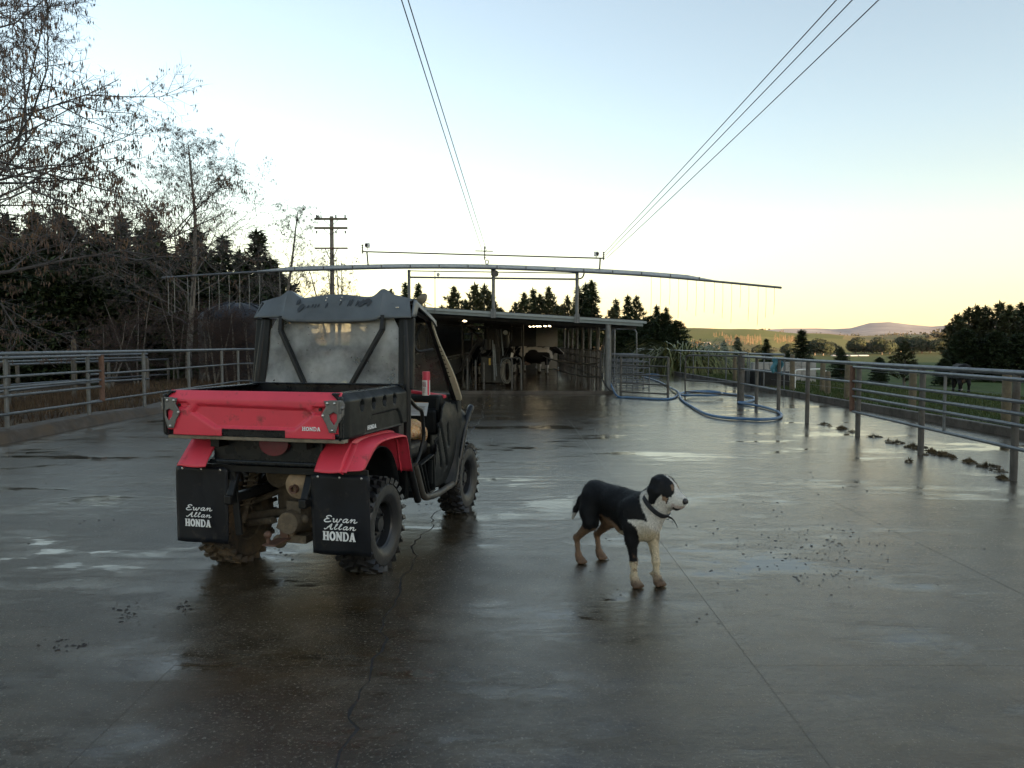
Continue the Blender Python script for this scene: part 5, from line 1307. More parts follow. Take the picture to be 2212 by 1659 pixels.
D = 22.9
boom = empty('backing_boom', (0, 0, 0), 0, 'long curved galvanised boom with hanging wires above the shed roof', 'boom')
bp_ = [at(x, y, D) for x, y in ((350, 600.5), (520, 589.5), (700, 582.5), (870, 578.5), (1050, 579.5), (1250, 587), (1400, 595.5), (1540, 607.5), (1688, 621.5))]
bc = catmull(bp_, 5)
one('boom_tube', M['galv'], boom, smooth=50)(lambda b: b.tube(bc, .034, 8))
def _web(b):
    pts = [p for p in bc if bp_[1].x + .05 <= p.x <= bp_[7].x]
    vs = []; fs = []
    for i, p in enumerate(pts):
        e = min(1, i / 2, (len(pts) - 1 - i) / 2); hgt = .02 + .075 * e
        for y in (-.02, .02): vs += [(p.x, D + y, p.z + .02), (p.x, D + y, p.z + .02 + hgt)]
    for i in range(len(pts) - 1):
        a = 4 * i; c = a + 4; fs += [(a, c, c + 1, a + 1), (a + 2, a + 3, c + 3, c + 2), (a + 1, c + 1, c + 3, a + 3), (a, a + 2, c + 2, c)]
    b.add(vs, fs)
one('boom_web', mat('pale_galvanised_web', (.36, .41, .47), .4, metal=.4, var=.1), boom)(_web)
def boomz(x):
    for p, q in zip(bc[:-1], bc[1:]):
        if p.x <= x <= q.x: return p.z + (q.z - p.z) * (x - p.x) / (q.x - p.x)
    return bc[0].z
for i, px in enumerate([367, 380, 409, 432, 455, 476, 498, 520.5, 541, 563, 607, 1405, 1425, 1445, 1464, 1483, 1502, 1520, 1541, 1559, 1578, 1597, 1615, 1635, 1652, 1670]):
    x = (px - 1106) * D / 1650; z = boomz(x); L = 1.05 if px < 1000 else .95 + .12 * (i % 3) - .25 * (i % 4 == 1)
    one('hanging_wire', M['galv'], boom)(lambda b: b.tube([(x, D, z), (x + .01, D, z - L * .5), (x - .005, D + .01, z - L)], .009 if px < 1000 else .0055, 4))
for px in range(640, 1560, 62):
    x = (px - 1106) * D / 1650; z = boomz(x); one('clamp', M['galvdirty'], boom)(lambda b: b.box((x, D, z + .03), (.025, .08, .12)))

lb = empty('lamp_gantry', (0, 22.6, 0), 0, 'thin pipe gantry with two white floodlights and insulators over the shed', 'gantry')
pA = at(783, 543.5, 22.6); pB = at(1305, 558, 22.6)
one('gantry_pipe', M['darkpipe'], lb, smooth=50)(lambda b: b.tube([(pA.x, 0, pA.z), (pB.x, 0, pB.z)], .02, 8))
for px, y0 in ((792, 545), (1297, 558)):
    q = at(px, y0, 22.6); one('gantry_post', M['galv'], lb, smooth=50)(lambda b: b.tube([(q.x, .05, q.z), (q.x, .2, boomz(q.x) + .1)], .022, 8))
for px, py in ((794, 530), (1288, 548.5)):
    q = at(px, py, 22.6); fl_ = one('floodlight', M['white'], lb, bevel=.015)(lambda b: (b.box((q.x, 0, q.z), (.13, .10, .13)), b.box((q.x, 0, q.z - .10), (.02, .03, .10))))
    one('lens', M['rubberhose'], fl_, smooth=40)(lambda b: b.disc((q.x + (-.03 if px < 1000 else .03), -.052, q.z), (0, -1, 0), .045, .01))
for px, py0, py1 in ((783, 528, 548), (1304, 544, 562), (1047, 532, 562)):
    q = at(px, py0, 22.6); q2 = at(px, py1, 22.6)
    one('insulator', M['darkpipe'], lb, smooth=40)(lambda b: (b.tube([(q.x, 0, q.z), (q.x, 0, q2.z)], .016, 8), [b.disc((q2.x, 0, q2.z + (q.z - q2.z) * t), (0, 0, 1), .034, .02, 10) for t in (.15, .35, .6, .85)]))
q = at(1047, 542, 22.6); one('cross_arm', M['darkpipe'], lb, smooth=50)(lambda b: b.tube([(q.x - .28, 0, q.z), (q.x + .25, 0, q.z - .01)], .014, 6))
q = at(1052, 566, 22.6); one('pulley', M['galv'], lb, smooth=50)(lambda b: b.tube([(q.x + .05 * math.cos(t), 0, q.z + .06 * math.sin(t)) for t in [2 * math.pi * k / 14 for k in range(14)]], .015, 6, closed=True))

dish = empty('satellite_dish', tuple(at(916, 652, 25.5)), 0, 'small tan satellite dish on the shed roof', 'satellite dish')
def _dish(b):
    ax = Vector((-.62, .45, .62)).normalized()
    b.lathe([(r, .22 * r * r / .08) for r in (.001, .06, .12, .18, .235)], (0, 0, 0), ax, 20)
one('reflector', mat('tan_dish', (.20, .175, .12), .7, var=.2), dish, smooth=60, solid=.008)(_dish)
for k in range(4): one('rib', M['galvdirty'], dish)(lambda b: b.bar((0, -.01, -.01), (.22 * math.cos(k * math.pi / 2 + .5) * .8, -.04 + .1 * math.cos(k * 1.5), .21 * math.sin(k * math.pi / 2 + .5)), .008, .012))
one('mount', M['galvdirty'], dish)(lambda b: (b.tube([(.02, 0, -.05), (.04, .02, -.32)], .02, 8), b.bar((0, 0, 0), (.26, -.1, -.12), .012, .02)))

# ---- power pole and lines -------------------------------------------
pp = empty('power_pole', (-12.65, 54, terrain_h(-12.65, 54)), 0, 'timber power pole with three crossarms behind the shed', 'power pole')
z0 = terrain_h(-12.65, 54)
one('pole', mat('grey_pole_timber', (.16, .145, .125), .85, var=.25, bump=.3, bscale=15), pp, smooth=50)(lambda b: b.tube([(0, 0, 0), (.02, 0, 10.45 - z0)], [.19, .13], 12))
for zz, wd in ((10.25, 2.3), (9.62, 2.3), (8.22, 2.3)):
    one('crossarm', M['wood'] if zz > 9 else M['ruststeel'], pp)(lambda b: b.box((0, -.14, zz - z0), (wd, .12, .14 if zz > 9 else .10)))
for sx in (-1, 1):
    one('arm_brace', M['darkpipe'], pp)(lambda b: (b.bar((sx * .5, -.12, 10.2 - z0), (sx * .03, -.14, 9.75 - z0), .03, .03), b.bar((sx * .5, -.12, 9.55 - z0), (sx * .03, -.14, 9.15 - z0), .03, .03), b.bar((sx * .42, -.12, 8.18 - z0), (sx * .12, -.14, 7.5 - z0), .14, .03)))
for x in (-1.0, .35, 1.0):
    for zz in (10.33, 9.62):
        one('insulator', M['darkpipe'], pp, smooth=40)(lambda b: b.lathe([(.03, 0), (.06, .03), (.04, .1), (.06, .14), (.03, .2), (.001, .2)], (x, -.14, (zz if zz > 10 else zz - .38) - z0), (0, 0, 1), 10) if True else None)
WIRE = mat('power_line', (.10, .10, .105), .5)
def wire(a, c, sag, label, group=None):
    a = Vector(a); c = Vector(c); pts = []
    for k in range(25):
        t = k / 24; p = a.lerp(c, t); p.z -= sag * 4 * t * (1 - t); pts.append(p - a)
    b = MB(); b.tube(pts, .0065, 5); o = b.build('power_line', WIRE, None, smooth=60); o.location = a; tag(o, label, 'power line', group); return o
def extend(p, q, k): p = Vector(p); q = Vector(q); return p + (q - p) * k
c0 = at(1041, 540, 22.6); c1_ = at(1051, 541, 22.6)
wire(c0, extend(c0, at(875, 0, 8), 2.6), .12, 'paired power line running from the middle of the gantry overhead', 'gantry middle wires')
wire(c1_, extend(c1_, at(889, 0, 8), 2.6), .12, 'paired power line running from the middle of the gantry overhead', 'gantry middle wires')
e0 = at(1304, 548, 22.6)
wire(e0, extend(e0, at(1797, 0, 8), 2.4), .05, 'taut power line running from the right gantry end overhead', 'gantry end wires')
wire(e0 + Vector((.05, 0, -.05)), extend(e0 + Vector((.05, 0, -.05)), at(1831, 0, 8), 2.4), .05, 'taut power line running from the right gantry end overhead', 'gantry end wires')
wire(e0 + Vector((.1, 0, -.12)), extend(e0 + Vector((.1, 0, -.12)), at(1872, 0, 8), 2.4), .12, 'slack power line sagging below the gantry end pair')
for x, dz in ((-1.0, 0), (1.0, 0)):
    a0 = Vector((-12.65 + x, 53.86, 10.5)); wire(a0, extend(a0, at(310 + (0 if x > 0 else 0), 219 if x > 0 else 222 + 18, 28), 1.9), .35, 'power line running from the timber pole past the catkin trees', 'pole wires')
# ================================================================ FENCES, GATES, HOSE
def pipe_fence(label, posts, rails, ztop, r_post=.032, r_rail=.022, mp=None, mr=None, group=None, base=0.0, stagger=0.0, top_r=None):
    """posts: [(x,y)], rails: [(z, i0, i1)] along the posts"""
    root = empty('rail_fence', (posts[0][0], posts[0][1], base), 0, label, 'fence', group); o = Vector((posts[0][0], posts[0][1], base))
    for (x, y) in posts:
        one('post', mp or M['galvdirty'], root, smooth=50)(lambda b: b.tube([Vector((x, y, base - .05)) - o, Vector((x, y, base + ztop)) - o], r_post, 10))
    for (z, i0, i1) in rails:
        pts = [Vector((x, y, base + z)) - o for (x, y) in posts[i0:i1 + 1]]
        if z == max(q[0] for q in rails) and top_r: r = top_r
        else: r = r_rail
        one('rail', mr or M['galv'], root, smooth=50)(lambda b: b.tube([p + Vector((-.035 if posts[0][0] > 0 else .035, 0, 0)) * (0 if z >= ztop - .02 else 1) for p in pts], r, 8))
    return root
def bar_gate(label, a, c, zs, stile_m=None, stile_r=.03, r=.022, verts=(), m=None, round_top=False, group=None, z0=None):
    """pipe gate between ground points a and c"""
    a = Vector((a[0], a[1], 0)); c = Vector((c[0], c[1], 0)); d = c - a
    root = empty('pipe_gate', tuple(a), 0, label, 'gate', group)
    zb = min(zs) if z0 is None else z0; zt = max(zs)
    for k, p in enumerate((Vector((0, 0, 0)), d)):
        mm = stile_m if (k == 0 and stile_m) else (m or M['galvdirty'])
        if round_top and k == 0: continue
        one('stile', mm, root, smooth=50)(lambda b: b.tube([p + Vector((0, 0, zb)), p + Vector((0, 0, zt + (.02 if k == 0 else 0)))], stile_r, 8))
    for z in zs:
        if round_top and z == zt:
            one('rail', m or M['galvdirty'], root, smooth=50)(lambda b: b.tube(fillet([Vector((0, 0, zb)), Vector((0, 0, zt)), d + Vector((0, 0, zt))], .18), r, 8))
        else:
            one('rail', m or M['galvdirty'], root, smooth=50)(lambda b: b.tube([Vector((0, 0, z)), d + Vector((0, 0, z))], r, 8))
    for t in verts: one('upright', m or M['galvdirty'], root, smooth=50)(lambda b: b.tube([d * t + Vector((.0, -.02, zb)), d * t + Vector((.0, -.02, zt))], r * .9, 8))
    return root
# right yard fence
rp = [(5.30, 3.2), (5.42, 5.8), (5.53, 8.36), (5.57, 10.35), (5.66, 12.45), (5.66, 14.6), (5.84, 16.7), (5.90, 18.4), (5.93, 19.7)]
rfn = pipe_fence('weathered galvanised pipe fence between the yard and the race', rp, [(1.19, 0, 8), (.88, 4, 8), (.50, 6, 8)], 1.17, .040, .020, M['galvdirty'], M['galv'], top_r=.030)
bar_gate('long five rail pipe gate with a rusty brown end stile beside the race', (5.60, 12.55), (5.22, 6.2), [1.13, .90, .77, .65, .40], M['ruststeel'], .045, .021, (.47,), M['galv'])
one('post', M['galvdirty'], rfn, smooth=50)(lambda b: b.tube([Vector((5.93, 19.7, 0)) - Vector((rp[0][0], rp[0][1], 0)), Vector((5.93, 19.7, 1.28)) - Vector((rp[0][0], rp[0][1], 0))], .07, 12))
# outer kerb fence beyond the race
op = [(8.2, 26.6 + 2.65 * k) for k in range(10)]
ofn = pipe_fence('galvanised top rail fence on the far kerb in front of the flax', op, [(1.20, 0, 9)], 1.19, .022, .03, M['galv'], M['galv'], top_r=.034)
pipe_fence('short galvanised rail joining the kerb fence to the timber post', [(8.2, 26.4), (8.25, 25.0), (8.45, 23.7)], [(1.18, 0, 2)], 1.16, .022, .03, M['galv'], M['galv'], top_r=.032)
# swung gates by the hose
bar_gate('dark five rail pipe gate hung near the shed corner post', (3.28, 23.0), (4.45, 21.75), [1.13, .87, .60, .34, .08], None, .036, .022, (), M['galvdirty'], z0=.0)
bar_gate('round cornered four rail pipe gate hung on the fence end post', (4.86, 21.4), (5.86, 19.75), [1.20, .86, .50, .18], None, .03, .022, (), M['galvdirty'], True, z0=.0)
# stack of small drafting gates by the shed
for k in range(4):
    bar_gate('small drafting gate standing in a row of drafting gates by the shed', (3.45, 25.2 + k * 1.6), (4.55 + .08 * k, 25.3 + k * 1.6), [1.14, .92, .72, .50, .26, .06], None, .022, .017, (.5,), M['galv'], k % 2 == 0, 'drafting gates', z0=.0)
for k in range(7):
    y = 26 + k * 2.6
    bar_gate('narrow race panel of thin pipes beside the shed posts', (3.35, y), (3.50, y + 2.3), [1.20, .95, .7, .45, .2], None, .024, .016, (.33, .66), M['galvdirty'], False, 'race panels', z0=0)
hoop = empty('pipe_hoop', (4.2, 31.5, 0), 0, 'tall round cornered galvanised pipe hoop behind the drafting gates', 'hoop')
one('hoop_pipe', M['galv'], hoop, smooth=50)(lambda b: b.tube(fillet([(-.10, 0, 0), (-.10, 0, 2.13), (.92, 0, 2.13), (.95, 0, 0)], .2), .03, 8))
one('hoop_post', M['galv'], hoop, smooth=50)(lambda b: b.tube([(0, -.1, 0), (0, -.1, 2.3)], .05, 8))
hoop2 = empty('pipe_hoop', (3.55, 33, 0), 0, 'second galvanised pipe hoop with a slanting stay next to the shed side', 'hoop')
one('hoop_pipe', M['galv'], hoop2, smooth=50)(lambda b: b.tube(fillet([(-.15, 0, 0), (-.15, 0, 2.15), (.55, 0, 2.15), (.40, 0, 1.0), (.38, 0, 0)], .05), .028, 8))
# left fence and gate
lp = [(-7.95, 7.5), (-7.95, 9.6), (-7.96, 12.0), (-7.97, 14.35), (-7.98, 16.55), (-8.0, 18.9), (-8.05, 21.2), (-8.1, 22.6), (-7.6, 23.3)]
pipe_fence('galvanised pipe fence on the muddy kerb under the dark trees', lp, [(1.35, 0, 8), (.93, 3, 8), (.42, 3, 8)], 1.34, .035, .020, M['galv'], M['galv'], top_r=.034)
bar_gate('long five rail pipe gate with a brown end stile beside the muddy kerb', (-7.82, 14.55), (-7.82, 8.0), [1.29, 1.0, .83, .70, .42], M['ruststeel'], .05, .022, (.42,), M['galv'])
# pen beyond the left fence
pipe_fence('low double rail pen fence beyond the muddy kerb', [(-9.6, 10.5), (-10.3, 13.5), (-10.9, 16.5), (-11.2, 19.5), (-10.6, 22.2)], [(1.12, 0, 4), (1.22, 0, 4), (.5, 0, 4)], 1.10, .05, .03, M['galvdirty'], M['galv'], top_r=.034)
pipe_fence('far low rail fence against the dark trees', [(-13.5, 13), (-13.8, 17), (-13.6, 21), (-13.2, 25), (-12.6, 28)], [(1.15, 0, 4), (.6, 0, 4)], 1.13, .05, .03, M['galvdirty'], M['galv'], top_r=.032, base=-.2)
for (px, Y) in ((159, 24), (564, 26), (497 , 30), (918, 40)):
    q = at(px, 740, Y); z = terrain_h(q.x, Y)
    if px < 600:
        o = one('timber_post', M['wood'], None, smooth=50)(lambda b: b.lathe([(.075, 0), (.07, 1.75), (.055, 1.80), (.001, 1.80)], (0, 0, 0), (0, 0, 1), 10)); o.location = (q.x, Y, z - .05); tag(o, 'weathered timber fence post standing against the dark trees', 'fence post', 'posts under the dark trees')
# timber posts and wires on the grass to the right
for k, (px, py, h) in enumerate(((1711, 850, 1.15), (1776, 852, .95), (1829, 870, 1.05), (1788, 858, .7), (1970, 893, .95), (2172, 926, 1.0), (1428, 846, 1.0))):
    q = gp(px, py)
    if px == 1428: q = Vector((8.75, 30.0, 0))
    z = terrain_h(q.x, q.y)
    o = one('timber_post', M['wood'], None, smooth=50)(lambda b: b.lathe([(.078, 0), (.074, h - .04), (.06, h), (.001, h + .01)], (0, 0, 0), (0, 0, 1), 12)); o.location = (q.x, q.y, z - .04); o.rotation_euler = (rad(1.5 * (k % 3 - 1)), rad(1.2 * (k % 2)), k)
    tag(o, 'squat weathered timber strainer post on the grass beside the kerb', 'fence post', 'posts on the grass')
for z in (.35, .62, .85):
    b = MB(); b.tube([(8.72, 9, z - .05), (8.78, 13.7, z), (8.70, 16.6, z), (8.60, 19.7, z), (8.62, 23.7, z), (8.75, 30, z - .05)], .004, 4); o = b.build('fence_wire', M['galvdirty'], None); tag(o, 'thin wire strung between the timber posts on the grass', 'wire', 'fence wires')
# blue hose lying on the wet yard
BLUE = mat('blue_hose', (.045, .125, .25), .38, var=.2, scale=4, dirt=(.17, .22, .28), dirtamt=.42, dscale=2)
def c5(x, y): return gp(1296 + .2116 * x, 594 + .2116 * y, .03)
p1 = [(2.98, 23.6, 1.05), (2.93, 23.45, .55), (3.05, 23.25, .2)] + [tuple(c5(*q)) for q in ((180, 1238), (290, 1249), (400, 1255), (600, 1268), (720, 1262), (780, 1240), (797, 1208))]
o = one('hose', BLUE, None, smooth=60)(lambda b: b.tube(catmull(p1, 6), .029, 10)); tag(o, 'blue wash-down hose running from the shed corner post along the wet floor', 'hose')
p2 = [(430, 1040), (520, 1062), (620, 1098), (720, 1160), (800, 1222), (835, 1275), (950, 1352), (1080, 1420), (1250, 1456), (1450, 1470), (1650, 1478), (1800, 1466), (1852, 1440), (1830, 1405), (1750, 1372), (1600, 1335), (1440, 1312), (1415, 1300), (1470, 1302), (1560, 1282), (1582, 1265), (1555, 1246), (1420, 1228), (1300, 1216), (1150, 1206), (1000, 1204), (880, 1214), (818, 1232), (850, 1248), (980, 1260), (1130, 1262), (1240, 1250), (1230, 1232), (1100, 1226), (950, 1230), (880, 1238)]
pts2 = [c5(*q) for q in p2]
for k in range(len(pts2)): pts2[k].z = .036 + (.05 if k >= 24 else 0) * (1 if k < 29 else 1.6)
pts2[4].z = .10; pts2[3].z = .06
o = one('hose', BLUE, None, smooth=60)(lambda b: b.tube(catmull(pts2, 7), .029, 10)); tag(o, 'blue hose looped in a wide bend and coiled beneath the pipe fence', 'hose')
o = one('hose', BLUE, None, smooth=60)(lambda b: b.tube(catmull([c5(*q) for q in ((440, 1022), (520, 1012), (600, 1020), (560, 1028), (480, 1030))], 6), .036, 8)); tag(o, 'short loop of blue hose far down the race by the kerb', 'hose')
# water trough, concrete wall and pump by the race
tr = empty('water_trough', (8.75, 26.5, terrain_h(8.75, 26.5)), rad(4), 'dark low water trough on the grass just past the kerb', 'trough')
one('trough_shell', M['blackmetal'], tr, bevel=.02)(lambda b: (b.box((-.45, 0, .27), (.08, 1.9, .54)), b.box((.45, 0, .27), (.08, 1.9, .54)), b.box((0, -.92, .27), (.9, .08, .54)), b.box((0, .92, .27), (.9, .08, .54)), b.box((0, 0, .05), (.9, 1.8, .06))))
one('water', mat('trough_water', (.02, .025, .025), .05, var=.1), tr)(lambda b: b.box((0, 0, .40), (.80, 1.74, .02)))
cw = one('concrete_wall', M['concrete_dry'], None, bevel=.02)(lambda b: [b.box((0, k * .9, .35), (.16, .88, 1.0)) for k in range(4)]); cw.location = (9.9, 30.5, terrain_h(9.9, 31) - .1); cw.rotation_euler = (0, 0, rad(-62)); tag(cw, 'pale stained concrete wall panels beyond the kerb fence near the flax', 'wall')
rl = one('pipe_trestle', M['white'], None, smooth=50)(lambda b: b.tube(fillet([(-.55, 0, -.3), (-.55, 0, .62), (.35, 0, .65), (.45, 0, .55)], .08), .025, 8)); rl.location = (9.6, 24.4, terrain_h(9.6, 24.4)); tag(rl, 'small white bent pipe rail standing in the grass behind the fence', 'pipe rail')
cl = one('cloth', mat('teal_cloth', (.05, .16, .20), .9, var=.3), None, smooth=60, solid=.01)(lambda b: b.grid(8, 8, lambda u, v: (.22 * (u - .5) + .03 * math.sin(v * 7), .04 * math.sin(u * 9 + v * 4), -.30 * v + .04 * math.sin(u * 6)))); cl.location = (5.80, 16.72, 1.16); tag(cl, 'teal rag hung over a fence post top', 'cloth')
# ================================================================ TREES AND PLANTS
def leafmat(name, cols, rough=.75, scale=1.2, trans=.15):
    m, nt, nd, lk, bs = newmat(name)
    tc = N(nd, 'ShaderNodeTexCoord'); n = N(nd, 'ShaderNodeTexNoise', Scale=scale, Detail=6.0, Roughness=.7); lk.new(tc.outputs['Object'], n.inputs['Vector'])
    r = N(nd, 'ShaderNodeValToRGB'); e = r.color_ramp.elements; e[0].position = .3; e[0].color = rgb(cols[0]); e[1].position = .72; e[1].color = rgb(cols[-1])
    for i, c in enumerate(cols[1:-1]): q = e.new(.3 + .42 * (i + 1) / (len(cols) - 1)); q.color = rgb(c)
    lk.new(n.outputs['Fac'], r.inputs[0]); lk.new(r.outputs[0], bs.inputs['Base Color']); bs.inputs['Roughness'].default_value = rough
    bs.inputs['Specular IOR Level'].default_value = .25
    if trans: bs.inputs['Transmission Weight'].default_value = 0
    return m
NEEDLE = leafmat('pine_needles', [(.016, .030, .013), (.030, .050, .020), (.048, .066, .027), (.070, .066, .033)])
NEEDLE2 = leafmat('pine_needles_warm', [(.032, .046, .021), (.055, .068, .030), (.085, .083, .040), (.125, .090, .046)])
def conifer_mesh(seed, H, wid, kind):
    """returns (trunk mesh, crown mesh); kind 'fir' narrow, 'pine' ragged with clumps, 'bush' wide to the ground"""
    rn = random.Random(seed); tb = MB()
    lean = rn.uniform(-.03, .03)
    tb.tube([(0, 0, -.4), (lean * H * .5, 0, H * .5), (lean * H, 0, H * .98)], [.028 * H, .016 * H, .003 * H], 7)
    cb = MB(); vs = cb.v; fs = cb.f
    def spray(p, d, L, w):
        d = d.normalized(); s = d.cross(Vector((rn.uniform(-.4, .4), rn.uniform(-.4, .4), 1)))
        if s.length < 1e-3: s = Vector((1, 0, 0))
        s.normalize(); n = len(vs)
        vs.extend([tuple(p), tuple(p + d * L * .45 + s * w), tuple(p + d * L), tuple(p + d * L * .45 - s * w)]); fs.append((n, n + 1, n + 2, n + 3))
    nb = {'fir': 150, 'pine': 84, 'bush': 190}[kind]; gap = rn.uniform(0, 6.28)
    for k in range(nb):
        t = (k + rn.random()) / nb
        t0 = {'fir': .06, 'pine': .10, 'bush': .02}[kind]; f = t0 + (1 - t0) * t ** .92
        if kind == 'fir': R = wid * (1 - f) ** .80 * rn.uniform(.45, 1.25) + .10
        elif kind == 'pine': R = wid * (math.sin(math.pi * min(1, (1 - f) * .72 + .04)) ** .8) * rn.uniform(.5, 1.22) * (1 - .5 * sstep(.75, 1, f))
        else: R = wid * (1 - f ** 2.2) ** .6 * rn.uniform(.75, 1.1)
        az = k * 2.399 + rn.uniform(-.4, .4); up = {'fir': .02, 'pine': .35, 'bush': .15}[kind] + rn.uniform(-.15, .2)
        o = Vector((lean * H * f, 0, H * f)); d = Vector((math.cos(az), math.sin(az), up)).normalized()
        ns = max(4, int(5 + R * {'fir': 16, 'pine': 18, 'bush': 18}[kind]))
        for j in range(ns):
            u = ((j + rn.random()) / ns) ** (.7 if kind != 'pine' else .42)
            p = o + d * R * u + Vector((rn.gauss(0, .05), rn.gauss(0, .05), rn.gauss(0, .05) + (.10 * R * u * u if kind == 'pine' else -.10 * R * u))) * H * .12
            for q in range(2):
                dd = (d * rn.uniform(.2, 1.0) + Vector((rn.uniform(-1, 1), rn.uniform(-1, 1), rn.uniform(-.5, .9 if kind == 'pine' else .35)))).normalized()
                spray(p, dd, rn.uniform(.035, .075) * H, rn.uniform(.007, .013) * H)
    for j in range(14):
        spray(Vector((lean * H, 0, H * (.93 + .06 * rn.random()))), Vector((rn.uniform(-.5, .5), rn.uniform(-.5, .5), 1)), .06 * H, .007 * H)
    return tb.mesh('trunk'), cb.mesh('crown')
CON = {}
for i, (k, H, wd) in enumerate((('fir', 9.0, 2.1), ('fir', 9.0, 1.6), ('pine', 9.0, 2.2), ('pine', 9.0, 1.7), ('bush', 9.0, 3.4), ('fir', 9.0, 3.0))):
    t_, c_ = conifer_mesh(40 + i, H, wd, k); t_.materials.append(M['bark']); c_.materials.append(NEEDLE if i not in (2, 3) else NEEDLE2); CON[i] = (t_, c_)
def conifer(var, x, y, H, rz_=0, label='', group=None, sx=1.0, z=None, name='conifer_tree'):
    z = terrain_h(x, y) if z is None else z
    root = empty(name, (x, y, z), rz_, label, 'tree', group); s = H / 9.0; root.scale = (s * sx, s * sx, s)
    for nm, me in zip(('trunk', 'crown'), CON[var]):
        o = bpy.data.objects.new(nm, me); COL.objects.link(o); o.parent = root
    return root
rt = random.Random(21)
# dark shelter belt on the left
G1 = 'dark conifers of the left shelter belt'
for k, (px, py, Y, var) in enumerate(((-60, 452, 44, 5), (15, 470, 42, 0), (70, 458, 46, 1), (128, 466, 43, 5), (205, 490, 44, 0), (260, 470, 46, 1), (328, 473, 45, 0), (392, 522, 47, 5), (426, 500, 44, 0), (483, 514, 48, 1), (556, 502, 50, 0), (583, 562, 52, 5), (40, 520, 38, 5), (170, 540, 38, 5), (300, 560, 39, 5), (450, 565, 42, 5), (530, 570, 45, 5), (-140, 440, 40, 5), (240, 545, 40, 0), (365, 560, 41, 5), (100, 560, 36, 5), (0, 575, 35, 4), (600, 590, 54, 4), (230, 510, 50, 0), (300, 505, 51, 5), (350, 530, 50, 1), (165, 500, 50, 0), (95, 505, 49, 5), (455, 545, 50, 0), (515, 545, 52, 1), (410, 575, 40, 4), (330, 590, 37, 4), (200, 585, 35, 4), (500, 600, 44, 4), (560, 600, 50, 4), (110, 590, 34, 4))):
    q = at(px, py, Y); g = terrain_h(q.x, Y); conifer(var, q.x, Y, q.z - g, rt.uniform(0, 6), 'dark conifer in the shelter belt behind the left fence', G1, 1.25 if var == 5 else 1.05)
# conifers beyond the shed roof
G2 = 'conifers rising behind the shed roof'
for k, (px, py, Y, var) in enumerate(((876, 613, 78, 1), (904, 615, 80, 1), (845, 628, 82, 0), (979, 626, 72, 2), (1004, 650, 78, 1), (1022, 618, 72, 3), (1046, 621, 75, 2), (1058, 634, 80, 3), (1131, 639, 74, 2), (1151, 626, 78, 1), (1163, 640, 75, 3), (1184, 627, 74, 2), (1225, 645, 76, 2), (1249, 623, 80, 1), (1264, 615, 80, 1), (1279, 609, 78, 0), (1331, 649, 74, 1), (1355, 640, 72, 1), (1375, 646, 74, 2), (1320, 668, 70, 3), (1418, 662, 70, 1), (1439, 666, 70, 1), (1112, 660, 82, 2), (770, 640, 80, 1), (800, 645, 82, 0), (955, 662, 84, 0), (1205, 662, 84, 4), (1080, 668, 84, 4))):
    q = at(px, py, Y); g = terrain_h(q.x, Y); conifer(var, q.x, Y, q.z - g, rt.uniform(0, 6), 'ragged conifer standing behind the low shed roof', G2, rt.uniform(.72, .95))
G3 = 'dense hedge trees right of the shed'
for px, py, Y in ((1405, 690, 62), (1432, 684, 60), (1462, 700, 58), (1385, 700, 66), (1350, 690, 68)):
    q = at(px, py, Y); g = terrain_h(q.x, Y); conifer(4, q.x, Y, q.z - g + .2, rt.uniform(0, 6), 'dense dark bushy evergreen between the shed and the flax', G3, 1.0, name='evergreen_tree')
# right clump
G4 = 'conifers of the right hand clump'
for px, py, Y, var in ((2068, 686, 58, 3), (2093, 673, 60, 2), (2115, 667, 60, 3), (2130, 666, 64, 0), (2155, 660, 60, 3), (2179, 668, 58, 2), (2206, 659, 60, 0), (2240, 664, 62, 3), (2085, 715, 55, 4), (2150, 720, 54, 4), (2200, 725, 54, 4), (2060, 740, 56, 2), (2270, 690, 56, 4)):
    q = at(px, py, Y); g = terrain_h(q.x, Y); conifer(var, q.x, Y, q.z - g + .1, rt.uniform(0, 6), 'dark conifer in the clump beyond the paddock', G4, 1.15)
G5 = 'young pines dotted below the yard'
for px, py, Y, var, w_ in ((1732, 714, 52, 0, 1.5), (1818, 752, 40, 5, 1.6), (1955, 740, 42, 2, 1.3), (1656, 733, 70, 0, 1.2), (1531, 741, 72, 1, 1.1), (1565, 738, 72, 5, 1.1), (1593, 729, 74, 0, 1.2), (1900, 775, 46, 4, 1.0), (2040, 775, 44, 4, 1.1), (1700, 765, 46, 5, 1.3)):
    q = at(px, py, Y); g = terrain_h(q.x, Y); conifer(var, q.x, Y, max(1.6, q.z - g), rt.uniform(0, 6), 'young pine growing on the slope beyond the pipe fence', G5, w_, name='pine_tree')

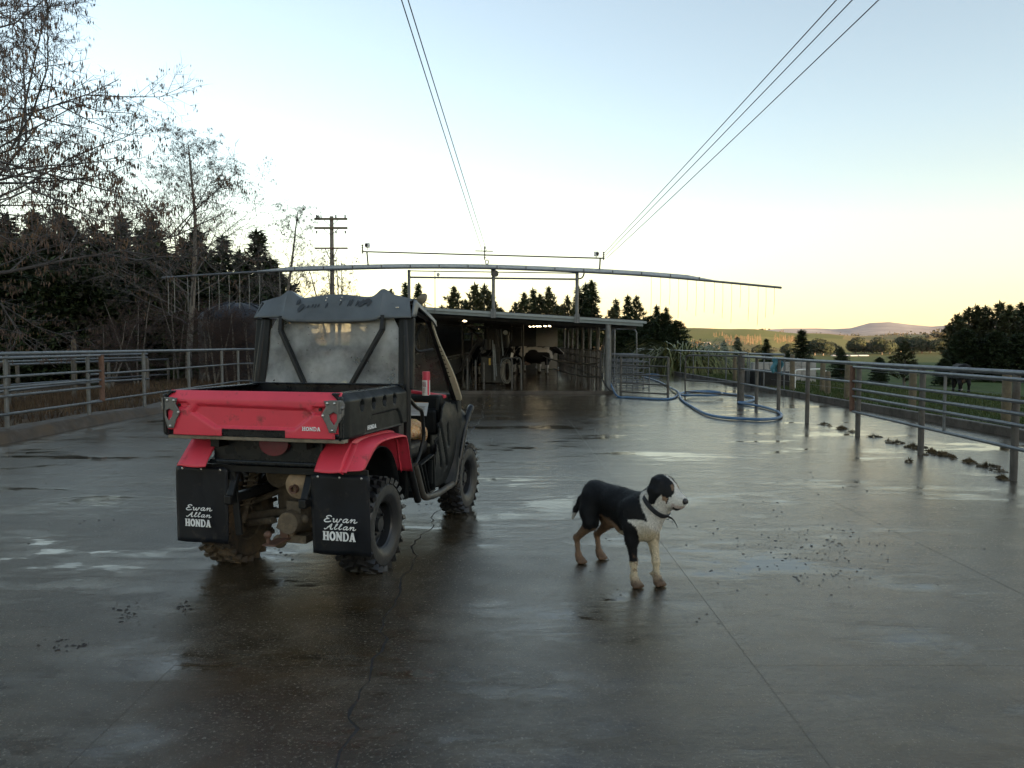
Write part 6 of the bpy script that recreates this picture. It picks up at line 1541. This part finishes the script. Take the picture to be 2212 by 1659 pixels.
# ---- bare trees -----------------------------------------------------
def bare_tree(name, loc, seed, H, limbs, reach, label, catkins=(0, 0), twigm=None, lean=(0, 0), levels=4, spread=.9, stems=1, first=.18, cat_m=None, rtrunk=None, droop=0.0, bias=None, lowhang=None, cat_scale=1.0, density=1.0):
    rn = random.Random(seed); tb = MB(); bb = MB(); cb = MB(); ends = []
    root = empty(name, (loc[0], loc[1], terrain_h(*loc[:2]) - .1 if len(loc) < 3 else loc[2]), 0, label, 'tree')
    def poly(p, d, L, r, n, jit, trop):
        pts = [p]; dd = d.normalized(); rr = [r]
        for i in range(n):
            dd = (dd + Vector((rn.gauss(0, jit), rn.gauss(0, jit), rn.gauss(0, jit) + trop))).normalized()
            pts.append(pts[-1] + dd * L / n); rr.append(r * (1 - .8 * (i + 1) / n))
        return pts, rr
    def grow(p, d, L, r, lev):
        n = max(2, 5 - lev) if lev > 1 else 6
        pts, rr = poly(p, d, L, r, n, .10 + .03 * lev, .04 if lev < 3 else -.02 - droop)
        bb.tube(pts, rr, 6 if lev == 1 else (4 if lev == 2 else 3), cap=False)
        if lev >= levels: ends.append(pts); return
        m = int({1: 9, 2: 7, 3: 5.5}[lev] * density * rn.uniform(.8, 1.2))
        for k in range(m):
            t = rn.uniform(.18, 1.0); i = min(len(pts) - 2, int(t * (len(pts) - 1))); f = t * (len(pts) - 1) - i
            q = pts[i].lerp(pts[i + 1], f); dr = (pts[i + 1] - pts[i]).normalized()
            sd = Vector((rn.gauss(0, 1), rn.gauss(0, 1), rn.gauss(0, .6))); sd = (sd - dr * sd.dot(dr)).normalized()
            grow(q, dr * .72 + sd * spread, L * rn.uniform(.34, .52) * (1.1 - .35 * t), max(.0046, r * .40), lev + 1)
        ends.append(pts[-2:])
    for s in range(stems):
        d0 = Vector((lean[0] + (rn.uniform(-.35, .35) if stems > 1 else 0), lean[1] + (rn.uniform(-.3, .3) if stems > 1 else 0), 1))
        r0 = rtrunk or H * .016
        tp, tr_ = poly(Vector((rn.uniform(-.2, .2) if stems > 1 else 0, rn.uniform(-.2, .2) if stems > 1 else 0, 0)), d0, H, r0, 9, .035, .03)
        tb.tube(tp, tr_, 9)
        for k in range(limbs):
            t = first + (1 - first) * ((k + rn.random()) / limbs); i = min(8, int(t * 9)); q = tp[i].lerp(tp[i + 1], t * 9 - i)
            az = k * 2.399 + rn.uniform(-.5, .5); e = rn.uniform(.45, .95) if t > .3 else rn.uniform(.05, .5)
            d = Vector((math.cos(az), math.sin(az), e))
            if bias is not None: d = d + Vector(bias)
            L = reach * (1 - .72 * max(0, t - .35) / .65) * rn.uniform(.75, 1.15) * (.7 + .3 * min(1, t / .3))
            grow(q, d, L, max(.009, r0 * .27 * (1.1 - t)), 1)
    tb.build('trunk', M['bark'], root, smooth=60); bb.build('branches', twigm or M['bark'], root, smooth=60, fixn=False)
    if catkins[0]:
        def spindle(p, L, w, dx):
            n = len(cb.v); mdp = p + Vector((dx[0] * .5, dx[1] * .5, -L * .5)); ep = p + Vector((dx[0], dx[1], -L))
            cb.v.extend([tuple(p), tuple(mdp + Vector((w, 0, 0))), tuple(mdp + Vector((-w * .5, w * .87, 0))), tuple(mdp + Vector((-w * .5, -w * .87, 0))), tuple(ep)])
            cb.f.extend([(n, n + 1, n + 2), (n, n + 2, n + 3), (n, n + 3, n + 1), (n + 4, n + 2, n + 1), (n + 4, n + 3, n + 2), (n + 4, n + 1, n + 3)])
        for e in ends:
            c = catkins[0]
            if lowhang and e[-1].z < lowhang[0]: c *= lowhang[1]
            c = int(c) + (rn.random() < c % 1)
            for k in range(c):
                p = e[rn.randrange(len(e) - 1)].lerp(e[-1], rn.random())
                for g in range(rn.choice((1, 2, 2, 3))):
                    spindle(p + Vector((rn.gauss(0, .03), rn.gauss(0, .03), 0)), rn.uniform(.5, 1.1) * catkins[1], catkins[1] * .11 * cat_scale, (rn.gauss(0, .1) * catkins[1], rn.gauss(0, .1) * catkins[1]))
        cb.build('catkins', cat_m, root, fixn=False)
    return root
CATK = leafmat('brown_catkins', [(.050, .040, .040), (.085, .060, .050), (.13, .085, .055), (.20, .13, .07)], .8, .6)
CATK2 = leafmat('grey_brown_catkins', [(.045, .040, .042), (.075, .062, .058), (.12, .09, .07)], .8, .6)
BRN = mat('brown_twigs', (.050, .032, .026), .9, var=.3, scale=2)
TWG = mat('grey_twigs', (.085, .078, .075), .85, var=.3, scale=2)
bare_tree('alder_tree', (-12.0, 14.6), 5, 13.5, 40, 6.6, 'large leafless alder hung thickly with brown catkins behind the left gate', (.50, .115), TWG, (.02, 0), 4, .80, 1, .12, CATK, .22, .02, (.30, -.05, .08), (5.2, 2.9), .85, 1.42)
bare_tree('alder_tree', (-13.55, 32.0), 9, 10.0, 38, 4.9, 'slender leafless alder with a straight stem and small catkins behind the pen', (.26, .11), TWG, (.045, 0), 4, .85, 1, .20, CATK2, .14, .0, None, None, .8, .98)
bare_tree('alder_tree', (-11.6, 37.0), 14, 8.0, 22, 3.0, 'leaning leafless alder with sparse catkins beside the slender one', (.3, .11), TWG, (.20, 0), 4, .8, 1, .35, CATK2, .12, .0, None, None, .9, .8)
bare_tree('bare_tree', (-11.7, 50.5), 17, 7.4, 10, 2.8, 'leafless many stemmed tree in front of the power pole', (.25, .14), TWG, (0, 0), 4, .7, 4, .15, CATK2, .09, .0, None, None, .9, .75)
for k, (px, Y, H) in enumerate(((455, 26.5, 2.6), (500, 26.8, 2.4), (430, 27.5, 2.8), (545, 26.6, 2.3), (300, 30, 3.6), (380, 33, 4.2), (480, 36, 4.0), (590, 40, 3.6), (225, 27, 2.6), (520, 31, 2.2))):
    q = at(px, 744, Y)
    r_ = bare_tree('twiggy_shrub', (q.x, Y), 60 + k, H, 12, 1.7, 'brown leafless thicket shrub in front of the dark conifers', (0, 0), BRN, (0, 0), 4, .8, 3, .05, None, .04, .0, None, None, 1.0, .8)
    r_['category'] = 'shrub'; r_['group'] = 'brown thicket shrubs'
# ---- flax -----------------------------------------------------------
def strap(b, rn, p, az, L, w, arch):
    d = Vector((math.cos(az), math.sin(az), 0)); s = Vector((-d.y, d.x, 0)); n = 7; rows = []
    for i in range(n + 1):
        t = i / n; an = arch * t * t; r_ = L * (t * math.sin(rad(12) + an * .62)); zz = L * (t * math.cos(rad(12) + an * .75))
        c = p + d * r_ + Vector((0, 0, zz)); ww = w * (1 - t ** 3) * (.55 + .9 * t * (1 - t) * 2)
        rows.append((c - s * ww, c + s * ww + Vector((0, 0, .01))))
    k = len(b.v); b.v.extend([tuple(q) for r in rows for q in r]); b.f.extend([(k + 2 * i, k + 2 * i + 1, k + 2 * i + 3, k + 2 * i + 2) for i in range(n)])
FLX = leafmat('flax_leaves', [(.055, .08, .03), (.10, .12, .045), (.18, .18, .07), (.32, .26, .13)], .45, 1.6)
fx = empty('flax_bush', (9.2, 40.5, terrain_h(9.2, 40.5)), 0, 'big arching flax bush behind the kerb fence', 'bush')
def _flax(b):
    rn = random.Random(3)
    for k in range(620):
        p = Vector((rn.gauss(0, .7), rn.gauss(0, .6), -.1)); az = math.atan2(p.y, p.x) + rn.gauss(0, .7)
        strap(b, rn, p, az, rn.uniform(1.6, 3.5), rn.uniform(.028, .050), rn.uniform(1.0, 2.9))
one('leaves', FLX, fx, fixn=False)(_flax)
for (px, Y, H) in ((1500, 42, 1.7), (1405, 45, 1.7)):
    q = at(px, 744, Y); g = empty('flax_bush', (q.x + .8, Y, terrain_h(q.x + .8, Y)), 1, 'smaller flax clump beside the big flax bush', 'bush', 'small flax clumps')
    one('leaves', FLX, g, fixn=False)(lambda b: [strap(b, rt, Vector((rt.gauss(0, .3), rt.gauss(0, .3), -.1)), rt.uniform(0, 6.3), rt.uniform(.8, H), .03, rt.uniform(.4, 2.0)) for _ in range(160)])
# ---- grass ----------------------------------------------------------
def blades(name, n, area, hmin, hmax, m, label, cat, seed, dens=None):
    rn = random.Random(seed); b = MB()
    while n > 0:
        x = rn.uniform(area[0], area[1]); y = area[2] + (area[3] - area[2]) * rn.random() ** 1.25
        if dens and rn.random() > dens(x, y): continue
        n -= 1; z = terrain_h(x, y) - .01; h = rn.uniform(hmin, hmax); a = rn.uniform(0, 6.28); w_ = .006 + .0006 * y; l = rn.uniform(-.4, .4) * h; k = len(b.v)
        b.v.extend([(x - math.cos(a) * w_, y - math.sin(a) * w_, z), (x + math.cos(a) * w_, y + math.sin(a) * w_, z), (x + l, y + rn.uniform(-.4, .4) * h, z + h)]); b.f.append((k, k + 1, k + 2))
    o = b.build(name, m, None, fixn=False); tag(o, label, cat, kind='stuff'); return o
GRS = leafmat('grass_blades', [(.026, .044, .012), (.042, .064, .017), (.066, .078, .025), (.09, .085, .04)], .8, .5)
DED = leafmat('dead_weeds', [(.030, .022, .015), (.055, .038, .024), (.10, .068, .042), (.065, .062, .032)], .9, .6)
blades('grass', 42000, (KX1 + .16, 20, 8, 42), .04, .13, GRS, 'short rough grass beside the kerb', 'grass', 1, lambda x, y: 1 if x < 12 else .45)
blades('dead_weeds', 15000, (-16, KX0 - .42, 8, 34), .05, .26, DED, 'brown dead weeds and stalks on the muddy bank', 'weeds', 2, lambda x, y: .25 + .75 * vnoise(x * .6, y * .6) ** 2)
# ---- clumps along the joint, and mud on the yard ----------------------
for k, (cx, cy, s) in enumerate(((580, 1070, .8), (620, 1082, .4), (715, 1105, 1.1), (800, 1130, .7), (965, 1167, 1.0), (1082, 1203, .4), (1145, 1216, 1.0), (1275, 1248, 1.1), (1330, 1262, .9), (1415, 1285, .9), (1500, 1310, 1.4), (1585, 1335, .5), (1710, 1366, .9), (1845, 1400, 1.1), (1945, 1435, .7), (1968, 1496, .7), (1245, 1362, .5))):
    s *= .72; q = gp(1620 + .2767 * cx, 621 + .2767 * cy); rn = random.Random(k)
    c = empty('grass_clump', (q.x, q.y, 0), rn.uniform(0, 6), 'small brown mossy clump growing in the yard joint by the fence', 'grass clump', 'clumps along the fence joint')
    one('mound', M['clump'], c, smooth=60)(lambda b: [b.ball((rn.gauss(0, .06) * s, rn.gauss(0, .10) * s, .0), (rn.uniform(.04, .07) * s, rn.uniform(.04, .08) * s, rn.uniform(.012, .028) * s), 9, 6) for _ in range(5)])
    def _tuft(b):
        for _ in range(int(260 * s)):
            a = rn.uniform(0, 6.28); r_ = .125 * s * rn.random() ** .7; x, y = r_ * math.cos(a), r_ * 1.35 * math.sin(a); h = rn.uniform(.015, .085) * (.6 + .4 * s) * (1.2 - r_ / (.125 * s)); k_ = len(b.v); w_ = .006
            b.v.extend([(x - w_, y, .01), (x + w_, y, .01), (x + rn.uniform(-.02, .02), y + rn.uniform(-.02, .02), .01 + h)]); b.f.append((k_, k_ + 1, k_ + 2))
    one('tuft', leafmat('moss_%d' % k, [(.05, .038, .022), (.085, .062, .032), (.12, .09, .045)], .9, 20) if k == 0 else bpy.data.materials['moss_0'], c, fixn=False)(_tuft)
def _specks(b):
    rn = random.Random(8)
    def lump(x, y, s):
        k = len(b.v); n = rn.choice((5, 6, 7)); z = .001
        s *= .62; rr = [s * rn.uniform(.4, 1.5) for _ in range(n)]
        for i in range(n): b.v.append((x + rr[i] * math.cos(6.28 * i / n), y + rr[i] * .8 * math.sin(6.28 * i / n), z))
        for i in range(n): b.v.append((x + .5 * rr[i] * math.cos(6.28 * i / n + .2), y + .45 * rr[i] * math.sin(6.28 * i / n + .2), z + s * rn.uniform(.12, .35)))
        b.v.append((x, y, z + s * .3))
        for i in range(n): j = (i + 1) % n; b.f.extend([(k + i, k + j, k + n + j, k + n + i), (k + n + i, k + n + j, k + 2 * n)])
    for _ in range(230):
        q = gp(rn.gauss(1760, 110), rn.gauss(1195, 42)); lump(q.x, q.y, rn.choice((.006, .008, .010, .014, .018)))
    for _ in range(45):
        q = gp(rn.uniform(1250, 2150), rn.uniform(1000, 1350)); lump(q.x, q.y, rn.choice((.005, .007, .012)))
    for (cx, cy, n, sx, sy) in ((620, 1190, 36, 50, 22), (910, 1085, 30, 22, 10), (1315, 1165, 14, 18, 30), (1500, 1140, 14, 40, 14), (275, 1325, 40, 18, 12), (400, 1312, 24, 14, 6), (150, 1395, 30, 26, 8), (1750, 1050, 20, 90, 30), (930, 915, 40, 160, 25), (300, 1050, 26, 120, 30), (100, 1100, 20, 80, 40)):
        for _ in range(n): q = gp(rn.gauss(cx, sx), rn.gauss(cy, sy)); lump(q.x, q.y, rn.choice((.006, .009, .013, .02)) * (1 if cy > 950 else 1.6))
o = one('mud_specks', mat('wet_mud', (.022, .016, .010), .45, var=.4, scale=20), None, smooth=60, fixn=False)(_specks); tag(o, 'scattered wet mud and dung specks on the concrete', 'mud', kind='stuff')
# ---- dark round tank at the left -------------------------------------
tk = empty('water_tank', (-10.35, 29.0, terrain_h(-10.35, 29) - .28), 0, 'dark round plastic water tank with a domed top behind the left fence', 'tank')
TKM = mat('dark_tank_plastic', (.012, .014, .020), .6, var=.25, scale=1.5, dirt=(.03, .027, .025), dirtamt=.3)
one('tank_wall', TKM, tk, smooth=40)(lambda b: b.lathe([(1.42, 0)] + [(1.42 + .02 * (i % 2), .3 * i) for i in range(1, 9)] + [(1.40, 2.6)], (0, 0, 0), (0, 0, 1), 48))
one('tank_dome', TKM, tk, smooth=60)(lambda b: b.lathe([(1.46, 2.58), (1.36, 2.76), (1.1, 2.95), (.75, 3.10), (.38, 3.18), (.001, 3.21)], (0, 0, 0), (0, 0, 1), 48))
for k in range(12): one('dome_rib', TKM, tk, smooth=50)(lambda b: b.tube([(r * math.cos(k * math.pi / 6), r * math.sin(k * math.pi / 6), z + .02) for r, z in ((1.40, 2.70), (1.1, 2.95), (.75, 3.10), (.38, 3.18))], .03, 5))
# ================================================================ ACROSS THE VALLEY
def round_tree_mesh(seed, R):
    rn = random.Random(seed); b = MB()
    for k in range(1500):
        v = Vector((rn.gauss(0, 1), rn.gauss(0, 1), rn.gauss(0, 1))).normalized(); c = rn.choice(((0, 0, 0), (.45, .1, -.15), (-.4, -.2, -.2), (.1, .3, .2)))
        p = Vector(c) * R + v * R * rn.uniform(.55, .78); p.z = p.z * .85 + R * .95
        if p.z < .1 * R: p.z = .1 * R
        s = R * rn.uniform(.05, .10); a = v.orthogonal().normalized(); q = v.cross(a); t = rn.uniform(0, 6.28); a, q = a * math.cos(t) + q * math.sin(t), q * math.cos(t) - a * math.sin(t); k_ = len(b.v)
        a = (a + v * rn.uniform(-.6, .6)); b.v.extend([tuple(p + a * s), tuple(p + q * s), tuple(p - a * s), tuple(p - q * s)]); b.f.append((k_, k_ + 1, k_ + 2, k_ + 3))
    t = MB(); t.tube([(0, 0, -1), (0, 0, R)], [R * .10, R * .06], 7); return t.mesh('trunk'), b.mesh('crown')
RND = []
FARL = leafmat('far_foliage', [(.022, .034, .022), (.035, .048, .026), (.055, .06, .032)], .9, .15)
for i in range(3):
    t_, c_ = round_tree_mesh(i, 5.0); t_.materials.append(M['bark']); c_.materials.append(FARL); RND.append((t_, c_))
def far_tree(px, Y, R, k, label, group, sq=1.0):
    q = at(px, 744, Y); root = empty('broadleaf_tree', (q.x, Y, terrain_h(q.x, Y) - .3), k * 1.3, label, 'tree', group); s = R / 5.0; root.scale = (s * sq, s * sq, s)
    for nm, me in zip(('trunk', 'crown'), RND[k % 3]): o = bpy.data.objects.new(nm, me); COL.objects.link(o); o.parent = root
for k, (px, Y, R) in enumerate(((1760, 480, 5.6), (1778, 470, 6.2), (1795, 490, 5.0), (1848, 500, 6.4), (1868, 505, 4.4), (1886, 500, 4.6), (1905, 470, 6.2), (1922, 480, 5.0), (1946, 500, 6.8), (1972, 490, 6.0), (1992, 480, 6.4), (2010, 495, 5.2), (2035, 470, 6.0), (1700, 520, 4.6), (1640, 560, 4.2))):
    far_tree(px, Y, R, k, 'round dark tree in the hedgerow across the valley floor', 'hedgerow trees on the valley floor', 1.15)
# rows of bare poplars catching the sun
def poplar_mesh(seed):
    rn = random.Random(seed); b = MB()
    b.tube([(0, 0, -.5), (0, 0, 11)], [.25, .04], 5)
    for k in range(150):
        z = 1 + 9.5 * rn.random(); az = rn.uniform(0, 6.28); L = 1.9 * (1 - .6 * z / 11) * rn.uniform(.6, 1.1); d = Vector((math.cos(az) * .42, math.sin(az) * .42, .9)); p = Vector((0, 0, z)); e = p + d * L; s = Vector((-math.sin(az), math.cos(az), 0)) * .07; k_ = len(b.v)
        b.v.extend([tuple(p - s), tuple(p + s), tuple(e + s * .4), tuple(e - s * .4)]); b.f.append((k_, k_ + 1, k_ + 2, k_ + 3))
    return b.mesh('poplar_tree')
PM = [poplar_mesh(i) for i in range(3)]; POPM = mat('pale_bare_poplar', (.36, .25, .16), .9, var=.25, scale=.3)
for me in PM: me.materials.append(POPM)
rp_n = random.Random(5); kk = 0
for (x0, x1, n, Y, s) in ((1566, 1644, 40, 915, .80), (1672, 1716, 22, 925, .72), (1492, 1508, 7, 860, .8), (1900, 1960, 12, 950, .5), (1540, 1566, 8, 980, .55)):
    for i in range(n):
        px = x0 + (x1 - x0) * (i + rp_n.random()) / n; Yp = Y + rp_n.uniform(-25, 25); q = at(px, 744, Yp); o = bpy.data.objects.new('poplar_tree', PM[kk % 3]); COL.objects.link(o); kk += 1
        o.location = (q.x, Yp, terrain_h(q.x, Yp) - .3); o.rotation_euler = (0, 0, kk); z_ = s * rp_n.uniform(.8, 1.15); o.scale = (z_ * 1.5, z_ * 1.5, z_)
        tag(o, 'bare sunlit poplar in a row across the valley', 'tree', 'poplar rows on the far hill')
# hedges and woods too far to count
def _woods(b):
    rn = random.Random(12)
    def clump(x, y, R):
        z = terrain_h(x, y)
        for _ in range(26):
            p = Vector((x + rn.gauss(0, .5) * R, y + rn.gauss(0, .5) * R, z + abs(rn.gauss(.45, .35)) * R)); s = R * rn.uniform(.16, .34); k_ = len(b.v)
            a = Vector((rn.gauss(0, 1), rn.gauss(0, 1), rn.gauss(0, 1))).normalized(); c = a.orthogonal().normalized(); 
            b.v.extend([tuple(p + a * s), tuple(p + c * s), tuple(p - a * s), tuple(p - c * s)]); b.f.append((k_, k_ + 1, k_ + 2, k_ + 3))
    def line(x0, Y0, x1, Y1, step, R, jit=3):
        A = at(x0, 744, Y0); B = at(x1, 744, Y1); L = (B - A).length; n = int(L / step)
        for i in range(n + 1):
            t = i / max(1, n); clump(A.x + (B.x - A.x) * t + rn.gauss(0, jit), Y0 + (Y1 - Y0) * t + rn.gauss(0, jit), R * rn.uniform(.55, 1.25))
    line(1390, 1500, 1660, 1480, 5, 7); line(1400, 1450, 1600, 1520, 9, 6); line(1640, 1520, 1700, 1500, 9, 8)
    line(1800, 1350, 2000, 1330, 6, 6.5); line(1840, 1180, 2060, 1250, 6, 5.5); line(1900, 1120, 2010, 1160, 7, 6); line(1990, 1260, 2250, 1400, 7, 9)
    line(1560, 700, 1720, 690, 3.2, 2.2); line(1500, 640, 1640, 600, 5, 2.0); line(1700, 1300, 1830, 1320, 8, 6)
    line(2000, 900, 2220, 1000, 5, 6); line(1800, 640, 2220, 600, 6, 1.8); line(1440, 900, 1540, 860, 5, 5); line(1460, 830, 1560, 800, 5, 4.5); line(1850, 560, 2100, 540, 6, 1.6)
    line(1000, 900, 1400, 1000, 9, 7); line(-200, 900, 600, 900, 14, 9)
o = one('far_woods', leafmat('far_woods', [(.030, .036, .024), (.05, .05, .03), (.085, .065, .045)], .95, .02), None, fixn=False)(_woods); tag(o, 'dark hedges and woods on the hills across the valley', 'woods', kind='stuff')
# farm buildings
FW = mat('farmhouse_white', (.55, .53, .48), .7, var=.06); FR = mat('farm_roof_grey', (.30, .28, .27), .6, var=.1)
for k, (px, Y, w_, h_, lab) in enumerate(((1531, 900, 4.2, 2.0, 'larger white farmhouse on the sunlit hill'), (1521, 905, 2.6, 1.6, 'little white shed left of the farmhouse on the hill'), (1527, 870, 5.0, 1.8, 'pale barn below the white farmhouse on the hill'), (1739, 850, 4.6, 2.0, 'white house beyond the round hedgerow trees'), (1656, 640, 5.0, 2.2, 'small pale hut in the valley behind a young pine'))):
    q = at(px, 744, Y); hse = empty('farm_building', (q.x, Y, terrain_h(q.x, Y) - .3), .3 * k, lab, 'building')
    one('wall', FW, hse)(lambda b: b.box((0, 0, h_ / 2), (w_, w_ * .7, h_)))
    one('roof', FR, hse)(lambda b: b.prism([(-w_ * .42, 0), (w_ * .42, 0), (0, w_ * .22)], (-w_ * .55, 0, h_ + .01), (0, 1, 0), (0, 0, 1), w_ * 1.1))
    one('door', FR, hse)(lambda b: b.box((0, -w_ * .35 - .03, 1.0), (.9, .06, 2.0)))
for k, (px, Y) in enumerate(((1808, 450), (1826, 445), (1846, 440), (1864, 440))):
    q = at(px, 744, Y); th = empty('tunnel_house', (q.x, Y, terrain_h(q.x, Y) - .1), .1, 'long white plastic tunnel house on the valley floor', 'tunnel house', 'white tunnel houses')
    one('cover', mat('white_tunnel_film', (.40, .43, .46), .5, var=.05) if k == 0 else bpy.data.materials['white_tunnel_film'], th, smooth=60)(lambda b: b.grid(10, 10, lambda u, v: (-3.0 + 6.0 * v, 1.6 * math.cos(math.pi * u), .75 * math.sin(math.pi * u))))
    one('end_wall', FW, th)(lambda b: [b.prism([(1.55 * math.cos(math.pi * i / 10), .72 * math.sin(math.pi * i / 10)) for i in range(11)], (s * 2.98, 0, 0), (0, 1, 0), (0, 0, 1), .02) for s in (-1,)])
# ================================================================ EVENING HAZE
hz = MB(); hz.box((0, 0, 90), (21000, 21000, 240)); hzo = hz.build('haze', None); tag(hzo, 'thin warm evening haze over the valley', 'haze', kind='stuff')
hm = bpy.data.materials.new('haze'); hm.use_nodes = True; hn = hm.node_tree.nodes; hn.clear()
ho = hn.new('ShaderNodeOutputMaterial'); hv = hn.new('ShaderNodeVolumePrincipled'); hv.inputs['Color'].default_value = (.90, .90, .95, 1); hv.inputs['Density'].default_value = 2.5e-5; hv.inputs['Anisotropy'].default_value = .2
hm.node_tree.links.new(hv.outputs[0], ho.inputs['Volume']); hzo.data.materials.append(hm)
